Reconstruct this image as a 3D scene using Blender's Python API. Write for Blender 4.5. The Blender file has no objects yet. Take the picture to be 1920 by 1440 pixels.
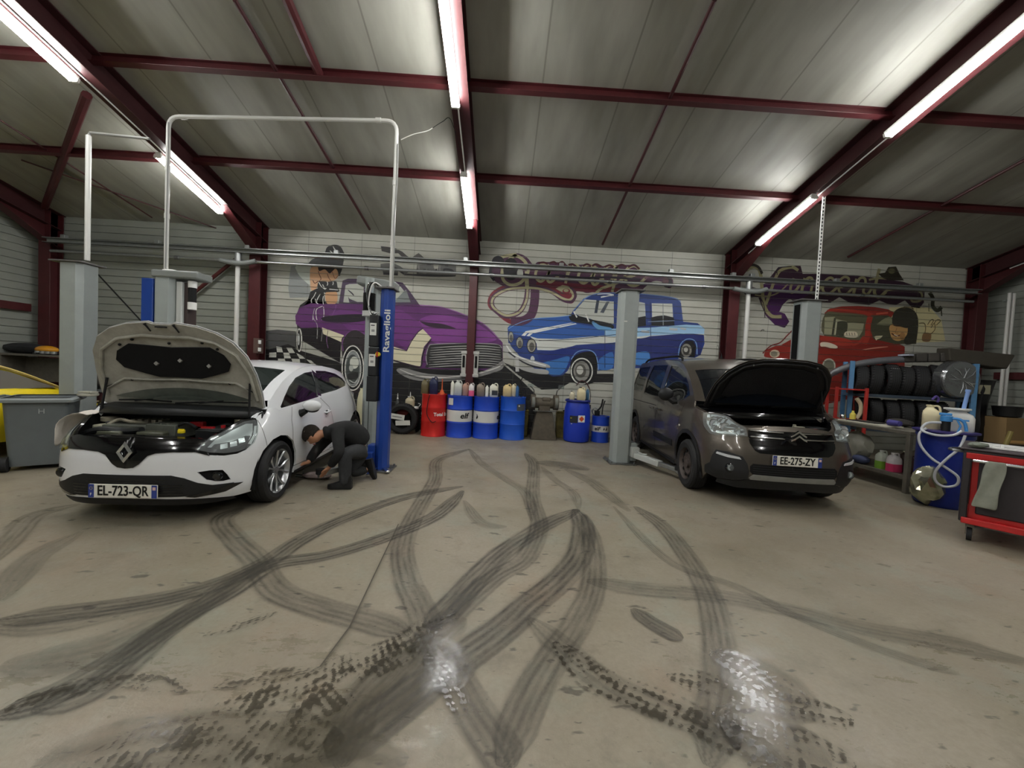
EXPOSURE=0.8; TUBE=70.0
import bpy, bmesh, math, random
from mathutils import Vector, Matrix, Euler
from mathutils.geometry import tessellate_polygon
random.seed(7)
PI=math.pi
C=bpy.context.scene.collection
SC=bpy.context.scene
# ------------------------------------------------------------------ camera and its pixel -> place helpers
FPX=735.0; CH=1.45; YAW=0.03; PITCH=-0.034; ROLL=0.048
def _basis():
    cy,sy=math.cos(YAW),math.sin(YAW); cp,sp=math.cos(PITCH),math.sin(PITCH)
    f=Vector((sy*cp,cy*cp,sp)); r0=Vector((cy,-sy,0)); u0=r0.cross(f)
    c,s=math.cos(ROLL),math.sin(ROLL)
    return c*r0+s*u0,-s*r0+c*u0,f
CR,CU,CF=_basis()
def ray(u,v): return CF+CR*((u-960)/FPX)+CU*((720-v)/FPX)
def atY(u,v,Y):
    d=ray(u,v); return Vector((0,0,CH))+d*(Y/d.y)
def atX(u,v,X):
    d=ray(u,v); return Vector((0,0,CH))+d*(X/d.x)
def atZ(u,v,Z=0.0):
    d=ray(u,v); return Vector((0,0,CH))+d*((Z-CH)/d.z)
WY=8.95; EZ=4.46; RK=.238
def ceilz(y): return EZ+RK*(WY-y)
def atC(u,v,drop=0.0):
    d=ray(u,v); t=(EZ-drop-.12+RK*WY-CH)/(d.z+RK*d.y); return Vector((0,0,CH))+d*t
cam=bpy.data.cameras.new('camera'); co=bpy.data.objects.new('camera',cam); C.objects.link(co)
cam.sensor_width=36; cam.lens=FPX/1920*36; cam.clip_start=.05; cam.clip_end=100
co.matrix_world=Matrix(((CR.x,CU.x,-CF.x,0),(CR.y,CU.y,-CF.y,0),(CR.z,CU.z,-CF.z,CH),(0,0,0,1)))
SC.camera=co
SC.view_settings.view_transform='Standard'; SC.view_settings.look='None'; SC.view_settings.gamma=1
SC.view_settings.use_curve_mapping=False; SC.view_settings.exposure=EXPOSURE if 'EXPOSURE' in globals() else 0.0
# ------------------------------------------------------------------ materials
MATS={}
def srgb(c):
    if isinstance(c,str):
        c=c.lstrip('#'); c=[int(c[i:i+2],16)/255 for i in (0,2,4)]
    return tuple((x/12.92 if x<=.04045 else ((x+.055)/1.055)**2.4) for x in c)+(1,)
def mat(name,col,rough=.5,metal=0,spec=.5,coat=0,var=0,vscale=6,bump=0,bscale=30,emit=0,trans=0,alpha=1,ior=1.45,col2=None,stretch=None,rvar=0):
    if name in MATS: return MATS[name]
    m=bpy.data.materials.new(name); m.use_nodes=True; nt=m.node_tree; b=nt.nodes['Principled BSDF']
    c=srgb(col); b.inputs['Base Color'].default_value=c; b.inputs['Roughness'].default_value=rough
    b.inputs['Metallic'].default_value=metal; b.inputs['Specular IOR Level'].default_value=spec
    b.inputs['Coat Weight'].default_value=coat; b.inputs['Coat Roughness'].default_value=.05
    b.inputs['Transmission Weight'].default_value=trans; b.inputs['Alpha'].default_value=alpha; b.inputs['IOR'].default_value=ior
    if emit:
        b.inputs['Emission Color'].default_value=c; b.inputs['Emission Strength'].default_value=emit
    if var or bump or rvar:
        tc=nt.nodes.new('ShaderNodeTexCoord'); mp=nt.nodes.new('ShaderNodeMapping')
        nt.links.new(tc.outputs['Object'],mp.inputs[0])
        if stretch: mp.inputs['Scale'].default_value=stretch
        if var:
            n=nt.nodes.new('ShaderNodeTexNoise'); n.inputs['Scale'].default_value=vscale; n.inputs['Detail'].default_value=6
            n.inputs['Roughness'].default_value=.65
            nt.links.new(mp.outputs[0],n.inputs[0])
            r=nt.nodes.new('ShaderNodeValToRGB'); r.color_ramp.elements[0].position=.3; r.color_ramp.elements[1].position=.7
            d=srgb(col2) if col2 else tuple(x*(1-var) for x in c[:3])+(1,)
            r.color_ramp.elements[0].color=d; r.color_ramp.elements[1].color=c
            nt.links.new(n.outputs['Fac'],r.inputs[0]); nt.links.new(r.outputs[0],b.inputs['Base Color'])
        if rvar:
            n3=nt.nodes.new('ShaderNodeTexNoise'); n3.inputs['Scale'].default_value=vscale*.7; n3.inputs['Detail'].default_value=4
            nt.links.new(mp.outputs[0],n3.inputs[0]); mr=nt.nodes.new('ShaderNodeMapRange')
            mr.inputs['From Min'].default_value=.35; mr.inputs['From Max'].default_value=.65
            mr.inputs['To Min'].default_value=max(.02,rough-rvar); mr.inputs['To Max'].default_value=min(1,rough+rvar)
            nt.links.new(n3.outputs['Fac'],mr.inputs['Value']); nt.links.new(mr.outputs[0],b.inputs['Roughness'])
        if bump:
            n2=nt.nodes.new('ShaderNodeTexNoise'); n2.inputs['Scale'].default_value=bscale; n2.inputs['Detail'].default_value=5
            nt.links.new(mp.outputs[0],n2.inputs[0])
            bp=nt.nodes.new('ShaderNodeBump'); bp.inputs['Strength'].default_value=bump; bp.inputs['Distance'].default_value=.01
            nt.links.new(n2.outputs['Fac'],bp.inputs['Height']); nt.links.new(bp.outputs[0],b.inputs['Normal'])
    MATS[name]=m; return m
# ------------------------------------------------------------------ mesh builder
class MB:
    def __init__(s): s.v=[]; s.f=[]; s.m=[]; s.mats=[]; s.xf=Matrix(); s.uv={}
    def mi(s,m):
        if m not in s.mats: s.mats.append(m)
        return s.mats.index(m)
    def add(s,vs,fs,m):
        k=len(s.v); i=s.mi(m)
        s.v+=[s.xf@Vector(v) for v in vs]
        s.f+=[tuple(k+j for j in f) for f in fs]; s.m+=[i]*len(fs); return s
    def box(s,c,d,m,rot=None):
        c=Vector(c); hx,hy,hz=d[0]/2,d[1]/2,d[2]/2
        vs=[Vector((x,y,z)) for x in(-hx,hx) for y in(-hy,hy) for z in(-hz,hz)]
        if rot is not None:
            R=rot if isinstance(rot,Matrix) else Euler(rot).to_matrix()
            vs=[R@v for v in vs]
        return s.add([c+v for v in vs],[(0,1,3,2),(4,6,7,5),(0,4,5,1),(2,3,7,6),(0,2,6,4),(1,5,7,3)],m)
    def b2(s,a,b,m):   # box by two corners
        return s.box([(a[i]+b[i])/2 for i in range(3)],[abs(a[i]-b[i]) for i in range(3)],m)
    def beam(s,p,q,w,h,m,up=(0,0,1)):   # box between two points
        p=Vector(p);q=Vector(q);d=(q-p);L=d.length;d.normalize();up=Vector(up)
        x=d.cross(up)
        if x.length<1e-4: x=d.cross(Vector((1,0,0)))
        x.normalize();u=x.cross(d)
        R=Matrix((x,d,u)).transposed()
        return s.box((p+q)/2,(w,L,h),m,R)
    def cyl(s,p,q,r,m,r2=None,n=16,cap=True):
        p=Vector(p);q=Vector(q);d=(q-p).normalized()
        x=d.orthogonal().normalized();y=d.cross(x); r2=r if r2 is None else r2
        vs=[];fs=[]
        for P,R in((p,r),(q,r2)):
            for i in range(n):
                a=2*PI*i/n; vs.append(P+(x*math.cos(a)+y*math.sin(a))*R)
        for i in range(n): fs.append((i,(i+1)%n,n+(i+1)%n,n+i))
        if cap: fs+= [tuple(range(n-1,-1,-1)),tuple(range(n,2*n))]
        return s.add(vs,fs,m)
    def lathe(s,prof,m,c=(0,0,0),axis='Z',n=24,closed=False,R=None,cap=True):
        # prof: list of (r, h)
        vs=[];fs=[];c=Vector(c)
        for r,h in prof:
            for i in range(n):
                a=2*PI*i/n
                v=Vector((r*math.cos(a),r*math.sin(a),h))
                if axis=='X': v=Vector((h,v.x,v.y))
                elif axis=='Y': v=Vector((v.y,h,v.x))
                if R is not None: v=R@v
                vs.append(c+v)
        k=len(prof); kk=k if closed else k-1
        for j in range(kk):
            a=j*n;b=((j+1)%k)*n
            for i in range(n): fs.append((a+i,a+(i+1)%n,b+(i+1)%n,b+i))
        if not closed and cap:
            if prof[0][0]>1e-5: fs.append(tuple(range(n-1,-1,-1)))
            if prof[-1][0]>1e-5: fs.append(tuple(range((k-1)*n,k*n)))
        return s.add(vs,fs,m)
    def tube(s,pts,r,m,n=8,closed=False,cap=True):
        pts=[Vector(p) for p in pts];N=len(pts);vs=[];fs=[];x=None
        rr=r if isinstance(r,(list,tuple)) else [r]*N
        for i,p in enumerate(pts):
            a=pts[(i-1)%N] if (closed or i>0) else p; b=pts[(i+1)%N] if (closed or i<N-1) else p
            d=(b-a)
            d=d.normalized() if d.length>1e-9 else Vector((0,0,1))
            if x is None: x=d.orthogonal().normalized()
            else:
                x=(x-d*x.dot(d)); x=x.normalized() if x.length>1e-6 else d.orthogonal().normalized()
            y=d.cross(x)
            for k in range(n):
                t=2*PI*k/n; vs.append(p+(x*math.cos(t)+y*math.sin(t))*rr[i])
        for i in range(N if closed else N-1):
            a=i*n;b=((i+1)%N)*n
            for k in range(n): fs.append((a+k,a+(k+1)%n,b+(k+1)%n,b+k))
        if cap and not closed: fs+=[tuple(range(n-1,-1,-1)),tuple(range((N-1)*n,N*n))]
        return s.add(vs,fs,m)
    def prism(s,poly,h0,h1,m,axis='Z'):   # polygon in 2D extruded along axis
        def P(a,b,h):
            return {'Z':(a,b,h),'Y':(a,h,b),'X':(h,a,b)}[axis]
        n=len(poly); vs=[P(a,b,h0) for a,b in poly]+[P(a,b,h1) for a,b in poly]
        tr=tessellate_polygon([[Vector((a,b,0)) for a,b in poly]])
        fs=[t for t in tr]+[tuple(n+i for i in reversed(t)) for t in tr]
        fs+=[(i,(i+1)%n,n+(i+1)%n,n+i) for i in range(n)]
        return s.add(vs,fs,m)
    def grid(s,rows,m,closeu=False):
        n=len(rows[0]);vs=[p for r in rows for p in r];fs=[]
        for j in range(len(rows)-1):
            for i in range(n if closeu else n-1):
                fs.append((j*n+i,j*n+(i+1)%n,(j+1)*n+(i+1)%n,(j+1)*n+i))
        return s.add(vs,fs,m)
    def sphere(s,c,r,m,n=12,sc=(1,1,1),half=False):
        prof=[]; k=n//2
        for j in range(k+1):
            a=-PI/2+PI*j/k
            if half and a<0: continue
            prof.append((max(1e-6,math.cos(a))*r,math.sin(a)*r))
        vs=[];c=Vector(c)
        vv=[];ff=[]
        for q,h in prof:
            for i in range(n):
                t=2*PI*i/n; vv.append(c+Vector((q*math.cos(t)*sc[0],q*math.sin(t)*sc[1],h*sc[2])))
        for j in range(len(prof)-1):
            for i in range(n): ff.append((j*n+i,j*n+(i+1)%n,(j+1)*n+(i+1)%n,(j+1)*n+i))
        return s.add(vv,ff,m)
    def build(s,name,parent=None,smooth=True,ang=35,bevel=0,seg=2,subsurf=0,solid=0,loc=None,weld=0,fix=True):
        me=bpy.data.meshes.new(name); me.from_pydata([tuple(v) for v in s.v],[],s.f)
        for m in s.mats: me.materials.append(m)
        me.polygons.foreach_set('material_index',s.m)
        if weld or fix:
            bm=bmesh.new(); bm.from_mesh(me)
            if weld: bmesh.ops.remove_doubles(bm,verts=bm.verts,dist=weld)
            if fix: bmesh.ops.recalc_face_normals(bm,faces=bm.faces)
            bm.to_mesh(me); bm.free()
        if smooth:
            me.polygons.foreach_set('use_smooth',[True]*len(me.polygons))
            me.set_sharp_from_angle(angle=math.radians(ang))
        o=bpy.data.objects.new(name,me); C.objects.link(o)
        if parent is not None: o.parent=parent
        if loc is not None: o.location=loc
        if solid:
            d=o.modifiers.new('solid','SOLIDIFY'); d.thickness=solid; d.offset=-1
        if bevel:
            d=o.modifiers.new('bevel','BEVEL'); d.width=bevel; d.segments=seg; d.limit_method='ANGLE'; d.angle_limit=math.radians(40)
        if subsurf:
            d=o.modifiers.new('sub','SUBSURF'); d.levels=subsurf; d.render_levels=subsurf
        return o
def tag(o,label=None,cat=None,group=None,kind=None):
    if label: o['label']=label
    if cat: o['category']=cat
    if group: o['group']=group
    if kind: o['kind']=kind
    return o
def empty(name,loc=(0,0,0),rz=0,label=None,cat=None,group=None,kind=None):
    o=bpy.data.objects.new(name,None); C.objects.link(o); o.location=loc; o.rotation_euler=(0,0,rz); o.empty_display_size=.1
    return tag(o,label,cat,group,kind)
def dup(root,loc=None,rz=None,label=None,group=None,parent=None):
    r=root.copy(); C.objects.link(r)
    if loc is not None: r.location=loc
    if rz is not None: r.rotation_euler=(0,0,rz)
    if label: r['label']=label
    if group: r['group']=group
    for ch in list(root.children):
        c=ch.copy(); C.objects.link(c); c.parent=r
        for g in list(ch.children):
            d=g.copy(); C.objects.link(d); d.parent=c
    return r
def catmull(pts,k=6,closed=False):
    pts=[Vector(p) for p in pts];N=len(pts);out=[]
    if N<3: return pts
    for i in range(N if closed else N-1):
        if closed: a,b,c,d=pts[i-1],pts[i],pts[(i+1)%N],pts[(i+2)%N]
        else: a,b,c,d=pts[max(i-1,0)],pts[i],pts[i+1],pts[min(i+2,N-1)]
        for j in range(k):
            t=j/k
            out.append(.5*((2*b)+(c-a)*t+(2*a-5*b+4*c-d)*t*t+(3*b-a-3*c+d)*t**3))
    if not closed: out.append(pts[-1])
    return out
def text_mesh(txt,size,m,depth=.002,xs=1,bold=0):
    cu=bpy.data.curves.new('lettering','FONT'); cu.body=txt; cu.size=size; cu.extrude=depth/2; cu.offset=bold
    cu.align_x='CENTER'; cu.align_y='CENTER'; cu.resolution_u=3
    o=bpy.data.objects.new('lettering',cu); C.objects.link(o)
    dg=bpy.context.evaluated_depsgraph_get(); me=bpy.data.meshes.new_from_object(o.evaluated_get(dg))
    vs=[Vector((v.co.x*xs,v.co.y,v.co.z)) for v in me.vertices]; fs=[tuple(p.vertices) for p in me.polygons]
    bpy.data.objects.remove(o); bpy.data.meshes.remove(me)
    return vs,fs
# ------------------------------------------------------------------ shared materials
M_red=mat('maroon steel paint','#4d1e21',.45,spec=.5,var=.25,vscale=5)
M_redd=mat('dark maroon steel','#432022',.5,var=.2)
M_gal=mat('galvanised steel','#a9acab',.35,metal=.8,var=.2,vscale=20)
M_white=mat('white enamel','#e8e8e4',.35)
M_black=mat('black plastic','#121314',.42)
M_blk2=mat('matte black','#0b0b0c',.8)
M_rub=mat('tyre rubber','#1b1b1c',.72,bump=.15,bscale=60)
M_grey=mat('post grey paint','#8f9694',.4,var=.12,vscale=4)
M_steel=mat('bare steel','#8b8d8e',.3,metal=.9,rvar=.12)
M_chrome=mat('chrome','#d9dcdf',.12,metal=1)
M_glassd=mat('dark car glass','#0c1011',.05,spec=.8)
M_tube=mat('tube light glow','#f6f6f4',emit=TUBE if 'TUBE' in globals() else 20)
# ================================================================== building shell
XL,XR=-10.1,11.35; YB=-7.0
M_ceil=bpy.data.materials.new('roof liner panels')
def ceiling_mat():
    m=M_ceil; m.use_nodes=True; nt=m.node_tree; b=nt.nodes['Principled BSDF']; b.inputs['Roughness'].default_value=.55
    tc=nt.nodes.new('ShaderNodeTexCoord'); sx=nt.nodes.new('ShaderNodeSeparateXYZ'); nt.links.new(tc.outputs['Object'],sx.inputs[0])
    def M(op,a,b_=None,c=None):
        n=nt.nodes.new('ShaderNodeMath'); n.operation=op
        for i,q in enumerate((a,b_,c)):
            if q is None: continue
            if isinstance(q,(int,float)): n.inputs[i].default_value=q
            else: nt.links.new(q,n.inputs[i])
        return n.outputs[0]
    fr=M('FRACT',M('DIVIDE',M('ADD',sx.outputs['X'],20.3),1.06))
    seam=M('LESS_THAN',M('ABSOLUTE',M('SUBTRACT',fr,.5)),.010)
    n=nt.nodes.new('ShaderNodeTexNoise'); n.inputs['Scale'].default_value=1.6; n.inputs['Detail'].default_value=7
    mp=nt.nodes.new('ShaderNodeMapping'); mp.inputs['Scale'].default_value=(2.2,.5,1); nt.links.new(tc.outputs['Object'],mp.inputs[0]); nt.links.new(mp.outputs[0],n.inputs[0])
    r=nt.nodes.new('ShaderNodeValToRGB'); r.color_ramp.elements[0].position=.3; r.color_ramp.elements[1].position=.7
    r.color_ramp.elements[0].color=srgb('#84837a'); r.color_ramp.elements[1].color=srgb('#9e9d94')
    nt.links.new(n.outputs['Fac'],r.inputs[0])
    mx=nt.nodes.new('ShaderNodeMix'); mx.data_type='RGBA'; nt.links.new(M('MULTIPLY',seam,.45),mx.inputs['Factor'])
    nt.links.new(r.outputs[0],mx.inputs['A']); mx.inputs['B'].default_value=srgb('#4c4a44')
    nt.links.new(mx.outputs['Result'],b.inputs['Base Color'])
ceiling_mat()
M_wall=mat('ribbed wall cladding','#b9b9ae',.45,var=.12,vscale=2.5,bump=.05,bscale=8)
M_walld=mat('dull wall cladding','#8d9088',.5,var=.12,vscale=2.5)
M_seam=mat('cladding seam shadow gap','#5e5f5a',.7)
mb=MB()   # roof: slopes up from the back wall to a ridge above the camera, then on
RY=0.4; RZ=ceilz(RY)
mb.grid([[(XL-.3,WY+.2,ceilz(WY+.2)),(XR+.3,WY+.2,ceilz(WY+.2))],[(XL-.3,RY,RZ),(XR+.3,RY,RZ)],[(XL-.3,YB,RZ-RK*(RY-YB)),(XR+.3,YB,RZ-RK*(RY-YB))]],M_ceil)
tag(mb.build('ceiling',smooth=False,solid=-.12,fix=False),kind='structure')
# ribbed cladding: horizontal cassettes 155 mm high with a groove between them
PITCHZ=.155; GR=.014; GD=.022
def rib_wall(name,segs,axis,pos,z1,kind='structure',out=-1):
    """segs: list of (a0,a1,material); axis 'X' = wall along X at y=pos; 'Y' = along Y at x=pos. out = sign of depth away from the room"""
    mb=MB()
    for a0,a1,m in segs:
        prof=[];z=0;k=0
        zt=z1 if not callable(z1) else None
        H_=zt if zt else max(z1(a0),z1(a1))
        z=0
        while z<H_:
            prof+=[(0,z+GR),(0,min(z+PITCHZ-.002,H_)),(GD,min(z+PITCHZ,H_)),(GD,min(z+PITCHZ+GR,H_+.01))]; z+=PITCHZ
        rows=[]
        for d,zz in prof:
            if axis=='X': rows.append([(a0,pos+d*(-out),zz),(a1,pos+d*(-out),zz)])
            else: rows.append([(pos+d*(-out),a0,min(zz,z1(a0)) if callable(z1) else zz),(pos+d*(-out),a1,min(zz,z1(a1)) if callable(z1) else zz)])
        mb.grid(rows,m)
    return mb
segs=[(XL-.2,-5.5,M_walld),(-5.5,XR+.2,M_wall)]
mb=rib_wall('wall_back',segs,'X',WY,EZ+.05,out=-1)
x=-5.5+1.1
while x<XR:
    mb.b2((x-.003,WY-.0008,.02),(x+.003,WY+.003,EZ),M_seam); x+=1.17
mb.b2((XL-.3,WY+.03,-.1),(XR+.3,WY+.15,EZ+.15),M_walld)
tag(mb.build('wall_back',smooth=False,fix=False),kind='structure')
zc=lambda y: (ceilz(y) if y>RY else RZ-RK*(RY-y))+.1
def side(name,X,o):
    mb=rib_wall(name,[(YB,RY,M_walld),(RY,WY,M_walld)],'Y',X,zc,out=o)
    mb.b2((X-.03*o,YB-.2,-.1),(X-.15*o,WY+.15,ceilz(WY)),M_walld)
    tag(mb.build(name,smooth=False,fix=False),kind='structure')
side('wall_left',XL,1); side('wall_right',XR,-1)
mb=MB(); mb.b2((XL-.3,YB-.2,-.1),(XR+.3,YB,RZ),M_walld); tag(mb.build('wall_front',smooth=False),kind='structure')
# eave trim along the wall top
mb=MB(); mb.b2((XL,WY-.10,EZ-.10),(XR,WY+.01,EZ+.03),mat('grey eave flashing','#7b7c76',.5)); tag(mb.build('trim_1',bevel=.01),kind='structure')
# ------------------------------------------------------------------ steel frame
COLX=[-9.75,-5.38,-.69,5.12,10.85]
def ibeam(mb,p,q,w,h,m,tf=.014,tw=.012,up=(0,0,1)):
    p=Vector(p);q=Vector(q);d=(q-p).normalized(); x=d.cross(Vector(up)).normalized(); u=x.cross(d)
    mb.beam(p+u*(h/2-tf/2),q+u*(h/2-tf/2),w,tf,m,up); mb.beam(p-u*(h/2-tf/2),q-u*(h/2-tf/2),w,tf,m,up); mb.beam(p,q,tw,h-2*tf,m,up)
names=['by the left rear corner of the hall','left of the purple car mural','between the purple and the blue car murals','right of the blue car mural','by the right rear corner of the hall']
for i,x in enumerate(COLX):
    mb=MB(); cw,ch=(.17 if i==2 else .24),.26
    ibeam(mb,(x,WY-.02-ch/2-.02,0),(x,WY-.02-ch/2-.02,EZ-.1),cw,ch,M_red,up=(0,1,0))
    mb.box((x,WY-.17,.01),(.34,.34,.02),M_red)
    o=mb.build('steel_column',bevel=.003,seg=1); tag(o,'maroon steel wall column '+names[i],'column','maroon wall columns')
    mb=MB(); rh=.34
    y0=WY-.03; y1=RY
    dz=rh/2+.13
    ibeam(mb,(x,y0,ceilz(y0)-dz),(x,y1,ceilz(y1)-dz),.24,rh,M_redd)
    # haunch at the eave
    a=[(y0,ceilz(y0)-dz-rh/2),(y0,ceilz(y0)-dz-rh/2-.42),(y0-1.3,ceilz(y0-1.3)-dz-rh/2)]
    mb.prism([(p[0],p[1]) for p in a],x-.006,x+.006,M_red,'X')
    mb.beam((x,y0,a[1][1]),(x,a[2][0],a[2][1]),.20,.014,M_red)
    ibeam(mb,(x,y1,ceilz(y1)-dz),(x,YB,zc(YB)-.1-dz),.20,rh,M_redd)
    o=mb.build('roof_rafter',bevel=.002,seg=1)
    cm=MB(); cm.cyl((x-.03,8.2,ceilz(8.2)-.483),(x-.03,y1+1,ceilz(y1+1)-.483),.010,M_white,n=8); cm.build('conduit',o)
    tag(o,'maroon sloping roof rafter above the wall column '+names[i],'beam','maroon roof rafters')
# purlins, one per bay line
pn=['nearest the camera end of the roof','second from the back wall, above the white conduit arch','closest to the back wall, just behind the rear tube lights']
for k,(yy) in enumerate((5.27,6.92)):
    mb=MB(); z=ceilz(yy)-.12-.065
    s=math.atan(RK)
    ibeam(mb,(XL,yy,z),(XR,yy,z),.08,.13,M_red,tf=.009,tw=.008,up=(0,RK,1))
    tag(mb.build('roof_purlin',bevel=.002,seg=1),'long maroon purlin across the ceiling, '+('the upper one in the photo' if k==0 else 'the lower one, nearer the mural wall'),'beam','maroon roof purlins')
for yy in (3.6,1.9,.3,-1.6,-3.4,-5.2):
    mb=MB(); z=zc(yy)-.1-.22
    ibeam(mb,(XL,yy,z),(XR,yy,z),.08,.13,M_red,tf=.009,tw=.008,up=(0,RK if yy>RY else -RK,1))
    tag(mb.build('roof_purlin',bevel=.002,seg=1),'maroon purlin further up the roof, above and behind the camera','beam','maroon purlins out of view')
# thin tie rods running up the slope between the purlins
def rod(name,p,q,r,m,label,cat='rod'):
    mb=MB(); mb.cyl(p,q,r,m,n=8); return tag(mb.build(name),label,cat)
for (a,b,l) in (((440,0),(693,430),'thin dark tie rod up the ceiling left of the centre rafter'),((1340,0),(1130,458),'thin dark tie rod up the ceiling right of the centre rafter'),((1925,298),(1590,482),'thin dark tie rod up the ceiling right of the right rafter')):
    rod('tie_rod',atC(*a,drop=.05),atC(*b,drop=.05),.026,M_redd,l)
# diagonal braces
rod('roof_brace',atC(530,-20,drop=.06),atC(598,138,drop=.06),.058,M_red,'maroon tube brace meeting the upper purlin left of centre')
rod('roof_brace',atC(163,178,drop=.08),atC(84,388,drop=.08),.058,M_red,'maroon tube brace from the left rafter down to the dark corner')
rod('roof_brace',atC(-5,222,drop=.06),atC(285,408,drop=.06),.014,M_redd,'thin diagonal bracing rod crossing the far left ceiling bay')
rod('roof_brace',atC(40,300,drop=.06),atC(440,440,drop=.06),.014,M_redd,'lower thin diagonal bracing rod in the far left ceiling bay')
# wall bracing in the left bay + side girts
rod('diagonal_brace',atY(175,505,8.75),atY(300,640,8.75),.014,M_blk2,'thin dark diagonal rod on the back wall of the left bay')
rod('diagonal_brace',atY(350,560,8.82),atY(447,482,8.82),.04,M_red,'maroon tube brace rising to the column left of the purple mural')
mb=MB(); mb.beam((XL+.06,WY-.3,2.29),(XL+.06,YB,2.29),.08,.16,M_red); tag(mb.build('side_girt',bevel=.004),'maroon horizontal girt along the left side wall','beam')
mb=MB(); mb.beam((XR-.06,WY-.3,1.86),(XR-.06,YB,1.86),.08,.16,M_red); tag(mb.build('side_girt',bevel=.004),'maroon horizontal girt along the right side wall behind the tyre rack','beam')
# ------------------------------------------------------------------ tube lights under the rafters
M_hous=mat('light housing','#d8d8d2',.4)
def lamp(p,q,label,twin=0):
    p=Vector(p);q=Vector(q);m=(p+q)/2; L=(q-p).length; d=(q-p).normalized()
    t=empty('tube_light',m,0,label,'ceiling light','tube lights along the rafters')
    x=d.cross(Vector((0,0,1))).normalized(); u=x.cross(d)
    def bx(name,off,w,h,mm,ln): 
        b=MB(); b.beam(-d*ln/2+off,d*ln/2+off,w,h,mm,(0,0,1)); return b.build(name,t,bevel=.004)
    bx('housing',u*.042,.085,.045,M_hous,L)
    for s in (-1,1):
        b=MB(); b.cyl(-d*(L/2-.02)+x*.032*s-u*.006,d*(L/2-.02)+x*.032*s-u*.006,.019,M_tube,n=12); b.build('tube',t)
    for s in (-1,1):
        b=MB(); b.box(d*(L/2-.01)*s+u*.004,(.11,.03,.06),M_hous,Matrix((x,d,u)).transposed()); b.build('end_cap',t,bevel=.004)
    for s in(-1,1):
        mb=MB(); mb.cyl(d*L*.3*s+u*.05,d*L*.3*s+u*.085,.008,M_gal,n=6); mb.build('bracket',t)
LD=.545
def lampC(x,ya,yb,label): lamp((x,ya,ceilz(ya)-LD),(x,yb,ceilz(yb)-LD),label)
LX=[(-5.5,'left rafter'),(-.74,'centre rafter'),(5.0,'right rafter')]
for x,n in LX:
    lampC(x,7.78,6.38,'lit twin tube light under the '+n+', the one nearer the mural wall')
    lampC(x,5.2,3.72,'lit twin tube light under the '+n+', the one nearer the camera')
    lampC(x,2.5,1.1,'lit twin tube light under the '+n+', above the camera and out of view')
for x in (-5.5,-.74,5.0):
    for y in (-1.5,-4.2): 
        z=zc(y)-.1-LD; lamp((x,y+.75,zc(y+.75)-.1-LD),(x,y-.75,zc(y-.75)-.1-LD),'lit twin tube light behind the camera, out of view')
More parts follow.
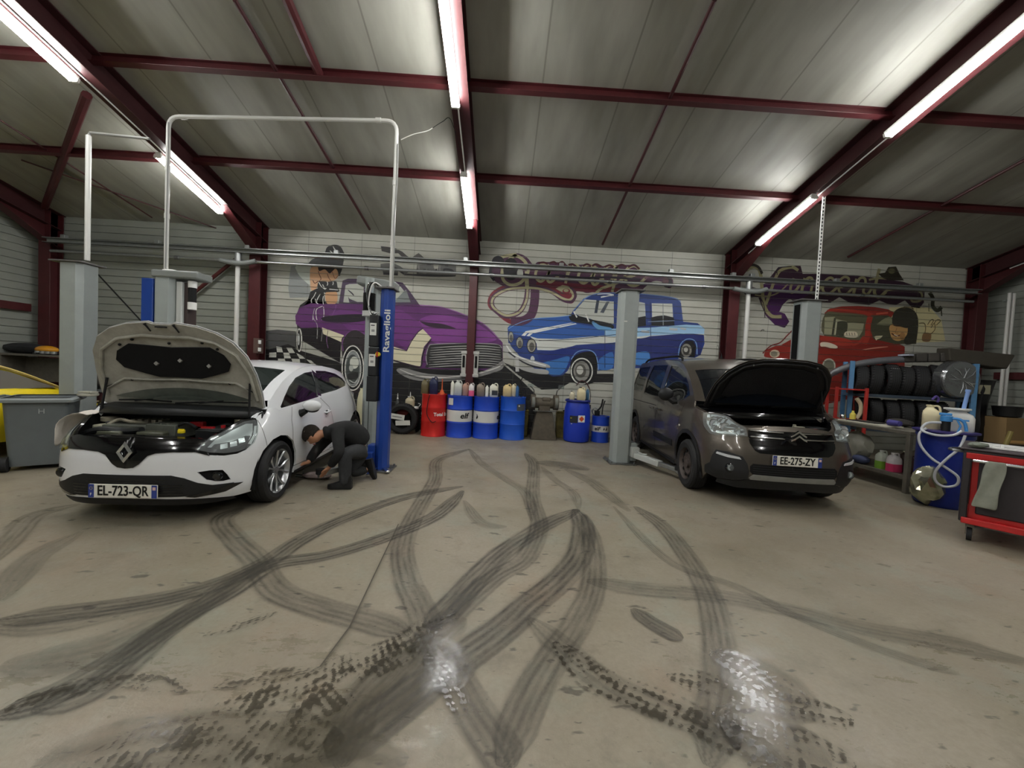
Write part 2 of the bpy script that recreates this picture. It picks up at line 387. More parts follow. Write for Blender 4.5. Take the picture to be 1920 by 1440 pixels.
# ------------------------------------------------------------------ floor (marks come with the floor)
def floor_mat():
    m=bpy.data.materials.new('stained concrete'); m.use_nodes=True; nt=m.node_tree; b=nt.nodes['Principled BSDF']; L=nt.links.new
    tc=nt.nodes.new('ShaderNodeTexCoord')
    def noise(sc,det=6,rough=.6,stretch=None,off=0):
        n=nt.nodes.new('ShaderNodeTexNoise'); n.inputs['Scale'].default_value=sc; n.inputs['Detail'].default_value=det; n.inputs['Roughness'].default_value=rough
        mp=nt.nodes.new('ShaderNodeMapping'); mp.inputs['Location'].default_value=(off,off,0)
        if stretch: mp.inputs['Scale'].default_value=stretch
        L(tc.outputs['Object'],mp.inputs[0]); L(mp.outputs[0],n.inputs[0]); return n.outputs['Fac']
    def ramp(f,a,b_,ca=(0,0,0,1),cb=(1,1,1,1)):
        r=nt.nodes.new('ShaderNodeValToRGB'); r.color_ramp.elements[0].position=a; r.color_ramp.elements[1].position=b_
        r.color_ramp.elements[0].color=ca; r.color_ramp.elements[1].color=cb; L(f,r.inputs[0]); return r.outputs[0]
    def mix(f,a,b_):
        x=nt.nodes.new('ShaderNodeMix'); x.data_type='RGBA'
        for s,q in (('Factor',f),('A',a),('B',b_)):
            if isinstance(q,(tuple,float,int)): x.inputs[s].default_value=q
            else: L(q,x.inputs[s])
        return x.outputs['Result']
    base=ramp(noise(.55,8,.62),.32,.68,srgb('#7d7562'),srgb('#999080'))
    base=mix(ramp(noise(1.3,7,.7,off=13),.52,.72),base,srgb('#898a7b'))
    base=mix(ramp(noise(.9,7,.7,off=31),.56,.75),base,srgb('#8f7d69'))
    # wide grimy patches and small oil spots
    base=mix(ramp(noise(2.4,8,.75,off=5),.54,.74,cb=(.6,.6,.6,1)),base,srgb('#5b5446'))
    base=mix(ramp(noise(7.5,3,.5,stretch=(.7,1.6,1),off=3),.655,.70,cb=(.7,.7,.7,1)),base,srgb('#35302a'))
    base=mix(ramp(noise(20,4,.6,stretch=(.6,1.5,1),off=44),.66,.70,cb=(.6,.6,.6,1)),base,srgb('#3d372e'))
    base=mix(ramp(noise(38,3,.6),.35,.8,cb=(.35,.35,.35,1)),base,srgb('#6d6656'))
    L(base,b.inputs['Base Color'])
    rg=ramp(noise(1.7,6,.65,off=9),.35,.65,(.36,)*3+(1,),(.56,)*3+(1,))
    sx=nt.nodes.new('ShaderNodeSeparateXYZ'); L(tc.outputs['Object'],sx.inputs[0])
    near=ramp(sx.outputs['Y'],.0,1.0) if False else None
    mr=nt.nodes.new('ShaderNodeMapRange'); mr.inputs['From Min'].default_value=2.6; mr.inputs['From Max'].default_value=1.5; L(sx.outputs['Y'],mr.inputs['Value'])
    nw=noise(1.1,4,.6,off=21,stretch=(.6,1.2,1)); nf=noise(9,5,.75,off=2,stretch=(.5,1.4,1))
    def M2(op,a_,b2):
        n=nt.nodes.new('ShaderNodeMath'); n.operation=op; n.use_clamp=True
        for i,q in enumerate((a_,b2)):
            if isinstance(q,(int,float)): n.inputs[i].default_value=q
            else: L(q,n.inputs[i])
        return n.outputs[0]
    wet=M2('MULTIPLY',mr.outputs[0],M2('MULTIPLY',ramp(nw,.50,.60),ramp(nf,.52,.58)))
    L(mix(wet,rg,(.07,.07,.07,1)),b.inputs['Roughness'])
    L(mix(M2('MULTIPLY',wet,.12),base,srgb('#3b352b')),b.inputs['Base Color'])
    b.inputs['Specular IOR Level'].default_value=.42
    bp=nt.nodes.new('ShaderNodeBump'); bp.inputs['Strength'].default_value=.22; bp.inputs['Distance'].default_value=.01
    L(noise(16,7,.7),bp.inputs['Height']); L(bp.outputs[0],b.inputs['Normal'])
    return m
M_floor=floor_mat()
def track_mat(name,col,op,tread=5,rough=.5,wet=0,blot=0,fine=0):
    """rubber smeared on concrete: bands along the tyre (UV.x across 0..1, UV.y metres along)"""
    m=bpy.data.materials.new(name); m.use_nodes=True; nt=m.node_tree; b=nt.nodes['Principled BSDF']; L=nt.links.new; out=nt.nodes['Material Output']
    b.inputs['Base Color'].default_value=srgb(col); b.inputs['Roughness'].default_value=rough
    uv=nt.nodes.new('ShaderNodeUVMap'); uv.uv_map='UVMap'; sx=nt.nodes.new('ShaderNodeSeparateXYZ'); L(uv.outputs[0],sx.inputs[0])
    def M(op_,a,b_=None,c=None,clamp=False):
        n=nt.nodes.new('ShaderNodeMath'); n.operation=op_; n.use_clamp=clamp
        for i,q in enumerate((a,b_,c)):
            if q is None: continue
            if isinstance(q,(int,float)): n.inputs[i].default_value=q
            else: L(q,n.inputs[i])
        return n.outputs[0]
    def noise(sc,stretch,det=5):
        n=nt.nodes.new('ShaderNodeTexNoise'); n.inputs['Scale'].default_value=sc; n.inputs['Detail'].default_value=det; n.inputs['Roughness'].default_value=.65
        mp=nt.nodes.new('ShaderNodeMapping'); mp.inputs['Scale'].default_value=stretch; L(uv.outputs[0],mp.inputs[0]); L(mp.outputs[0],n.inputs[0]); return n.outputs['Fac']
    X=sx.outputs['X']; Y=sx.outputs['Y']
    edge=M('MULTIPLY',M('MULTIPLY',X,M('SUBTRACT',1,X)),9,clamp=True)        # soft borders
    band=M('ADD',M('MULTIPLY',M('SINE',M('MULTIPLY',X,2*PI*tread)),.5),.5)
    nz=noise(3,(1.2,.9,1)); nf=noise(22,(.6,2.2,1))
    f=M('MULTIPLY',edge,M('ADD',M('MULTIPLY',band,.5),.55))
    f=M('MULTIPLY',f,M('MULTIPLY',M('SUBTRACT',nz,.22),2.6,clamp=True))
    f=M('MULTIPLY',f,M('ADD',M('MULTIPLY',nf,.9),.5))
    if blot:   # lug blocks printed in oily water
        lug=M('SINE',M('ADD',M('MULTIPLY',Y,2*PI/.038),M('MULTIPLY',X,7)))
        nb=noise(4.0,(1.0,1.7,1),10)
        t=M('GREATER_THAN',M('ADD',M('MULTIPLY',M('ADD',lug,band),.055),nb),.575)
        f=M('MULTIPLY',t,M('MULTIPLY',edge,1.0))
    f=M('MULTIPLY',f,op,clamp=True)
    ends=sx.outputs['Z']
    tr=nt.nodes.new('ShaderNodeBsdfTransparent'); mx=nt.nodes.new('ShaderNodeMixShader')
    L(f,mx.inputs[0]); L(tr.outputs[0],mx.inputs[1]); L(b.outputs[0],mx.inputs[2]); L(mx.outputs[0],out.inputs['Surface'])
    if wet:
        b.inputs['Specular IOR Level'].default_value=.6
        bp=nt.nodes.new('ShaderNodeBump'); bp.inputs['Strength'].default_value=.10; bp.inputs['Distance'].default_value=.01
        L(noise(9,(.8,2.5,1)),bp.inputs['Height']); L(bp.outputs[0],b.inputs['Normal'])
    return m
T_dark=track_mat('dark rubber track','#45423b',.66)
T_mid=track_mat('grey rubber track','#504c43',.5)
T_lite=track_mat('pale rubber track','#5a564b',.36)
T_wet=track_mat('wet tread print','#3f3a31',.62,tread=4,rough=.10,wet=1,blot=1)
T_wet2=track_mat('damp smear','#5e5849',.42,tread=3,rough=.14,wet=1)
TR=[] # (points px, width m, material)
def T(w,m,*p): TR.append((p,w,m))
T(.20,T_dark,(-10,1165),(120,1150),(280,1128),(400,1098),(500,1055),(560,1015),(640,975),(760,932),(868,912))
T(.20,T_dark,(-10,1345),(110,1300),(230,1232),(330,1165),(430,1110),(510,1060),(620,1040),(730,1005),(820,965),(868,920))
T(.20,T_mid,(60,1330),(180,1290),(300,1190),(400,1118),(500,1052))
T(.21,T_mid,(455,952),(415,975),(440,1012),(480,1050),(515,1105),(600,1140),(690,1165),(770,1190))
T(.20,T_lite,(-20,1060),(30,1000),(70,965),(150,945))
T(.20,T_lite,(-10,1180),(120,1170),(260,1140),(380,1115))
T(.21,T_mid,(880,842),(822,862),(815,900),(780,960),(755,1020),(760,1080),(790,1150),(800,1200))
T(.16,T_lite,(880,842),(905,870),(950,900),(985,925),(1005,990))
T(.20,T_mid,(985,850),(1000,870),(998,930),(1010,985),(985,1045),(930,1080),(870,1130),(810,1190),(740,1250),(670,1330),(640,1440))
T(.22,T_dark,(1085,955),(1020,985),(950,1030),(900,1075),(850,1130),(800,1180))
T(.24,T_dark,(1078,955),(1092,985),(1085,1040),(1045,1090),(990,1135),(940,1180),(840,1250),(720,1340),(600,1430))
T(.20,T_mid,(1095,965),(1112,1030),(1110,1100),(1080,1170),(1030,1240),(985,1320),(940,1440))
T(.14,T_lite,(1085,955),(1075,925),(1040,900),(1015,875))
T(.2,T_mid,(1190,950),(1240,985),(1285,1040),(1325,1110),(1345,1190),(1350,1270),(1340,1340),(1330,1440))
T(.2,T_lite,(1100,1090),(1200,1105),(1340,1118),(1480,1145),(1620,1180),(1760,1205),(1930,1240))
T(.11,T_lite,(1150,950),(1250,1050),(1380,1100),(1480,1150),(1600,1200),(1700,1235),(1800,1265))
T(.15,T_dark,(1185,1142),(1215,1165),(1250,1185),(1280,1200))
T(.18,T_lite,(990,1160),(1060,1220),(1150,1290),(1260,1340),(1380,1390),(1480,1430))
T(.2,T_mid,(800,1200),(850,1270),(890,1340),(930,1400),(960,1445))
T(.22,T_lite,(1060,880),(1110,905),(1180,960))
T(.3,T_lite,(0,1250),(200,1215),(420,1110))
T(.18,T_wet,(400,1330),(520,1300),(640,1255),(740,1215),(800,1180),(860,1150))
T(.26,T_wet,(540,1370),(640,1290),(720,1235),(790,1195))
T(.20,T_wet,(1040,1205),(1110,1270),(1180,1300),(1290,1345),(1400,1400),(1470,1445))
T(.17,T_wet,(1250,1270),(1330,1285),(1420,1310),(1520,1335),(1600,1350))
T(.22,T_wet,(1330,1225),(1400,1255),(1450,1290),(1520,1320))
T(.25,T_wet,(1335,1340),(1400,1370),(1480,1400),(1600,1430))
T(.13,T_wet,(800,1230),(840,1290),(870,1345))
T(.25,T_wet,(150,1435),(330,1395),(480,1385),(640,1400))
T(.12,T_wet,(-5,1335),(60,1315),(140,1295),(260,1275),(350,1300))
T(.09,T_wet,(400,1290),(480,1275),(600,1255))
T(.08,T_wet,(380,1195),(450,1175),(520,1150))
T(.18,T_wet2,(760,1220),(830,1190),(870,1160))
T(.40,T_wet2,(500,1440),(620,1370),(740,1290),(810,1215))
T(.30,T_wet2,(790,1200),(830,1250),(850,1300))
T(.40,T_wet2,(1340,1230),(1440,1290),(1540,1340))
T(.40,T_wet2,(1350,1350),(1450,1390),(1560,1440))
T(.30,T_wet2,(60,1440),(260,1400),(500,1395),(760,1440))
T(.45,T_mid,(1005,868),(1050,872),(1105,882))
T(.15,T_lite,(950,990),(900,980),(870,940))
T(.2,T_lite,(150,1000),(60,1050),(0,1130))
def floor_build():
    mb=MB(); mb.mi(M_floor)
    xs=[XL-.3,XR+.3]; ys=[YB-.2,WY+.2]
    mb.add([(xs[0],ys[0],0),(xs[1],ys[0],0),(xs[1],ys[1],0),(xs[0],ys[1],0)],[(0,1,2,3)],M_floor)
    uvs=[(0,0)]*4
    for k,(p,w,m) in enumerate(TR):
        P=catmull([atZ(u,v,0) for u,v in p],8); z=.0004+.00025*k
        vs=[];uv=[];s=0
        for i,q in enumerate(P):
            a=P[max(0,i-1)];b=P[min(len(P)-1,i+1)];d=(b-a).normalized();n=Vector((-d.y,d.x,0))
            if i: s+=(q-P[i-1]).length
            e=min(1,.25+.16*min(i,len(P)-1-i)); h=w/2*e
            vs+= [(q.x+n.x*h,q.y+n.y*h,z),(q.x-n.x*h,q.y-n.y*h,z)]; uv+=[(0,s+k*3.7),(1,s+k*3.7)]
        fs=[(2*i+1,2*i+3,2*i+2,2*i) for i in range(len(P)-1)]
        mb.add(vs,fs,m)
        for f in fs: uvs+=[uv[j] for j in f]
    # expansion joints in the slab
    Mj=mat('slab joint','#4a453a',.8)
    for a,b in (((747,985),(655,1180)),((655,1180),(600,1255))):
        A=atZ(*a);B=atZ(*b);n=(B-A).normalized().cross(Vector((0,0,1)))*.004
        mb.add([A+n+Vector((0,0,.013)),B+n+Vector((0,0,.013)),B-n+Vector((0,0,.013)),A-n+Vector((0,0,.013))],[(0,1,2,3)],Mj); uvs+=[(0,0)]*4
    o=mb.build('floor',smooth=False,fix=False)
    me=o.data; ul=me.uv_layers.new(name='UVMap'); ul.data.foreach_set('uv',[c for u in uvs for c in u])
    tag(o,kind='structure')
floor_build()
# ================================================================== cars: panels draped over an analytic body surface
def interp(tab,x):
    if x<=tab[0][0]: return tab[0][1]
    for (a,b),(c,d) in zip(tab,tab[1:]):
        if x<=c:
            t=(x-a)/(c-a); return b+(d-b)*t
    return tab[-1][1]
def sinterp(tab,x):   # smooth (catmull) interpolation
    if x<=tab[0][0]: return tab[0][1]
    n=len(tab)
    for i in range(n-1):
        if x<=tab[i+1][0]:
            x0,y0=tab[i];x1,y1=tab[i+1]; h=x1-x0; t=(x-x0)/h
            m0=(y1-tab[i-1][1])/(x1-tab[i-1][0]) if i>0 else (y1-y0)/h
            m1=(tab[i+2][1]-y0)/(tab[i+2][0]-x0) if i<n-2 else (y1-y0)/h
            return (2*t**3-3*t*t+1)*y0+(t**3-2*t*t+t)*h*m0+(-2*t**3+3*t*t)*y1+(t**3-t*t)*h*m1
    return tab[-1][1]
def sstep(a,b,x):
    t=min(1,max(0,(x-a)/(b-a))); return t*t*(3-2*t)
class Body:
    def __init__(s,plan,front,side,rear,bl,fblend=(.08,.75),rblend=(.8,.2)):
        # plan: (x,a) control points, from front centre round to rear centre
        P=[];n=len(plan)
        for i in range(n-1):
            p0,p1,p2,p3=plan[max(i-1,0)],plan[i],plan[i+1],plan[min(i+2,n-1)]
            if i==0: p0=(-plan[1][0],plan[1][1])
            if i==n-2: p3=(-plan[-2][0],plan[-2][1])
            for j in range(12):
                t=j/12
                P.append(tuple(.5*((2*p1[k])+(p2[k]-p0[k])*t+(2*p0[k]-5*p1[k]+4*p2[k]-p3[k])*t*t+(-p0[k]+3*p1[k]-3*p2[k]+p3[k])*t**3) for k in(0,1)))
        P.append(plan[-1]); s.P=P; s.off=bl/2; S=[0]
        for a,b in zip(P,P[1:]): S.append(S[-1]+math.hypot(b[0]-a[0],b[1]-a[1]))
        s.S=S; s.L=bl; s.front,s.side,s.rear=front,side,rear; s.fb,s.rb=fblend,rblend
    def plan(s,q):
        q=min(max(q,0),s.S[-1]); lo,hi=0,len(s.S)-1
        while hi-lo>1:
            m=(lo+hi)//2
            if s.S[m]<=q: lo=m
            else: hi=m
        t=(q-s.S[lo])/max(1e-9,s.S[hi]-s.S[lo]); a,b=s.P[lo],s.P[hi]
        def nn(i):
            A=s.P[max(0,i-1)];B=s.P[min(len(s.P)-1,i+1)]
            dx,dy=B[0]-A[0],B[1]-A[1]
            if i==0: dx,dy=1,0
            if i==len(s.P)-1: dx,dy=-1,0
            l=math.hypot(dx,dy); return dy/l,-dx/l
        n0,n1=nn(lo),nn(hi); nx=n0[0]+(n1[0]-n0[0])*t; ny=n0[1]+(n1[1]-n0[1])*t; l=math.hypot(nx,ny)
        return a[0]+(b[0]-a[0])*t,a[1]+(b[1]-a[1])*t,nx/l,ny/l
    def inset(s,a,z):
        wf=1-sstep(s.fb[0],s.fb[1],a); wr=1-sstep(s.rb[1],s.rb[0],s.L-a)
        i=sinterp(s.side,z)
        if wf>0: i=i*(1-wf)+sinterp(s.front,z)*wf
        if wr>0: i=i*(1-wr)+sinterp(s.rear,z)*wr
        return i
    def pt(s,q,z,off=0):
        sg=-1 if q<0 else 1; x,a,nx,ny=s.plan(abs(q)); d=off-s.inset(a,z)
        return (sg*max(0.0,(x+nx*d)) if abs(q)>1e-6 else 0.0,a+ny*d-s.off,z)
    def sf(s,x):   # arc position of lateral x on the front
        sg=-1 if x<0 else 1;x=abs(x)
        for i,p in enumerate(s.P):
            if p[0]>=x or p[1]>s.L*.4:
                if i==0: return 0
                a=s.P[i-1]; t=(x-a[0])/max(1e-9,p[0]-a[0]); return sg*(s.S[i-1]+(s.S[i]-s.S[i-1])*min(1,t))
    def sa(s,a):   # arc position of station a
        for i,p in enumerate(s.P):
            if p[1]>=a and i>0:
                b=s.P[i-1]; t=(a-b[1])/max(1e-9,p[1]-b[1]); return s.S[i-1]+(s.S[i]-s.S[i-1])*t
        return s.S[-1]
def arc(cx,cy,r,a0,a1,n=14):
    return [(cx+r*math.cos(math.radians(a0+(a1-a0)*i/n)),cy+r*math.sin(math.radians(a0+(a1-a0)*i/n))) for i in range(n+1)]
clio=Body([(0,0),(.25,.008),(.45,.04),(.60,.11),(.71,.22),(.78,.36),(.82,.55),(.845,.8),(.86,1.2),(.864,1.7),(.864,2.3),(.86,2.75),(.84,3.08),(.79,3.38),(.68,3.58),(.45,3.72),(0,3.76)],
    [(.15,.09),(.2,.05),(.27,.015),(.36,0),(.55,.0),(.64,.015),(.72,.05),(.80,.12),(.88,.22),(.98,.42)],
    [(.15,.06),(.22,.035),(.32,.02),(.45,.012),(.6,.0),(.7,.0),(.8,.012),(.9,.035),(1.0,.06),(1.15,.11)],
    [(.15,.10),(.25,.04),(.4,.0),(.6,.0),(.75,.02),(.9,.07),(1.05,.16),(1.2,.27)],3.76)
clio.off=2.03
berl=Body([(0,0),(.3,.01),(.52,.045),(.68,.12),(.79,.24),(.85,.40),(.875,.6),(.89,.9),(.90,1.4),(.905,2.2),(.905,3.2),(.90,3.8),(.88,4.1),(.83,4.28),(.72,4.36),(.4,4.385),(0,4.39)],
    [(.15,.12),(.28,.06),(.35,.02),(.42,0),(.60,.01),(.70,.03),(.78,.06),(.86,.09),(.92,.13),(1.0,.22),(1.08,.36)],
    [(.15,.06),(.22,.04),(.35,.02),(.5,.005),(.7,.0),(.9,.01),(1.0,.025),(1.1,.05),(1.25,.09)],
    [(.15,.08),(.3,.03),(.5,.0),(.8,.0),(1.1,.01),(1.3,.03)],4.39)
CLIO_POS=(-3.13,5.30,.05); BERL_POS=(3.54,6.43,-.096)
# front overhang places the axle mid-point; local origin is the middle of the car's length
def tess_clip(outer,holes,su,sv):
    """2D polygon with holes -> bmesh cut by a regular grid (so that it can be bent over a curved surface)"""
    polys=[[Vector((a,b,0)) for a,b in outer]]+[[Vector((a,b,0)) for a,b in h] for h in holes]
    tr=tessellate_polygon(polys); pts=[p for q in polys for p in q]
    bm=bmesh.new(); vs=[bm.verts.new(p) for p in pts]
    for t in tr:
        try: bm.faces.new([vs[i] for i in t])
        except ValueError: pass
    lo=[min(p[k] for p in pts) for k in(0,1)]; hi=[max(p[k] for p in pts) for k in(0,1)]
    for k,st in((0,su),(1,sv)):
        x=math.floor(lo[k]/st)*st+st
        while x<hi[k]-1e-4:
            n=[0,0,0]; n[k]=1; c=[0,0,0]; c[k]=x
            bmesh.ops.bisect_plane(bm,geom=bm.verts[:]+bm.edges[:]+bm.faces[:],plane_co=c,plane_no=n,dist=1e-5); x+=st
    bmesh.ops.remove_doubles(bm,verts=bm.verts,dist=1e-5)
    bmesh.ops.dissolve_degenerate(bm,edges=bm.edges,dist=1e-6)
    bm.verts.index_update()
    V=[(v.co.x,v.co.y) for v in bm.verts]; F=[tuple(v.index for v in f.verts) for f in bm.faces]; bm.free()
    return V,F
def drape(mb,body,outer,m,off=0.0,holes=(),step=.045,thick=0,mirror=True,fn=None,sgn=1):
    V,F=tess_clip(outer,holes,step,step)
    fn=fn or body.pt
    for sg in ((1,-1) if mirror else (sgn,)):
        vs=[]
        for a,b in V:
            p=fn(a,b,off); vs.append((p[0]*sg,p[1],p[2]))
        fs=F if sg==-1 else [tuple(reversed(f)) for f in F]
        if thick:
            # closed slab: inner layer and rim
            n=len(vs); ed={}
            for f in fs:
                for i in range(len(f)):
                    e=(f[i],f[(i+1)%len(f)]); ed[e]=ed.get(e,0)+1
            inn=[]
            for a,b in V:
                p=fn(a,b,off-thick); inn.append((p[0]*sg,p[1],p[2]))
            allf=list(fs)+[tuple(n+i for i in reversed(f)) for f in fs]
            for (a,b) in ed:
                if (b,a) not in ed: allf.append((b,a,n+a,n+b))
            mb.add(vs+inn,allf,m)
        else: mb.add(vs,fs,m)
def dline(mb,body,pts,w,m,off=.002,mirror=True,sgn=1,fn=None):
    """thin strip following a polyline in surface coordinates"""
    P=[Vector((a,b,0)) for a,b in pts]; out=[]
    for i in range(len(P)-1):
        n=max(1,int((P[i+1]-P[i]).length/.04))
        out+=[P[i].lerp(P[i+1],j/n) for j in range(n)]
    out.append(P[-1]); fn=fn or body.pt
    for sg in((1,-1) if mirror else(sgn,)):
        vs=[]
        for i,p in enumerate(out):
            d=(out[min(i+1,len(out)-1)]-out[max(0,i-1)]).normalized(); nx,ny=-d.y*w/2,d.x*w/2
            for k in(1,-1):
                q=fn(p.x+nx*k,p.y+ny*k,off); vs.append((q[0]*sg,q[1],q[2]))
        fs=[(2*i,2*i+1,2*i+3,2*i+2) for i in range(len(out)-1)]
        mb.add(vs,fs,m)
def rrow(edge,bow,crown,n=16,pw=2.2,lim=1.0):
    x,y,z=edge
    return [(x*u,y-bow*(1-abs(u)**pw),z+crown*(1-abs(u)**pw)) for u in [-lim+2*lim*i/n for i in range(n+1)]]
def glass_mat(name,tint,al=.45):
    m=bpy.data.materials.new(name); m.use_nodes=True; nt=m.node_tree; out=nt.nodes['Material Output']; b=nt.nodes['Principled BSDF']
    b.inputs['Base Color'].default_value=srgb(tint); b.inputs['Roughness'].default_value=.04; b.inputs['Specular IOR Level'].default_value=.7
    tr=nt.nodes.new('ShaderNodeBsdfTransparent'); tr.inputs[0].default_value=(.75,.8,.78,1); mx=nt.nodes.new('ShaderNodeMixShader'); mx.inputs[0].default_value=al
    nt.links.new(tr.outputs[0],mx.inputs[1]); nt.links.new(b.outputs[0],mx.inputs[2]); nt.links.new(mx.outputs[0],out.inputs['Surface']); MATS[name]=m; return m
G_wind=glass_mat('greenish windscreen glass','#2b3431',.55); G_side=glass_mat('tinted side glass','#0b0e10',.78)
M_lens=glass_mat('clear lamp lens','#d9dee0',.16)
M_whitecar=mat('white car paint','#e6e8ea',.22,coat=.6); M_bronze=mat('dark bronze grey car paint','#5b544c',.28,metal=.55,coat=.7,var=.15,vscale=3)
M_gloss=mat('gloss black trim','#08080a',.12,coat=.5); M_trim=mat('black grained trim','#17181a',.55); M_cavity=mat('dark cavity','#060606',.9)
M_hoodin=mat('hood underside primer','#b3b1a6',.5,var=.25,vscale=7,col2='#8f8d82'); M_pad=mat('black insulation felt','#0c0c0e',.95,bump=.3,bscale=60)
M_plate=mat('number plate white','#e9e6da',.35); M_plblue=mat('number plate blue','#2b3c86',.4); M_ink=mat('black lettering','#0a0a0a',.5)
M_alu=mat('satin alloy','#b9bbbd',.28,metal=.85); M_rimd=mat('dusty brown steel wheel','#4f4642',.6,metal=.3,var=.3,vscale=14)
M_refl=mat('headlamp reflector','#e4e7ea',.22,metal=.45); M_eng=mat('engine plastic','#17191a',.45); M_engg=mat('engine cover grey plastic','#5c5f57',.4,var=.4,vscale=9)
M_cast=mat('cast aluminium','#a09a8a',.45,metal=.5,var=.4,vscale=25); M_yel=mat('yellow plastic','#e0c81e',.4); M_redp=mat('red plastic','#a01b20',.4)
def flip(fs): return [tuple(reversed(f)) for f in fs]
def wheel(parent,x,y,r,w,sgn,style,steer=0):
    """sgn: +1 outer face looks to +x"""
    t=MB(); rr=r*.66 if style=='steel' else r*.73; h=w/2
    prof=[(rr,-h*.9),(r*.86,-h),(r*.955,-h*.86),(r,-h*.62),(r,h*.62),(r*.955,h*.86),(r*.86,h),(rr,h*.9),(rr-.012,h*.6),(rr-.012,-h*.6)]
    t.lathe(prof,M_rub,axis='X',n=48,closed=True)
    for g in (-.4,-.13,.13,.4): t.lathe([(r+.001,h*g-.004),(r+.001,h*g+.004)],M_blk2,axis='X',n=48,cap=False)
    ty=t.build('tyre',parent,ang=30); ty.location=(x,y,r); ty.rotation_euler=(0,0,steer+(0 if sgn>0 else PI)); 
    R=MB()
    R.lathe([(rr-.002,h*.92),(rr-.012,h*.80),(rr-.03,h*.45),(rr-.03,-h*.8),(rr,-h*.85)],M_alu if style=='alloy' else M_rimd,axis='X',n=40,cap=False)
    if style=='alloy':
        R.lathe([(.0,-h*.2),(rr-.04,-h*.2)],M_cavity,axis='X',n=32)
        R.lathe([(rr*.60,-.02),(rr*.62,-.01),(rr*.62,.0),(.04,.005)],M_steel,axis='X',n=32)
        for k in range(5):
            for q in(-1,1):
                a0=2*PI*k/5+q*.13; a1=2*PI*k/5+q*.30
                def pp(rad,an,xx): return Vector((xx,math.cos(an)*rad,math.sin(an)*rad))
                A=pp(.035,a0,h*.55);B=pp(rr*.5,a0+q*.08,h*.62);Cc=pp(rr*.80,a1,h*.70);D=pp(rr-.012,a1+q*.02,h*.80)
                L=catmull([A,B,Cc,D],4); ws=[.016,.013,.011,.010,.012,.014,.016,.018,.019,.020,.021,.022,.023,.024]
                vs=[];
                for i,p in enumerate(L):
                    d=(L[min(i+1,len(L)-1)]-L[max(0,i-1)]).normalized(); n=d.cross(Vector((1,0,0))).normalized()*ws[min(i,13)]*.72
                    vs+=[p+n+Vector((-.004,0,0)),p+n*.4+Vector((.008,0,0)),p-n*.4+Vector((.008,0,0)),p-n+Vector((-.004,0,0)),p+Vector((-.03,0,0))]
                fs=[]
                for i in range(len(L)-1):
                    for j in range(5): fs.append((i*5+j,i*5+(j+1)%5,i*5+5+(j+1)%5,i*5+5+j))
                fs.append((0,1,2,3,4)); R.add(vs,fs,M_alu)
        R.lathe([(.052,h*.45),(.05,h*.60),(.03,h*.64),(0,h*.65)],M_alu,axis='X',n=24)
        for k in range(5):
            a=2*PI*k/5+.6; R.cyl((h*.5,math.cos(a)*.036,math.sin(a)*.036),(h*.66,math.cos(a)*.036,math.sin(a)*.036),.006,M_steel,n=6)
    else:
        R.lathe([(rr-.02,h*.25),(rr*.80,h*.45),(rr*.62,h*.58),(rr*.45,h*.42),(rr*.28,h*.45),(rr*.25,h*.75),(0,h*.78)],M_rimd,axis='X',n=36)
        for k in range(10):
            a=2*PI*k/10; c=Vector((h*.50,math.cos(a)*rr*.76,math.sin(a)*rr*.76))
            R.cyl(c-Vector((.01,0,0)),c+Vector((.012,0,0)),.019,M_cavity,n=10)
    o=R.build('wheel_rim',ty,ang=32); return ty
def plate(parent,x,y,z,txt,rot=0):
    w=MB(); w.box((0,0,0),(.52,.012,.11),M_plate); 
    p=w.build('license_plate',parent,bevel=.004); p.location=(x,y,z); p.rotation_euler=(rot,0,0)
    b=MB(); b.box((.239,-.0075,0),(.040,.003,.108),M_plblue); b.box((.239,-.0095,.026),(.024,.001,.026),mat('plate region crest','#d8b6b0',.5)); b.build('region_band',p)
    b=MB(); b.box((-.239,-.0075,0),(.040,.003,.108),M_plblue)
    # stars ring and country letter on the left band
    for k in range(12):
        a=2*PI*k/12; b.box((-.239+.011*math.cos(a),-.0095,.022+.011*math.sin(a)),(.003,.001,.003),M_yel)
    vs,fs=text_mesh('F',.030,M_plate); b.add([(v.x-.239,-.0095-v.z,v.y-.028) for v in vs],flip(fs),M_plate)
    b.build('country_band',p)
    t=MB(); vs,fs=text_mesh(txt,.115,M_ink,xs=.74,bold=.0018); t.add([(v.x,-.0085-v.z,v.y) for v in vs],flip(fs),M_ink); t.build('plate_lettering',p,smooth=False)
    return p
def seat(parent,x,y,z,s=1):
    b=MB(); m=mat('dark seat cloth','#1d1f22',.9)
    b.box((x,y,z+.12),(.48,.5,.16),m); b.box((x,y+.28,z+.48),(.46,.16,.62),m,(-.22,0,0)); b.box((x,y+.37,z+.87),(.26,.11,.17),m,(-.2,0,0))
    return b.build('seat',parent,bevel=.04,seg=3)
def strut(mb,p,q,r,m): mb.cyl(p,q,r,m,n=10)
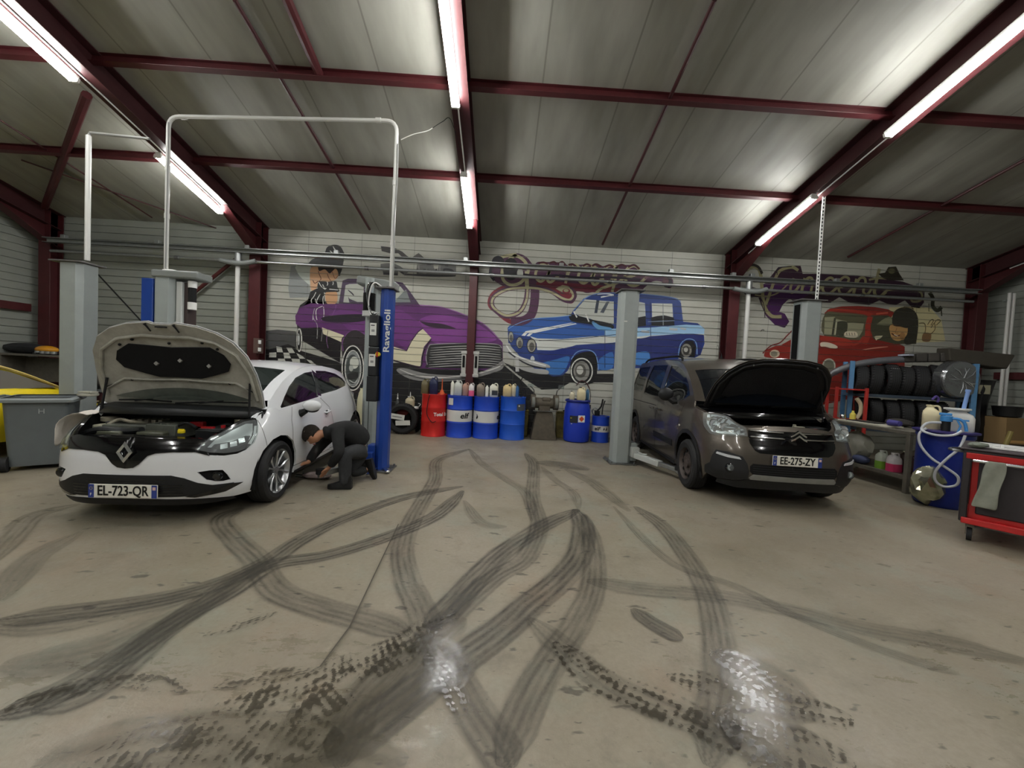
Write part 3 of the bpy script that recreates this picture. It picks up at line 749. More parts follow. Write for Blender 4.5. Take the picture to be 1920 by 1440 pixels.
# ------------------------------------------------------------------ white hatchback
def gh_fn(body,belt,lean,pw=1.0):
    def fn(a,z,off=0.0):
        zb=interp(belt,a); q=body.sa(a); p=body.pt(q,min(z,zb)); 
        if z<=zb: 
            p=body.pt(q,z,off); return p
        d=z-zb
        return (p[0]-lean*d-lean*.35*d*d*1.5+off,a-body.off,z)
    return fn
def make_clio():
    B=clio; car=empty('car',(CLIO_POS[0],CLIO_POS[1],0),CLIO_POS[2],'white hatchback with raised hood and number plate EL-723-QR','car')
    O=B.off
    S=lambda a:B.sa(a)
    fa,fz,fr=.755,.31,.365; ra=3.16
    # --- body skin: bumper and sides in one sheet, unrolled as (arc position, height)
    belt=[(.6,.90),(.80,.925),(1.74,.985),(2.3,1.02),(2.9,1.085),(3.2,1.06),(3.5,.98),(3.76,.95)]
    send=B.S[-1]
    k=lambda a,z:(S(a),z)
    top=[(0,.505),(.06,.512),(.10,.54),(.16,.61),(.22,.632),(.35,.642),(.50,.640),(.60,.602),(.70,.588),(.80,.590),(.88,.612),(.96,.665),(1.03,.75),(1.075,.84),(1.08,.875)]
    top+= [k(.60,.93),k(.66,.965)]
    top+= [k(.74,.955),k(.80,.925)]+[k(a,interp(belt,a)) for a in (1.2,1.74,2.3,2.9,3.2,3.4,3.55)]+[(send-.4,.97),(send,.97)]
    bot=[(send,.24),(send-.5,.22),k(3.58,.20)]
    bot+= [k(ra+fr*math.cos(math.radians(t)),fz+fr*math.sin(math.radians(t))) for t in (-18,0,20,45,70,90,110,135,160,180,198)]
    bot+= [k(2.7,.20),k(2.0,.20),k(1.2,.19)]
    bot+= [k(fa+fr*math.cos(math.radians(t)),fz+fr*math.sin(math.radians(t))) for t in (-18,0,20,45,70,90,110,135,160,180,198)]
    bot+= [(.80,.20),(.60,.225),(.4,.235),(0,.24)]
    grille=[(0,.445),(.335,.445),(.43,.42),(.52,.375),(.62,.345),(.78,.337),(.77,.318),(.66,.290),(.55,.268),(.40,.258),(0,.258)]
    fog=[(.515,.466),(.60,.474),(.69,.466),(.725,.42),(.755,.368),(.70,.362),(.64,.372),(.58,.392)]
    m=MB()
    drape(m,B,top+bot,M_whitecar,0,holes=[fog,grille[1:-1] if False else []][:1],thick=.02)
    # lower grille is cut as a notch along the centre line, so it is laid on as its own dark part
    sk=m.build('body_shell',car,ang=50,weld=1e-4,fix=False)
    sh=sk
    g=MB(); drape(g,B,grille,M_trim,.004,thick=.01); 
    for z in (.285,.31,.335,.36,.385,.41): dline(g,B,[(0,z),(.30 if z>.36 else .42,z)],.006,M_gloss,.008)
    g.build('lower_grille',car,weld=1e-4,fix=False)
    g=MB(); drape(g,B,[(0,.235),(.4,.23),(.6,.22),(.80,.195),(.84,.17),(.6,.17),(0,.175)],M_trim,.006,thick=.02); drape(g,B,[(.43,.255),(.78,.332),(.86,.322),(.72,.268),(.5,.243)],M_gloss,.006,thick=.008)
    g.build('front_splitter',car,weld=1e-4,fix=False)
    for s in(1,-1):
        g=MB(); drape(g,B,fog,M_cavity,-.03,mirror=False,sgn=s); g.build('fog_recess',car,weld=1e-4)
    for s in(1,-1):
        g=MB(); p=B.pt(s*.655,.415,-.012); g.lathe([(.034,0),(.034,-.012),(.026,-.02),(0,-.022)],M_glassd,c=(p[0],p[1],p[2]),axis='Y',n=18); g.lathe([(.04,.012),(.040,-.006),(.034,-.006)],M_gloss,c=(p[0],p[1],p[2]),axis='Y',n=18)
        g.build('fog_lamp',car)
    # gloss black band that carries the badge
    g=MB(); drape(g,B,[(0,.50),(.06,.508),(.10,.536),(.16,.606),(.22,.628),(.35,.638),(.50,.636),(.60,.598),(.56,.66),(.56,.73),(.50,.745),(.40,.742),(.2,.738),(0,.745)],M_gloss,.008,thick=.02,step=.03); 
    g.build('badge_band',car,weld=1e-4,fix=False)
    g=MB()   # lozenge badge: a bevelled ring with a hollow middle
    c=Vector((0,-O-.030,.637)); H_,W=.088,.062
    for i in range(4):
        an=[(0,H_),(W,0),(0,-H_),(-W,0)]; a=an[i];b=an[(i+1)%4]; f=.50
        P=lambda q,k,y:(c.x+q[0]*k,c.y+y-(.10*q[1]*k)*-1*.6,c.z+q[1]*k)
        g.add([P(a,1,.012),P(b,1,.012),P(b,.76,-.006),P(a,.76,-.006),P(a,f,.008),P(b,f,.008)],[(0,1,2,3),(3,2,5,4)],M_chrome)
    g.build('badge',car,smooth=False)
    # headlights
    hl=[(.505,.655),(.55,.71),(.60,.745),(.75,.80),(.95,.858),(1.054,.868),(1.058,.81),(1.02,.74),(.96,.665),(.88,.625),(.80,.612),(.70,.612),(.60,.628)]
    for s in(1,-1):
        h=MB(); drape(h,B,[(.50,.64),(.55,.71),(.60,.75),(.75,.808),(.95,.868),(1.075,.878),(1.08,.84),(1.04,.75),(.97,.665),(.885,.612),(.80,.59),(.70,.586),(.60,.60)],M_gloss,-.004,mirror=False,sgn=s,thick=.02)
        ho=h.build('headlight',car,weld=1e-4,fix=False)
        h=MB()
        drape(h,B,[(.58,.668),(.66,.66),(.76,.655),(.86,.668),(.93,.70),(.985,.76),(1.02,.83),(.96,.835),(.80,.79),(.64,.73)],M_refl,.000,mirror=False,sgn=s)
        drape(h,B,[(.60,.655),(.70,.64),(.82,.645),(.90,.675),(.945,.73),(.90,.735),(.76,.70),(.63,.69)],M_eng,.003,mirror=False,sgn=s)
        for q in ((.70,.668),(.775,.678),(.85,.70)):
            drape(h,B,[(q[0]-.028,q[1]-.022),(q[0]+.028,q[1]-.016),(q[0]+.030,q[1]+.026),(q[0]-.026,q[1]+.018)],M_refl,.007,mirror=False,sgn=s)
        drape(h,B,[(.90,.665),(.97,.73),(1.02,.81),(1.045,.81),(1.0,.73),(.93,.655)],mat('lamp light guide','#e9ecee',.2),.005,mirror=False,sgn=s)
        h.build('reflector',ho,weld=1e-4)
        h=MB(); drape(h,B,hl,M_lens,.012,mirror=False,sgn=s); h.build('lens',ho,weld=1e-4)
    plate(car,0,-O-.018,.317,'EL-723-QR')
    # --- greenhouse
    fn=gh_fn(B,belt,.50)
    out=[(.66,.94),(.72,1.03),(.90,1.115),(1.15,1.215),(1.50,1.315),(1.8,1.365),(2.1,1.385),(2.4,1.385),(2.75,1.35),(3.0,1.29),(3.25,1.19),(3.42,1.07),(3.5,.98),(3.2,1.03),(2.9,1.07),(2.3,1.0),(1.74,.965),(1.2,.94),(.80,.905)]
    w1=[(.84,.952),(1.0,1.045),(1.2,1.145),(1.45,1.235),(1.75,1.29),(1.98,1.305),(1.90,1.18),(1.76,1.005),(1.4,.985)]
    w2=[(1.86,1.03),(1.98,1.18),(2.10,1.315),(2.4,1.31),(2.7,1.27),(2.88,1.20),(2.95,1.14),(2.86,1.10),(2.4,1.055)]
    m=MB(); drape(m,B,out,M_whitecar,0,holes=[w1,w2],fn=fn,thick=.018); 
    # roof, windscreen surround, hatch
    ed=[(.72,1.03),(.90,1.115),(1.15,1.215),(1.50,1.315),(1.8,1.365),(2.1,1.385),(2.4,1.385),(2.75,1.35),(3.0,1.29),(3.25,1.19),(3.42,1.07),(3.5,.98)]
    def E(a,z): p=fn(a,z); return p
    roofe=catmull([Vector((a,z,0)) for a,z in ed[3:9]],5)
    m.grid([rrow(E(p.x,p.y),.17*max(0,1-(p.x-1.5)/1.0),.045) for p in roofe],M_whitecar)
    wse=catmull([Vector((a,z,0)) for a,z in ed[:4]],5)
    rows=[rrow(E(p.x,p.y),.30-.13*i/(len(wse)-1),.0+.045*(i/(len(wse)-1))) for i,p in enumerate(wse)]
    n=len(rows[0])
    m.grid([r[:2] for r in rows],M_whitecar); m.grid([r[-2:] for r in rows],M_whitecar)
    hte=catmull([Vector((a,z,0)) for a,z in ed[8:]],5)
    rows2=[rrow(E(p.x,p.y),-.20,.02) for p in hte]
    m.grid([r[:3] for r in rows2],M_whitecar); m.grid([r[-3:] for r in rows2],M_whitecar); m.grid(rows2[:3],M_whitecar)
    last=rows2[-1]; m.grid([last,[(x*1.0,3.76-O-.10*abs(x/.7)**3-.02,.93) for x,y,z in last],[(x,3.76-O-.10*abs(x/.7)**3,.6) for x,y,z in last]],M_whitecar)
    m.build('cabin_shell',car,ang=45,weld=1e-4)
    g=MB(); g.grid([[Vector(p)+Vector((0,-.0,.0)) for p in r[1:-1]] for r in rows],G_wind); g.build('windscreen',car)
    g=MB(); g.grid([r[2:-2] for r in rows2[2:-1]],G_side); g.build('rear_window',car)
    for s in(1,-1):
        for nm,w in(('front_side_window',w1),('rear_side_window',w2)):
            g=MB(); drape(g,B,w,G_side,-.008,fn=fn,mirror=False,sgn=s); g.build(nm,car,weld=1e-4)
        g=MB(); dline(g,B,w1+[w1[0]],.014,M_gloss,.002,fn=fn,mirror=False,sgn=s); dline(g,B,w2+[w2[0]],.014,M_gloss,.002,fn=fn,mirror=False,sgn=s); dline(g,B,[(1.80,1.0),(1.93,1.17),(2.04,1.31)],.085,M_gloss,.001,fn=fn,mirror=False,sgn=s)
        g.build('window_trim',car)
        # mirrors
        g=MB(); g.sphere((s*.965,1.19-O,.945),.088,M_whitecar,n=20,sc=(1.18,.75,.72)); mo=g.build('side_mirror',car)
        g=MB(); g.tube([(s*.80,1.20-O,.86),(s*.84,1.20-O,.85),(s*.90,1.20-O,.885)],[.05,.045,.03],M_trim,n=10); g.sphere((s*.955,1.215-O,.905),.08,M_trim,n=16,sc=(1.0,.6,.55)); g.build('mirror_stalk',mo)
        g=MB(); pA=fn(1.84,.79,.012); pB=fn(1.99,.80,.012)
        g.tube([(s*(pA[0]-.01),pA[1],pA[2]),(s*(pA[0]+.018),pA[1]+.02,pA[2]),(s*(pB[0]+.018),pB[1]-.02,pB[2]),(s*(pB[0]-.01),pB[1],pB[2])],.013,M_whitecar,n=8); g.sphere((s*pA[0]+s*-.008,pA[1]+.07,pA[2]-.005),.045,M_gloss,n=14,sc=(.25,1.1,.7)); g.build('door_handle',car)
        g=MB(); dl=[k(1.02,.30),k(1.0,.55),k(.98,.8),k(1.04,.94)]; dline(g,B,dl,.006,M_cavity,.0015,mirror=False,sgn=s)
        dline(g,B,[k(2.10,.27),k(2.14,.6),k(2.02,.85),k(1.80,.98)],.006,M_cavity,.0015,mirror=False,sgn=s); dline(g,B,[k(1.02,.28),k(2.1,.26)],.006,M_cavity,.0015,mirror=False,sgn=s)
        dline(g,B,[k(2.10,.27),k(2.6,.27)],.006,M_cavity,.0015,mirror=False,sgn=s); dline(g,B,[(1.08,.86),(1.10,.70),(1.13,.58)],.005,M_cavity,.0015,mirror=False,sgn=s)
        g.build('panel_seams',car)
        g=MB(); drape(g,B,[k(1.12,.215),k(2.78,.215),k(2.78,.18),k(1.12,.18)],M_trim,.006,mirror=False,sgn=s,thick=.02); g.build('side_skirt',car,weld=1e-4,fix=False)
        # wheel houses
        for a in (fa,ra):
            g=MB(); x0=.52; x1=.80 if a<1 else .825
            P=[(fr+.004)*1 for _ in range(1)]
            rows=[[(s*xx,a-O+math.cos(math.radians(t))*(fr+.004),fz+math.sin(math.radians(t))*(fr+.004)) for xx in(x0,x1)] for t in range(-15,196,15)]
            g.grid(rows,M_cavity)
            g.add([(s*x0,a-O,fz)]+[r[0] for r in rows],[(0,i,i+1) for i in range(1,len(rows))],M_cavity); g.build('wheel_arch_liner',car)
    # wheels
    for a,stx in((fa,-.0),(ra,0)):
        for s in(1,-1): wheel(car,s*.745,a-O,.308,.205,s,'alloy',stx)
    # --- engine bay
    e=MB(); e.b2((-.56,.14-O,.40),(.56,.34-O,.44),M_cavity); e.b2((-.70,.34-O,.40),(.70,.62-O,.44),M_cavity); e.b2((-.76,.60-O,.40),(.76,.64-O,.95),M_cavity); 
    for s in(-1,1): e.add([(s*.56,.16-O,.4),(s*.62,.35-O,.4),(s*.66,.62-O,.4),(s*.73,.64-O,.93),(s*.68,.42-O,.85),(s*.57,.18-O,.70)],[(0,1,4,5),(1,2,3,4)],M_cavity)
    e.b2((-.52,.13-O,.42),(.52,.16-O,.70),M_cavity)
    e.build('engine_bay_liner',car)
    e=MB() # inner wing flanges white
    for s in(-1,1):
        top_=[B.pt(s*q,z,.0) for q,z in((1.075,.875),(S(.55),.918),(S(.62),.942),(S(.68),.965))]
        inn=[(p[0]-s*.045,p[1],p[2]+.006) for p in top_]; in2=[(p[0]-s*.075,p[1],p[2]-.03) for p in top_]
        e.grid([top_,inn,in2],M_whitecar)
    e.build('wing_flange',car)
    e=MB(); rows=[]   # slam panel cover: glossy black sheet behind the badge band
    for i in range(6):
        t=i/5; y=B.pt(.0,.743)[1]+.0+t*.11; z=.742+.008*math.sin(t*PI*.6)
        rows.append([(x,y+ .10*abs(x/.6)**2.5*(1-t*.6),z-.03*abs(x/.6)**2) for x in [-.56+.112*j for j in range(11)]])
    e.grid(rows,M_gloss); e.build('radiator_cover',car,solid=.01)
    e=MB()
    for x,y,w,d,h,r in((-.30,.42,.34,.20,.10,.10),(.02,.44,.26,.24,.13,-.05)): e.box((x,y-O,.75),(w,d,h),M_engg,(0,0,r))
    for i in range(4): e.box((-.05+i*.05,.43-O,.818),(.015,.18,.012),M_engg)
    e.build('engine_cover',car,bevel=.015)
    e=MB(); e.box((.44,.40-O,.70),(.24,.19,.16),M_eng); e.box((.44,.40-O,.785),(.22,.16,.012),mat('battery top','#2b2d2e',.4)); b=e.build('battery',car,bevel=.008)
    e=MB(); e.cyl((.50,.40-O,.79),(.50,.40-O,.815),.018,M_redp); e.box((.40,.35-O,.795),(.10,.04,.02),M_redp); e.build('terminal_cap',b)
    e=MB(); e.box((-.52,.45-O,.72),(.16,.17,.13),mat('dirty reservoir plastic','#9a9884',.5)); e.cyl((-.52,.45-O,.785),(-.52,.45-O,.81),.03,M_eng); e.build('coolant_reservoir',car,bevel=.02)
    e=MB(); e.cyl((.25,.24-O,.76),(.25,.24-O,.785),.028,M_yel); e.box((.25,.24-O,.79),(.05,.014,.012),M_yel); e.build('washer_cap',car,bevel=.003)
    e=MB(); e.tube(catmull([(-.62,.30-O,.70),(-.45,.28-O,.76),(-.25,.30-O,.75),(-.10,.27-O,.77)],5),.028,M_eng); e.tube(catmull([(.30,.50-O,.72),(.45,.54-O,.80),(.60,.50-O,.76)],5),.022,M_eng); e.tube(catmull([(-.2,.55-O,.74),(.05,.56-O,.80),(.3,.55-O,.75)],5),.014,M_eng)
    e.tube(catmull([(-.5,.36-O,.76),(-.42,.42-O,.83),(-.3,.40-O,.82),(-.22,.48-O,.80)],5),.016,M_cast)
    e.tube(catmull([(.1,.34-O,.78),(.2,.36-O,.83),(.32,.32-O,.80)],5),.012,M_blk2)
    e.build('engine_hoses',car)
    for sx,sz in((-.58,.80),(.60,.82)):
        e=MB(); e.cyl((sx,.53-O,sz),(sx,.53-O,sz+.04),.07,M_cast,n=20); e.build('suspension_top',car,bevel=.004)
    e=MB(); e.box((-.24,.54-O,.775),(.32,.09,.03),M_cast)
    for i in range(5): e.box((-.36+.06*i,.54-O,.80),(.035,.10,.06),M_cast)
    e.build('intake_manifold',car,bevel=.004)
    e=MB(); e.box((.20,.52-O,.80),(.12,.06,.05),M_redp); e.build('red_connector',car,bevel=.01)
    e=MB(); e.box((-.02,.30-O,.735),(.22,.12,.05),mat('olive plastic cover','#4d4f40',.4)); e.box((-.36,.30-O,.73),(.20,.10,.05),mat('olive plastic cover','#4d4f40',.4)); e.build('air_intake',car,bevel=.015)
    # scuttle
    e=MB(); rows=[]
    for (dy,z) in((-.10,.90),(-.06,.955),(0,.975),(.05,.99)):
        rows.append([(x,.66-O+dy-.22*(1-abs(x/.76)**2.2),z-.03*abs(x/.76)**2) for x in [-.76+.095*j for j in range(17)]])
    e.grid(rows,M_eng); e.build('scuttle_panel',car,solid=.01)
    for s,x0,x1 in((1,.05,.60),(-1,-.52,.0)):
        e=MB(); f=lambda x,z,dy:(x,.70-O-.24*(1-abs(x/.76)**2.2)+dy,z)
        e.tube([f(x0,1.0,-.02),f((x0+x1)/2,1.015,.02),f(x1,1.01,.0)],.008,M_blk2,n=6); e.tube([f(x0+.2,1.005,-.03),f((x0+x1)/2+.1,1.03,-.01)],.006,M_blk2,n=6); e.build('wiper',car)
    # --- raised hood
    hd=[(.0,.822),(.08,.825),(.11,.84),(.30,.815),(.45,.765),(.58,.68),(.67,.54),(.715,.35),(.735,.15),(.735,.0),(.6,-.02),(.3,-.05),(0,-.06)]
    padp=[(0,.585),(.2,.60),(.35,.61),(.46,.54),(.50,.45),(.46,.37),(.30,.31),(.19,.275),(0,.275)]
    ph=math.radians(65); hy=.68-O; hz=.975
    def hfn(x,l,off=0.0):   # crown across and along; outer skin faces away from the bay
        c=.055*(1-(x/.74)**2)+.05*(1-((l-.35)/.5)**2)-.05
        n=c-off
        return (x,hy-l*math.cos(ph)+n*math.sin(ph),hz+l*math.sin(ph)+n*math.cos(ph))
    h=MB(); drape(h,None,hd,M_whitecar,0,fn=hfn,thick=.006,step=.06)
    drape(h,None,[(x*.99,l*.99) for x,l in hd],M_hoodin,.022,fn=hfn,step=.06,thick=.01)
    ho=h.build('hood',car,ang=60,weld=1e-4,fix=False)
    h=MB(); drape(h,None,padp,M_pad,.040,fn=hfn,step=.06,thick=.016); pd=h.build('insulation_pad',ho,weld=1e-4,fix=False)
    h=MB()
    for s in (-1,1):
        h.tube([hfn(x*s,l,.03) for x,l in((.68,.08),(.66,.35),(.58,.55),(.42,.66),(.2,.70),(0,.69))],.016,M_hoodin,n=8)
        h.tube([hfn(x*s,l,.03) for x,l in((.66,.16),(.5,.25),(.3,.24),(0,.25))],.012,M_hoodin,n=8)
        h.tube([hfn(x*s,l,.035) for x,l in((.66,.17),(.5,.245),(.28,.235),(.06,.24))],.006,M_blk2,n=6)
    h.build('hood_frame_rib',ho)
    for x,l in ((0,.63),(.3,.655),(-.3,.655),(-.42,.6),(.42,.6),(.44,.24),(-.44,.24)):
        h=MB(); h.sphere(Vector(hfn(x,l,.032)),.013,M_blk2,n=8); h.build('rubber_stop',ho)
    for x in(-.12,.12):
        h=MB(); h.tube([hfn(x-.005,.825,.035),hfn(x,.81,.037),hfn(x+.02,.75,.04)],[.013,.008,.006],M_blk2,n=6); h.build('rubber_stop',ho)
    h=MB(); h.box(hfn(0,.795,.036),(.09,.02,.012),M_blk2); h.build('latch',ho)
    for x,l in ((-.17,.42),(.05,.46),(.30,.42)):
        h=MB(); h.box(hfn(x,l,.046),(.028,.02,.028),mat('pad clip','#9c9c96',.5),(0,.78,0)); h.build('pad_clip',ho)
    for s in(-1,1):
        h=MB(); strut(h,(s*.66,.52-O,.88),hfn(s*.64,.26,.03),.010,M_blk2); h.build('hood_strut',car)
    # interior
    for s in(-1,1): seat(car,s*.36,1.65-O,.32)
    g=MB(); m_=mat('dark seat cloth','#1d1f22',.9); g.box((0,2.55-O,.45),(1.2,.5,.16),m_); g.box((0,2.80-O,.78),(1.2,.14,.55),m_,(-.25,0,0)); g.build('rear_bench',car,bevel=.04)
    g=MB(); g.b2((-.68,.95-O,.70),(.68,1.22-O,.90),M_trim); g.build('dashboard',car,bevel=.05)
    g=MB(); w=[(.36+.18*math.cos(t*PI/8),1.32-O+.05*math.sin(t*PI/8),.90+.17*math.sin(t*PI/8)) for t in range(16)]; g.tube(w,.014,M_trim,closed=True,n=8); g.build('steering_wheel',car)
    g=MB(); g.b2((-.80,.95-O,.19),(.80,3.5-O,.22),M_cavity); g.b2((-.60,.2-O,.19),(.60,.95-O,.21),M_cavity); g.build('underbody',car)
    return car
make_clio()
# ------------------------------------------------------------------ dark bronze people carrier
def make_berl():
    B=berl; O=B.off; car=empty('car',(BERL_POS[0],BERL_POS[1],0),BERL_POS[2],'dark bronze family van with raised black hood and number plate EE-275-ZY','car')
    S=lambda a:B.sa(a); k=lambda a,z:(S(a),z)
    fa,fz,fr=.83,.375,.385; ra=3.60
    belt=[(.7,1.10),(.85,1.17),(1.0,1.20),(1.39,1.085),(2.2,1.10),(3.3,1.09),(4.0,1.12),(4.39,1.12)]
    send=B.S[-1]
    top=[(0,.955),(.25,.95),(.44,.93),(.50,.925),(.80,1.015),(1.04,1.045),(1.19,1.04),k(.72,1.085),k(.80,1.10),k(1.1,1.10),k(1.39,1.075),k(2.2,1.09),k(3.3,1.08),k(4.0,1.10),(send-.4,1.10),(send,1.10)]
    bot=[(send,.32),(send-.5,.30),k(4.15,.27)]
    arcp=lambda c:[k(c+fr*math.cos(math.radians(t)),fz+fr*math.sin(math.radians(t))) for t in (-24,0,20,45,70,90,110,135,160,180,204)]
    bot+= arcp(ra)+[k(3.0,.22),k(2.0,.21),k(1.35,.21)]+arcp(fa)+[(.98,.32),(.83,.295),(.60,.31),(.46,.35),(0,.35)]
    m=MB(); drape(m,B,top+bot,M_bronze,0,thick=.02); m.build('body_shell',car,ang=50,weld=1e-4,fix=False)
    up=[(0,.80),(.42,.79),(.485,.80),(.475,.75),(.42,.675),(.37,.652),(0,.650)]
    g=MB(); drape(g,B,up,M_gloss,.005,thick=.012); g.build('upper_grille',car,weld=1e-4,fix=False)
    g=MB(); drape(g,B,[(0,.905),(.30,.900),(.485,.895),(.49,.825),(.46,.79),(0,.80)],M_gloss,.006,thick=.01); go=g.build('grille_bar_panel',car,weld=1e-4,fix=False)
    for s in(1,-1):
        for z0,z1 in ((.893,.90),(.828,.832)):
            g=MB(); c=[(.10,z0),(.30,z0+.001),(.47,z1)]; P=[B.pt(s*a,b,.018) for a,b in catmull([Vector((a,b,0)) for a,b in c],5) for a,b in [(a,b)]] if False else [B.pt(s*p.x,p.y,.018) for p in catmull([Vector((a,b,0)) for a,b in c],5)]
            g.tube(P,.0085,M_chrome,n=8); g.build('chrome_strip',go)
    for z in(.862,.908):   # double chevron badge
        g=MB(); y=-O-.03; pts=[(-.085,z-.030),(-.045,z-.008),(0,z+.028),(.045,z-.008),(.085,z-.030),(.085,z-.050),(.045,z-.030),(0,z+.002),(-.045,z-.030),(-.085,z-.050)]
        g.prism(pts,y-.012+.10*(z-.845)*5*.4,y+.02+.10*(z-.845)*5*.4,M_chrome,'Y'); g.build('badge',car,bevel=.004,smooth=False)
    plate(car,0,-O-.022,.592,'EE-275-ZY')
    lowg=[(0,.525),(.44,.53),(.47,.50),(.47,.44),(.44,.41),(0,.405)]
    g=MB(); drape(g,B,lowg,M_cavity,.004,thick=.01)
    for z in(.43,.455,.48,.505): dline(g,B,[(0,z),(.44,z)],.006,M_trim,.008)
    g.build('lower_grille',car,weld=1e-4,fix=False)
    g=MB(); drape(g,B,[(0,.405),(.43,.41),(.47,.37),(.46,.345),(0,.345)],mat('grey skid plate','#8a8a85',.5,var=.2),.010,thick=.02); g.build('skid_plate',car,weld=1e-4,fix=False)
    g=MB(); drape(g,B,[(0,.348),(.45,.348),(.60,.305),(.83,.29),(.86,.24),(.6,.22),(0,.24)],M_trim,.0,thick=.02); g.build('under_tray',car,weld=1e-4,fix=False)
    for s in(1,-1):
        g=MB(); drape(g,B,[(.50,.525),(.55,.60),(.70,.635),(.84,.635),(.88,.56),(.90,.47),(.98,.42),(1.0,.33),(.83,.297),(.60,.312),(.48,.345),(.475,.44)],M_trim,.004,mirror=False,sgn=s,thick=.012); bc=g.build('bumper_corner',car,weld=1e-4,fix=False)
        g=MB(); drape(g,B,[(.56,.565),(.58,.590),(.82,.615),(.83,.592),(.70,.572)],M_refl,.012,mirror=False,sgn=s,thick=.01); g.build('daytime_light',car,weld=1e-4,fix=False)
        p=B.pt(s*.665,.455,.002); g=MB(); g.lathe([(.040,.008),(.040,-.012),(.030,-.022),(0,-.026)],M_lens,c=p,axis='Y',n=18); g.lathe([(.034,.006),(.028,-.004),(0,.004)],M_refl,c=p,axis='Y',n=18); g.lathe([(.052,.02),(.050,-.008),(.042,-.012),(.040,.0)],M_gloss,c=p,axis='Y',n=18,cap=False); g.build('fog_lamp',car)
        hl=[(.497,.828),(.515,.915),(.62,.955),(.80,1.018),(.95,1.042),(1.05,1.048),(1.185,1.040),(1.14,.95),(1.08,.875),(.967,.806),(.85,.800),(.813,.815),(.66,.815)]
        h=MB(); drape(h,B,hl,M_gloss,-.006,mirror=False,sgn=s,thick=.02); ho=h.build('headlight',car,weld=1e-4,fix=False)
        h=MB(); drape(h,B,[(.53,.84),(.54,.90),(.70,.965),(.88,1.015),(1.05,1.03),(1.14,1.02),(1.08,.92),(.96,.83),(.82,.825)],M_refl,.0,mirror=False,sgn=s)
        h.build('reflector',ho,weld=1e-4)
        for q,z,r in ((.98,.93,.052),(.80,.905,.050),(.62,.875,.036)):
            h=MB(); p=B.pt(s*q,z,.004); h.lathe([(r,.0),(r*.95,-.012),(r*.5,.01),(0,.015)],M_refl,c=p,axis='Y',n=20); h.lathe([(r*1.05,0),(r*1.05,-.014),(r*.95,-.014)],M_chrome,c=p,axis='Y',n=20,cap=False); h.build('lamp_bowl',ho)
        h=MB(); drape(h,B,hl,M_lens,.018,mirror=False,sgn=s); h.build('lens',ho,weld=1e-4)
        for a in (fa,ra):
            g=MB(); rows=[[(s*xx,a-O+math.cos(math.radians(t))*(fr+.005),fz+math.sin(math.radians(t))*(fr+.005)) for xx in(.50,.855)] for t in range(-20,201,15)]
            g.grid(rows,M_cavity); g.add([(s*.50,a-O,fz)]+[r[0] for r in rows],[(0,i,i+1) for i in range(1,len(rows))],M_cavity); g.build('wheel_arch_liner',car)
            g=MB(); dline(g,B,arcp(a),.055,M_trim,.008,mirror=False,sgn=s); g.build('arch_trim',car)
        g=MB(); drape(g,B,[k(1.3,.25),k(3.12,.25),k(3.12,.20),k(1.3,.20)],M_trim,.008,mirror=False,sgn=s,thick=.03); g.build('side_sill',car,weld=1e-4,fix=False)
        g=MB(); drape(g,B,[k(1.35,.55),k(2.25,.55),k(2.25,.46),k(1.35,.46)],M_trim,.012,mirror=False,sgn=s,thick=.015); g.build('side_moulding',car,weld=1e-4,fix=False)
    # greenhouse
    fn=gh_fn(B,belt,.22)
    out=[(.76,1.075),(.80,1.17),(.95,1.30),(1.15,1.44),(1.40,1.57),(1.65,1.67),(1.95,1.735),(2.5,1.765),(3.3,1.765),(4.0,1.74),(4.22,1.70),(4.30,1.55),(4.36,1.2),(4.36,1.08),(4.0,1.09),(3.3,1.07),(2.2,1.07),(1.39,1.06),(1.1,1.08)]
    w1=[(1.02,1.235),(1.15,1.36),(1.35,1.48),(1.60,1.585),(1.85,1.645),(2.18,1.665),(2.14,1.40),(2.10,1.135),(1.42,1.115),(1.18,1.165)]
    w2=[(2.28,1.14),(2.33,1.40),(2.38,1.67),(3.2,1.675),(3.26,1.4),(3.2,1.14)]
    w3=[(3.40,1.18),(3.42,1.66),(4.05,1.64),(4.12,1.4),(4.10,1.18)]
    m=MB(); drape(m,B,out,M_bronze,0,holes=[w1,w2,w3],fn=fn,thick=.018,step=.05)
    ed=out[1:13]; E=lambda a,z: fn(a,z)
    roofe=catmull([Vector((a,z,0)) for a,z in ed[3:10]],5)
    m.grid([rrow(E(p.x,p.y),.20*max(0,1-(p.x-1.40)/1.2),.055,pw=2.4) for p in roofe],M_bronze)
    wse=catmull([Vector((a,z,0)) for a,z in ed[:4]],5)
    rows=[rrow(E(p.x,p.y),.30-.10*i/(len(wse)-1),.055*(i/(len(wse)-1))) for i,p in enumerate(wse)]
    m.grid([r[:2] for r in rows],M_bronze); m.grid([r[-2:] for r in rows],M_bronze)
    hte=catmull([Vector((a,z,0)) for a,z in ed[9:]],5); rows2=[rrow(E(p.x,p.y),-.06,.03*(1-i/15)) for i,p in enumerate(hte)]
    m.grid([r[:3] for r in rows2],M_bronze); m.grid([r[-3:] for r in rows2],M_bronze); m.grid(rows2[:5],M_bronze); last=rows2[-1]
    m.grid([last,[(x,4.39-O-.03,1.0) for x,y,z in last],[(x,4.39-O,.6) for x,y,z in last]],M_bronze)
    m.build('cabin_shell',car,ang=45,weld=1e-4)
    g=MB(); g.grid([r[1:-1] for r in rows],glass_mat('dark windscreen glass','#10141a',.75)); wsc=g.build('windscreen',car)
    g=MB(); g.grid([r[2:-2] for r in rows2[4:]],G_side); g.build('rear_window',car)
    g=MB(); p=Vector(rows[9][5])+Vector((0,.012,-.008)); g.box(p,(.055,.004,.045),mat('inspection sticker','#cfe0f0',.5),(-.6,0,0)); g.build('windscreen_sticker',wsc)
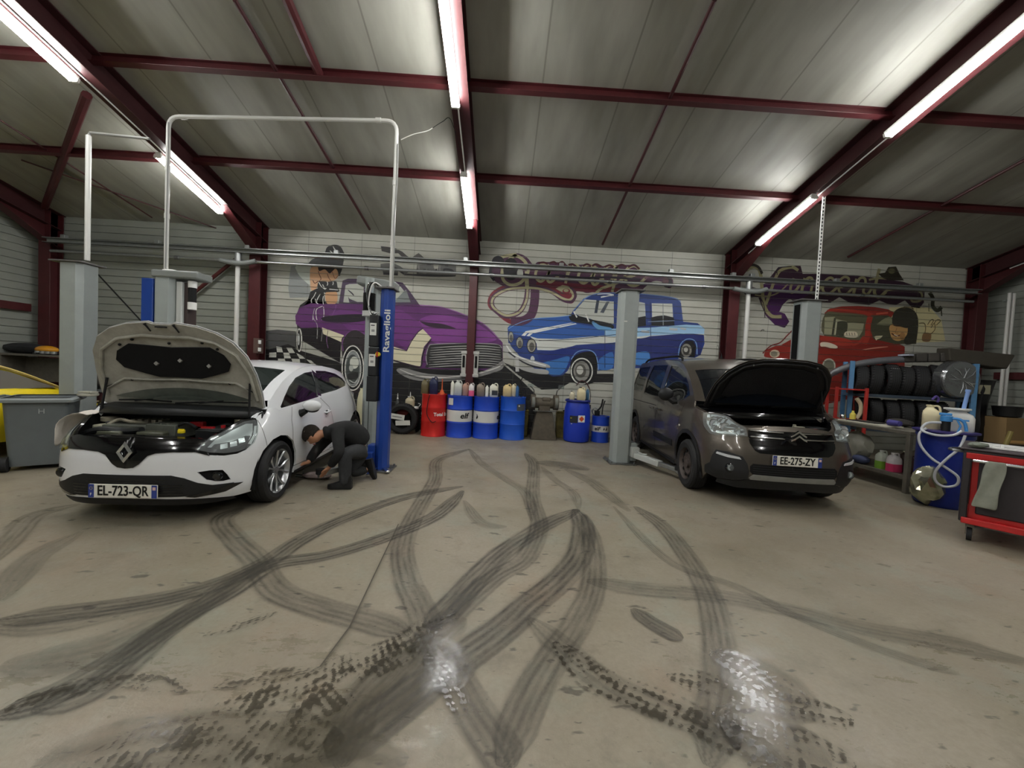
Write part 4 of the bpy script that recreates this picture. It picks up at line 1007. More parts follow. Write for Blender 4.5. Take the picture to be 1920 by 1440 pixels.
    g=MB(); p=Vector(rows[9][6])+Vector((0,.012,-.008)); g.box(p,(.035,.004,.032),mat('inspection sticker','#cfe0f0',.5),(-.6,0,0)); g.build('windscreen_sticker',wsc)
    for s in(1,-1):
        for nm,w in(('front_side_window',w1),('rear_side_window',w2),('quarter_window',w3)):
            g=MB(); drape(g,B,w,G_side,-.008,fn=fn,mirror=False,sgn=s); g.build(nm,car,weld=1e-4)
        g=MB(); 
        for w in(w1,w2,w3): dline(g,B,w+[w[0]],.016,M_gloss,.002,fn=fn,mirror=False,sgn=s)
        g.build('window_trim',car)
        g=MB(); L=catmull([Vector(fn(a,z,0)) for a,z in((1.88,1.71),(1.98,1.79),(2.3,1.825),(3.2,1.83),(3.85,1.81),(4.0,1.73))],6)
        L=[Vector((s*(p.x-.045),p.y,p.z)) for p in L]; g.tube(L,.019,M_blk2,n=8); g.build('roof_bar',car)
        g=MB(); g.sphere((s*1.035,1.32-O,1.215),.11,M_trim,n=18,sc=(1.0,.62,.88)); mo=g.build('side_mirror',car)
        g=MB(); g.tube([(s*.88,1.30-O,1.13),(s*.93,1.31-O,1.12),(s*1.0,1.31-O,1.16)],[.05,.05,.035],M_trim,n=10); g.build('mirror_stalk',mo)
        for a in(1.98,2.40):
            g=MB(); pA=B.pt(S(a),.93,.0); g.tube([(s*pA[0],pA[1],pA[2]),(s*(pA[0]+.035),pA[1]+.03,pA[2]),(s*(pA[0]+.035),pA[1]+.15,pA[2]),(s*pA[0],pA[1]+.18,pA[2])],.014,M_bronze,n=8); g.build('door_handle',car)
        g=MB(); dline(g,B,[k(1.08,1.12),k(1.16,.85),k(1.22,.5),k(1.26,.27)],.006,M_cavity,.0015,mirror=False,sgn=s); dline(g,B,[k(2.19,1.12),k(2.20,.6),k(2.22,.27)],.006,M_cavity,.0015,mirror=False,sgn=s); dline(g,B,[k(3.32,1.12),k(3.2,.8),k(3.1,.6),k(3.15,.27)],.006,M_cavity,.0015,mirror=False,sgn=s)
        dline(g,B,[k(1.26,.27),k(3.1,.27)],.006,M_cavity,.0015,mirror=False,sgn=s); dline(g,B,[k(2.25,.98),k(3.9,.98)],.012,M_cavity,.0015,mirror=False,sgn=s); g.build('panel_seams',car)
        g=MB(); p=B.pt(s*S(1.10),.80,.004); g.sphere(p,.016,mat('side repeater lens','#e8e2d0',.2),n=10,sc=(.5,1.3,1)); g.build('side_repeater',car)
    g=MB(); g.cyl((-.05,1.85-O,1.80),(-.05,1.85-O,1.86),.022,M_blk2,r2=.008); g.cyl((-.05,1.85-O,1.86),(-.05,2.0-O,2.02),.003,M_blk2,n=6); g.build('antenna',car)
    for a in(fa,ra):
        for s in(1,-1): wheel(car,s*.795,a-O,.322,.205,s,'steel',.0)
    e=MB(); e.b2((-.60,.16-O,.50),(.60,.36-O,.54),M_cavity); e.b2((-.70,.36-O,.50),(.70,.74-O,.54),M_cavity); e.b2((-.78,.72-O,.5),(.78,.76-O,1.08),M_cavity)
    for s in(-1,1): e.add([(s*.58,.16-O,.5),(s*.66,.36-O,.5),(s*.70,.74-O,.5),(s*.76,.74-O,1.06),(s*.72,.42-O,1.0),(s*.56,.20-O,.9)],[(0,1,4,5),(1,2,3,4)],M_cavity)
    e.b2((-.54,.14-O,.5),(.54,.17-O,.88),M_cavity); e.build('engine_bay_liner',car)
    e=MB()
    rows_=[]
    for t in range(5):
        rows_.append([(x,B.pt(0,.955)[1]+.01+t*.03+.10*abs(x/.5)**2.4,.955-.02*t*(t>2)-.004-.03*abs(x/.5)**2) for x in [-.50+.1*j for j in range(11)]])
    e.grid(rows_,M_bronze); e.build('front_crossmember',car,solid=.01)
    for s in(-1,1):
        e=MB(); tp=[B.pt(s*q,z,.0) for q,z in((1.19,1.04),(S(.66),1.068),(S(.72),1.085),(S(.78),1.098))]
        e.grid([tp,[(p[0]-s*.045,p[1],p[2]+.006) for p in tp],[(p[0]-s*.08,p[1],p[2]-.03) for p in tp]],M_bronze); e.build('wing_flange',car)
    e=MB(); e.box((-.08,.48-O,.84),(.50,.34,.12),M_eng); e.box((-.05,.46-O,.905),(.30,.20,.02),M_engg); e.build('engine_cover',car,bevel=.02)
    e=MB(); e.box((.48,.46-O,.86),(.22,.20,.16),M_eng); e.build('battery',car,bevel=.01)
    e=MB(); e.box((.22,.34-O,.93),(.12,.05,.035),mat('dirty reservoir plastic','#9a9884',.5)); e.box((.17,.335-O,.955),(.03,.03,.03),mat('dirty reservoir plastic','#9a9884',.5)); e.build('sensor_bracket',car,bevel=.006)
    e=MB(); e.box((.28,.24-O,.93),(.16,.04,.02),mat('dull red plastic','#7a2b2b',.5)); e.build('latch_plate',car,bevel=.006)
    e=MB(); e.cyl((.60,.62-O,.98),(.60,.62-O,1.03),.06,M_cast,n=20); e.build('suspension_top',car); e=MB(); e.cyl((-.60,.62-O,.98),(-.60,.62-O,1.03),.06,M_cast,n=20); e.build('suspension_top',car)
    e=MB(); rows=[]
    for (dy,z) in((-.14,1.00),(-.09,1.07),(0,1.10),(.06,1.13)):
        rows.append([(x,.80-O+dy-.24*(1-abs(x/.80)**2.2),z-.03*abs(x/.80)**2) for x in [-.80+.1*j for j in range(17)]])
    e.grid(rows,M_gloss); e.build('scuttle_panel',car,solid=.01)
    for x0,x1 in((-.6,-.05),(.02,.55)):
        e=MB(); f=lambda x,z,dy:(x,.82-O-.24*(1-abs(x/.80)**2.2)+dy,z); e.tube([f(x0,1.15,-.02),f((x0+x1)/2,1.165,-.01),f(x1,1.155,-.01)],.009,M_blk2,n=6); e.build('wiper',car)
    hd=[(0,.79),(.25,.78),(.42,.745),(.52,.68),(.62,.57),(.69,.38),(.715,.2),(.72,.0),(.6,-.03),(.3,-.06),(0,-.07)]
    ph=math.radians(50); hy=.80-O; hz=1.13
    def hfn(x,l,off=0.0):
        c=.07*(1-(x/.74)**2)+.05*(1-((l-.35)/.5)**2)-.07; n=c-off
        return (x,hy-l*math.cos(ph)+n*math.sin(ph),hz+l*math.sin(ph)+n*math.cos(ph))
    Mh=mat('black hood underside','#0e0e0f',.6)
    h=MB(); drape(h,None,hd,M_bronze,0,fn=hfn,thick=.006,step=.06); drape(h,None,[(x*.985,l*.985) for x,l in hd],Mh,.02,fn=hfn,step=.06,thick=.01); ho=h.build('hood',car,ang=60,weld=1e-4,fix=False)
    h=MB(); drape(h,None,[(0,.66),(.25,.65),(.42,.60),(.52,.48),(.55,.2),(.3,.1),(0,.1)],M_pad,.04,fn=hfn,step=.06,thick=.018); h.build('insulation_pad',ho,weld=1e-4,fix=False)
    h=MB()
    for s in(-1,1): h.tube([hfn(x*s,l,.03) for x,l in((.66,.08),(.64,.38),(.55,.55),(.44,.67),(.24,.72),(0,.725))],.014,Mh,n=8)
    h.build('hood_frame_rib',ho)
    for x in(-.35,.38):
        h=MB(); h.sphere(hfn(x,.70,.035),.014,M_steel,n=8); h.build('rubber_stop',ho)
    h=MB(); strut(h,(.64,.55-O,1.0),hfn(.60,.35,.03),.008,M_blk2); h.build('hood_prop',car)
    for s in(-1,1): seat(car,s*.38,1.75-O,.50)
    g=MB(); m_=mat('dark seat cloth','#1d1f22',.9); g.box((0,2.75-O,.65),(1.3,.5,.16),m_); g.box((0,3.0-O,1.0),(1.3,.14,.6),m_,(-.2,0,0)); g.build('rear_bench',car,bevel=.04)
    g=MB(); g.b2((-.74,.98-O,.90),(.74,1.28-O,1.10),M_trim); g.build('dashboard',car,bevel=.05)
    g=MB(); w=[(.38+.19*math.cos(t*PI/8),1.42-O+.07*math.sin(t*PI/8),1.08+.17*math.sin(t*PI/8)) for t in range(16)]; g.tube(w,.014,M_trim,closed=True,n=8); g.build('steering_wheel',car)
    g=MB(); g.b2((-.84,1.0-O,.22),(.84,4.1-O,.25),M_cavity); g.b2((-.58,.22-O,.24),(.58,1.0-O,.27),M_cavity); g.build('underbody',car)
    return car
make_berl()
# ================================================================== murals painted on the ribbed wall
class Mural:
    def __init__(s): s.mb=MB(); s.k=0
    def paint(s,pts,col,T,smooth=False):
        m=mat('mural paint '+col,col,.5)
        P=[Vector((*T(x,y),0)) for x,y in pts]
        if smooth: P=catmull(P,4,closed=True)
        W=[atY(p.x,p.y,WY) for p in P]; s.flat([(w.x,w.z) for w in W],m)
    def line(s,pts,w,col,T,smooth=True,taper=False):
        """brush stroke, w in metres"""
        m=mat('mural paint '+col,col,.5)
        P=[Vector((*T(x,y),0)) for x,y in pts]
        if smooth and len(P)>2: P=catmull(P,5)
        W=[atY(p.x,p.y,WY) for p in P]; P=[Vector((w_.x,w_.z,0)) for w_ in W]; n=len(P); L=[];R=[]
        for i,p in enumerate(P):
            d=(P[min(n-1,i+1)]-P[max(0,i-1)]); 
            if d.length<1e-9: continue
            d.normalize(); ww=w/2
            if taper: ww*=max(.15,math.sin(PI*(i+.6)/(n+.2))**.6)
            L.append(p+Vector((-d.y,d.x,0))*ww); R.append(p-Vector((-d.y,d.x,0))*ww)
        s.k+=1
        for i in range(len(L)-1):
            s.clip([(L[i].x,L[i].y),(R[i].x,R[i].y),(R[i+1].x,R[i+1].y),(L[i+1].x,L[i+1].y)],m)
    def flat(s,poly,m):
        s.k+=1
        for t in tessellate_polygon([[Vector((a,b,0)) for a,b in poly]]): s.clip([poly[i] for i in t],m)
    def clip(s,poly,m):
        zs=[p[1] for p in poly]; lo,hi=min(zs),max(zs); y=WY-.0006-.00012*s.k
        def cut(P,lim,sg):
            out=[]
            for i in range(len(P)):
                a,b=P[i],P[(i+1)%len(P)]; da,db=sg*(a[1]-lim),sg*(b[1]-lim)
                if da>=0: out.append(a)
                if (da>=0)!=(db>=0):
                    t=da/(da-db); out.append((a[0]+(b[0]-a[0])*t,lim))
            return out
        for k in range(max(0,int(lo/PITCHZ)),int(hi/PITCHZ)+1):
            q=cut(poly,k*PITCHZ+.007,1)
            if len(q)>2: q=cut(q,(k+1)*PITCHZ-.002,-1)
            if len(q)>2:
                ar=sum(q[i][0]*q[(i+1)%len(q)][1]-q[(i+1)%len(q)][0]*q[i][1] for i in range(len(q)))
                if ar<0: q=q[::-1]
                s.mb.add([(a,y,b) for a,b in q],[tuple(range(len(q)))],m)
    def done(s,label):
        o=s.mb.build('wall_mural',smooth=False,fix=False); return tag(o,label,'mural')
A=lambda x,y:(480+x/4,430+y/4)
Gi=lambda x,y:(530+x/9.6,450+y/9.6)
Bc=lambda x,y:(880+x/3.692,430+y/3.692)
T3=lambda x,y:(900+x/5.189,470+y/5.189)
V4=lambda x,y:(1380+x/4.8,480+y/4.8)
Rr=lambda x,y:(1540+x/8,550+y/8)
L5=lambda x,y:(480+x/8,620+y/8)
N6=lambda x,y:(700+x/9.6,450+y/9.6)
def ell(cx,cy,rx,ry,n=24,rot=0): return [(cx+rx*math.cos(2*PI*i/n)*math.cos(rot)-ry*math.sin(2*PI*i/n)*math.sin(rot),cy+rx*math.cos(2*PI*i/n)*math.sin(rot)+ry*math.sin(2*PI*i/n)*math.cos(rot)) for i in range(n)]
# --- chequered road and custom car
m=Mural()
m.paint([(75,760),(160,752),(300,765),(300,900),(640,1000),(900,1000),(1850,1010),(1980,1120),(2100,1240),(2080,1560),(60,1560)],'#1c1b1c',A)
m.paint([(75,760),(160,752),(300,765),(330,900),(240,860),(100,900),(75,900)],'#4c4c4b',A)
for q in ([(200,330),(305,325),(305,400),(195,400)],[(305,235),(385,250),(405,325),(315,322)],[(410,330),(495,330),(525,415),(425,415)],[(455,255),(540,260),(585,335),(500,335)],[(330,420),(430,420),(452,490),(330,490)],[(530,420),(655,425),(665,500),(560,500)],[(605,335),(690,375),(740,420),(655,420)],[(755,430),(830,450),(915,525),(850,525)]): m.paint(q,'#c9c9bf',L5)
m.paint([(330,500),(450,505),(480,600),(340,600)],'#c9c9bf',L5)
m.paint([(340,830),(400,850),(650,990),(640,1010)],'#8a8886',A)
# rear wheel and body shadow
m.paint([(300,650),(330,570),(400,520),(640,560),(640,830),(630,1000),(340,830),(310,740)],'#191418',A)
m.paint(ell(325,830,26,96),'#121112',A); m.paint(ell(325,830,22,90),'#d9d8d0',A); m.paint(ell(323,830,15,78),'#232323',A); m.paint(ell(320,825,9,45),'#b9bbb8',A)
# body
m.paint([(295,650),(330,585),(410,555),(520,560),(640,560),(830,560),(1010,565),(1230,565),(1350,575),(1480,605),(1590,650),(1700,700),(1790,780),(1850,850),(1852,980),(1800,1060),(1250,1045),(1030,985),(830,900),(640,850),(500,760),(480,735),(340,740),(300,710)],'#5d2c66',A,)
m.paint([(620,560),(650,385),(690,370),(800,372),(1010,385),(1100,400),(1150,460),(1225,565)],'#4b3a52',A)
m.paint([(655,550),(672,420),(700,410),(820,405),(1000,410),(1085,430),(1125,480),(1160,548),(900,545)],'#b9bcb2',A)
m.paint([(690,500),(700,520),(760,545),(820,545),(760,550),(700,548)],'#43384a',A); m.line([(690,455),(720,480),(735,498)],.03,'#35303a',A,taper=True)
m.paint([(1030,548),(1125,450),(1160,548)],'#7f8583',A)
m.line([(815,372),(820,560)],.05,'#4b3a52',A)
m.paint([(1220,690),(1350,640),(1500,660),(1640,700),(1740,760),(1800,830),(1640,855),(1400,860),(1310,830)],'#81408c',A,True)
m.paint([(1030,600),(1100,610),(1230,700),(1300,820),(1250,750),(1160,840),(1130,905),(1035,830)],'#6f357a',A)
m.paint([(640,600),(760,620),(830,640),(830,800),(700,760),(640,700),(540,640)],'#6d3578',A)
m.paint([(1230,690),(1300,700),(1400,710),(1500,745),(1420,745),(1300,730)],'#2b1a2c',A,True)
m.paint([(500,660),(640,640),(830,640),(830,680),(700,700),(520,690)],'#1d1220',A,True)
m.paint([(495,735),(660,795),(650,850),(505,785)],'#e3dcbc',A)
m.paint([(1030,880),(1130,910),(1160,840),(1210,780),(1250,745),(1315,815),(1260,880),(1240,960),(1235,1030),(1100,1005),(1030,985)],'#e3dcbc',A)
m.line([(1030,895),(1130,912),(1165,840),(1215,770),(1252,742)],.02,'#2a1a2c',A,False); m.line([(1030,982),(1100,1002),(1212,1030),(1240,1020),(1250,950),(1270,890),(1315,820)],.03,'#2a1a2c',A)
m.line([(1230,570),(1400,585),(1590,652),(1720,720),(1830,830)],.02,'#9a6aa2',A)
# grille and bumper
m.paint([(1290,880),(1330,860),(1500,855),(1800,860),(1842,890),(1845,1000),(1800,1040),(1320,1040),(1278,1010)],'#2a2a2b',A,True)
for i in range(9):
    y=880+i*18; m.line([(1310-i*2,y+10),(1500,y-2),(1700,y-4),(1835,y+8)],.024,'#b4b3ae',A,taper=True)
m.line([(1285,1015),(1276,960),(1295,880),(1340,862),(1600,855),(1800,862),(1845,890)],.02,'#a09ca0',A)
m.paint([(1055,1060),(1110,1040),(1300,1085),(1600,1090),(1780,1030),(1850,985),(1852,1040),(1780,1075),(1560,1130),(1300,1140),(1150,1120)],'#8e8d8a',A,True)
m.line([(1080,1050),(1200,1095),(1400,1110),(1640,1085),(1800,1040),(1848,1010)],.035,'#dcdad4',A,taper=True); m.line([(1090,1075),(1250,1120),(1450,1128),(1650,1105)],.025,'#4a4948',A,taper=True)
# front wheel
m.paint([(640,860),(680,790),(740,755),(800,780),(830,830),(830,1200),(700,1200)],'#2a2326',A,True); m.line([(655,915),(650,840),(690,775),(750,752),(820,790)],.02,'#7b4a84',A)
m.paint(ell(727,1040,84,172),'#111112',A); m.line(ell(727,1040,80,166)+[(807,1040)],.025,'#e2e0d8',A); m.paint(ell(728,1045,62,140),'#8c908e',A); m.line(ell(728,1045,60,136)+[(788,1045)],.02,'#d8d8d2',A)
m.paint(ell(725,1050,50,112),'#4a4f4d',A); m.paint(ell(738,1000,34,46),'#d4d6ca',A); m.paint([(690,1085),(760,1075),(765,1110),(700,1130)],'#2b2d2c',A,True); m.paint(ell(715,1040,16,26),'#b4b8b0',A); m.line([(700,1130),(740,1150),(765,1120)],.02,'#c4c6c0',A)
m.done('painted purple vintage car with cream stripe on a black and chequered road')
# --- painted figure sitting on the car
m=Mural()
m.paint([(150,470),(250,460),(300,600),(480,780),(510,1030),(130,1040),(100,880),(130,600)],'#8b8f8d',Gi,False)
m.paint([(240,470),(470,440),(520,470),(500,790),(400,740),(300,640),(255,560)],'#bfc6bd',Gi,True)
m.paint([(735,260),(800,130),(920,85),(1030,110),(1090,200),(1110,280),(1075,500),(1040,600),(980,640),(500,480),(520,360)],'#20201f',Gi,True)
m.line([(850,190),(900,240),(970,280)],.022,'#cfcfc8',Gi,taper=True); m.line([(905,110),(940,170),(1010,215)],.022,'#cfcfc8',Gi,taper=True)
m.paint([(510,500),(640,480),(760,500),(860,540),(960,520),(1000,600),(985,680),(900,740),(820,770),(700,760),(640,800),(600,880),(520,910),(500,820),(490,640)],'#d0a27c',Gi,True)
m.paint([(640,480),(700,470),(850,500),(960,480),(900,560),(840,600),(760,530),(660,560)],'#2a2220',Gi,True)
m.line([(640,560),(660,620),(690,700),(650,750)],.018,'#6c4630',Gi); m.line([(800,600),(830,680),(870,740)],.015,'#6c4630',Gi); m.line([(890,560),(940,690),(1000,640)],.015,'#8a5a42',Gi); m.line([(540,720),(580,780),(640,740)],.018,'#5a3626',Gi)
m.paint([(640,760),(720,740),(830,750),(960,740),(990,860),(1010,930),(780,950),(640,900)],'#171717',Gi,True)
m.paint([(500,930),(620,870),(740,930),(760,1150),(740,1440),(240,1440),(250,1350),(380,1200),(440,1120)],'#131313',Gi)
m.paint([(770,960),(850,925),(960,930),(990,1010),(970,1130),(880,1160),(790,1130)],'#c99a70',Gi,True)
m.paint([(770,850),(1010,860),(1010,930),(780,940)],'#191818',Gi)
for l in ([(650,760),(700,840),(770,890)],[(800,750),(812,790),(800,820)],[(905,750),(912,780),(900,810)],[(840,885),(1000,900)],[(600,940),(560,1020),(515,1080),(525,1130)],[(680,970),(655,1010),(620,1080),(610,1140)],[(590,1060),(600,1120),(640,1150)],[(735,1010),(725,1080),(735,1160)],[(720,1190),(610,1250),(605,1380),(620,1440)],[(735,1200),(745,1300),(735,1400),(700,1440)],[(550,1340),(545,1440)],[(720,800),(760,870),(790,870)]): m.line(l,.016,'#dcdcd6',Gi)
m.line([(960,1170),(950,1240),(900,1340),(870,1440)],.02,'#7d4a86',Gi)
m.line([(440,590),(430,660),(460,720),(458,820)],.014,'#a9a9a4',A); m.line([(540,760),(530,830),(542,890)],.012,'#9a6aa2',A); m.line([(500,750),(490,840)],.012,'#9a9a94',A)
m.done('painted figure in black cap and jacket behind the purple painted car')
# --- dark script above the purple car
m=Mural()
m.paint([(135,110),(270,125),(400,150),(520,210),(600,280),(670,330),(600,345),(510,300),(450,240),(300,240),(150,200)],'#4a4847',N6)
m.paint([(680,330),(760,270),(815,235),(860,270),(920,330),(900,350),(700,345)],'#5a5955',N6)
m.paint([(130,430),(350,410),(480,470),(560,530),(660,560),(600,600),(780,620),(780,510),(790,430),(1080,430),(1090,500),(1150,600),(1180,430),(1490,440),(1490,640),(1440,660),(1000,650),(700,640),(560,640),(450,560),(440,640),(180,630),(170,560),(130,520)],'#6a6a68',N6)
for l in ([(380,500),(460,540),(550,610)],[(790,520),(800,600)],[(960,440),(1040,445)],[(900,540),(1000,560)],[(1130,520),(1140,590)],[(1270,590),(1280,530),(1400,540),(1470,600)],[(1290,450),(1350,460)],[(560,620),(1000,640),(1480,650)],[(180,600),(440,620)]): m.line(l,.05,'#39383a',N6,taper=True)
m.line([(820,450),(830,540),(940,600),(960,520)],.03,'#8b8a86',N6); m.line([(1200,450),(1200,560),(1250,600)],.03,'#8b8a86',N6)
m.done('small dark grey painted script on the wall above the purple car')
# --- big script: garage
m=Mural()
PU='#51304a'; RD='#7a2733'; OL='#b3ae8a'; DK='#2c2430'
m.line([(560,690),(320,700),(160,590),(95,520),(130,420),(260,350),(400,350),(520,350)],.10,RD,T3); 
m.paint([(120,130),(200,50),(350,25),(450,60),(520,140),(560,110),(640,110),(780,115),(860,140),(1000,135),(1130,135),(1200,150),(1370,140),(1500,145),(1580,200),(1640,225),(1800,235),(1870,270),(1875,340),(1830,365),(1770,305),(1680,300),(1600,360),(1540,410),(1300,405),(1130,400),(1030,412),(960,370),(930,400),(760,390),(640,360),(420,350),(260,355),(150,300),(95,230)],PU,T3,True)
m.paint([(560,330),(740,350),(860,340),(925,400),(930,470),(890,515),(820,495),(740,440),(640,385),(540,375),(520,350)],RD,T3,True)
m.paint([(600,290),(940,320),(1130,330),(1300,360),(1500,400),(1300,408),(1000,400),(760,370),(560,345)],'#6d2436',T3,True)
m.line([(535,370),(530,500),(500,620),(420,680),(300,690)],.20,PU,T3)
# g descender loop
m.line([(455,250),(460,380),(440,500),(380,600),(260,640),(160,590),(115,520),(140,440),(260,375),(400,355),(560,360),(700,400),(800,470),(880,490),(920,440),(900,390),(850,365),(800,380),(820,410)],.105,PU,T3)
m.line([(455,230),(462,380),(445,500),(380,600),(260,632),(160,580),(115,520),(140,445),(260,380),(400,362),(560,368),(700,408),(800,462),(870,478),(905,440),(880,385),(830,365)],.05,OL,T3)
m.line([(455,200),(455,300),(460,370)],.09,OL,T3)
m.line([(140,110),(220,60),(350,40),(290,80),(220,180),(225,280),(290,330),(380,320),(440,260),(470,190),(440,110),(380,60),(330,50)],.07,OL,T3)
m.paint(ell(300,180,75,110),'#1e1c22',T3); m.paint(ell(390,220,30,50),'#b4b6ae',T3); m.paint(ell(175,110,60,60),'#2b2930',T3)
m.line([(110,150),(100,230),(140,290)],.06,DK,T3)
for lts in ([(690,165),(625,128),(560,170),(540,250),(590,300),(650,250),(695,160),(655,270),(690,305),(770,235)],[(868,140),(850,220),(832,318)],[(845,260),(880,180),(930,140),(965,165)],[(1130,165),(1050,138),(985,180),(955,270),(1010,318),(1080,260),(1135,160),(1090,290),(1125,330),(1200,250)],[(1325,168),(1265,142),(1205,190),(1190,270),(1240,320),(1295,260),(1332,160),(1312,300),(1285,400)],[(1400,265),(1490,245),(1550,190),(1500,148),(1430,180),(1410,260),(1450,330),(1530,335),(1620,260),(1690,238)],[(1130,410),(1180,370),(1250,345),(1340,310),(1400,265)]):
    m.line(lts,.062,OL,T3)
for l in ([(570,120),(620,115),(660,130)],[(680,120),(720,110),(745,130)],[(760,130),(800,110),(830,140)],[(860,140),(900,132),(940,160)],[(1000,150),(1040,132),(1080,150)],[(1090,150),(1130,132),(1180,155)],[(1210,160),(1260,142),(1300,160)],[(1330,155),(1380,138),(1420,155)],[(1440,160),(1500,140),(1550,180)]): m.line(l,.045,'#4c1f28',T3)
m.line([(420,230),(580,250),(760,240),(1000,265),(1250,260),(1560,280)],.05,DK,T3)
m.paint([(735,370),(800,335),(860,345),(900,400),(850,420),(790,400)],OL,T3); m.paint(ell(840,395,38,26),RD,T3); m.paint(ell(838,388,24,15),OL,T3)
m.paint(ell(1820,310,50,50),DK,T3); m.paint(ell(1805,300,30,38),'#63434a',T3)
m.line([(1600,270),(1700,240),(1790,250)],.05,'#6e4a5e',T3)
m.done('large purple and olive painted script word Garage with a looping tail')
# --- blue saloon
m=Mural()
m.paint([(235,920),(330,960),(700,1000),(1000,1000),(1000,1060),(860,1060),(700,1060),(620,1105),(500,1110),(420,1060),(340,1010)],'#17171a',Bc)
m.paint([(265,680),(300,650),(420,620),(580,610),(700,595),(720,560),(790,480),(880,445),(1000,440),(1180,445),(1380,470),(1440,480),(1465,510),(1480,640),(1580,650),(1620,680),(1628,790),(1600,870),(1560,890),(1445,880),(1450,900),(1240,960),(980,965),(890,980),(870,850),(760,860),(710,920),(680,980),(640,1015),(580,1018),(470,980),(350,880),(270,790)],'#2a4080',Bc)
m.paint([(275,670),(420,622),(580,612),(700,598),(740,650),(940,690),(940,735),(700,760),(480,770),(420,745),(300,720)],'#345ea8',Bc,True)
m.paint([(420,740),(470,755),(640,760),(930,735),(1250,700),(1640,740),(1625,725),(1500,720),(1380,730),(1250,745),(1150,760),(990,785),(740,800),(640,835),(560,838),(470,835),(465,790)],'#d8dbd4',Bc)
m.paint([(935,690),(1250,680),(1500,660),(1600,665),(1628,690),(1625,725),(1500,722),(1250,735),(1150,745),(935,740)],'#9cc4e4',Bc)
m.paint([(1160,770),(1250,740),(1400,728),(1500,722),(1550,722),(1625,730),(1600,870),(1555,880),(1545,800),(1500,768),(1460,830),(1445,880),(1230,935),(1150,900)],'#252f6e',Bc)
m.paint([(470,850),(560,842),(720,808),(990,790),(990,960),(895,970),(880,880),(820,848),(740,870),(700,930),(660,990),(590,1010),(500,975)],'#22337c',Bc); m.paint([(500,930),(600,900),(690,880),(680,940),(640,1000),(580,1010),(500,975)],'#3f76bd',Bc,True); m.paint([(900,900),(990,850),(990,960),(900,968)],'#3a6db5',Bc,True)
m.paint([(1150,860),(1240,850),(1240,930),(1150,935)],'#4a83c8',Bc,True)
# glass
m.paint([(722,575),(800,485),(1000,500),(1000,655),(940,660),(840,620),(760,600)],'#c3c6bd',Bc); m.paint([(880,490),(900,492),(885,580),(865,580)],'#38404e',Bc); m.paint([(950,500),(970,500),(930,580),(905,575)],'#555c66',Bc)
m.paint([(700,590),(760,600),(850,625),(985,655),(985,690),(850,660),(720,640),(690,610)],'#14161b',Bc,True); m.line([(722,568),(745,610)],.03,'#e6e6e0',Bc,False); m.line([(805,585),(828,640)],.03,'#e6e6e0',Bc,False)
m.paint([(1165,500),(1215,510),(1220,600),(1165,610)],'#b9bfbb',Bc); m.paint([(1165,610),(1220,600),(1222,670),(1165,675)],'#15161c',Bc)
m.paint([(1262,512),(1405,515),(1410,610),(1265,615)],'#c9ccc4',Bc,); m.paint([(1258,610),(1300,600),(1350,595),(1415,610),(1420,665),(1260,668)],'#101116',Bc)
m.line([(1340,515),(1342,665)],.02,'#8d9496',Bc,False); m.line([(1252,505),(1255,700),(1258,870)],.014,'#18225a',Bc,False); m.line([(1235,640),(1420,632)],.014,'#8fa0b8',Bc)
m.line([(885,448),(950,445),(1000,455)],.03,'#e6e8e8',Bc); m.line([(910,470),(990,455)],.03,'#e6e8e8',Bc)
m.paint([(360,735),(390,705),(700,648),(720,648),(400,720),(385,738)],'#f0f0ec',Bc); m.paint([(395,738),(420,715),(735,650),(745,655),(440,720),(415,740)],'#f0f0ec',Bc)
m.line([(938,700),(938,960)],.012,'#141c48',Bc,False); m.line([(480,770),(700,762),(930,738),(1250,700)],.012,'#18204a',Bc)
m.line([(1190,705),(1245,712)],.05,'#b9bcc0',Bc,False); m.line([(1385,690),(1440,694)],.05,'#b9bcc0',Bc,False); m.line([(1460,685),(1500,692)],.04,'#b9bcc0',Bc,False)
m.line([(850,640),(900,680),(985,690)],.10,'#6aa2d2',Bc,taper=True)
# lamps, bumper, wheels
for cx,cy,rx,ry in ((288,745,18,40),(348,785,25,42),(430,805,33,50)):
    m.paint(ell(cx,cy,rx,ry),'#1b1d22',Bc); m.paint(ell(cx,cy,rx*.86,ry*.88),'#a6a59a',Bc); m.paint(ell(cx+2,cy+8,rx*.55,ry*.6),'#5c5a55',Bc)
m.paint([(240,800),(280,790),(300,850),(380,890),(540,935),(540,960),(370,925),(280,890),(240,840)],'#b8b8b4',Bc,True); m.paint([(345,940),(430,960),(540,975),(535,1005),(420,990),(350,965)],'#b0b0ac',Bc,True)
m.line([(255,800),(300,860),(400,905),(530,945)],.03,'#eeeeea',Bc); m.line([(270,850),(340,900),(420,940),(530,965)],.03,'#2a2b30',Bc); m.line([(330,885),(332,985)],.08,'#c4c4c0',Bc,False); m.paint(ell(437,898,14,22),'#d0d4d4',Bc)
m.paint([(700,930),(740,870),(800,848),(860,855),(885,930),(860,1060),(720,1060)],'#101014',Bc,True)
m.paint(ell(778,982,78,94),'#17171a',Bc); m.line(ell(778,982,73,88)+[(851,982)],.028,'#dcdcd4',Bc); m.paint(ell(776,982,56,70),'#8b8a84',Bc); m.paint(ell(770,980,38,48),'#57554f',Bc); m.paint(ell(765,975,24,30),'#c9c8c0',Bc)
m.line([(705,900),(745,850),(820,835),(875,870),(895,975)],.02,'#7fa6da',Bc)
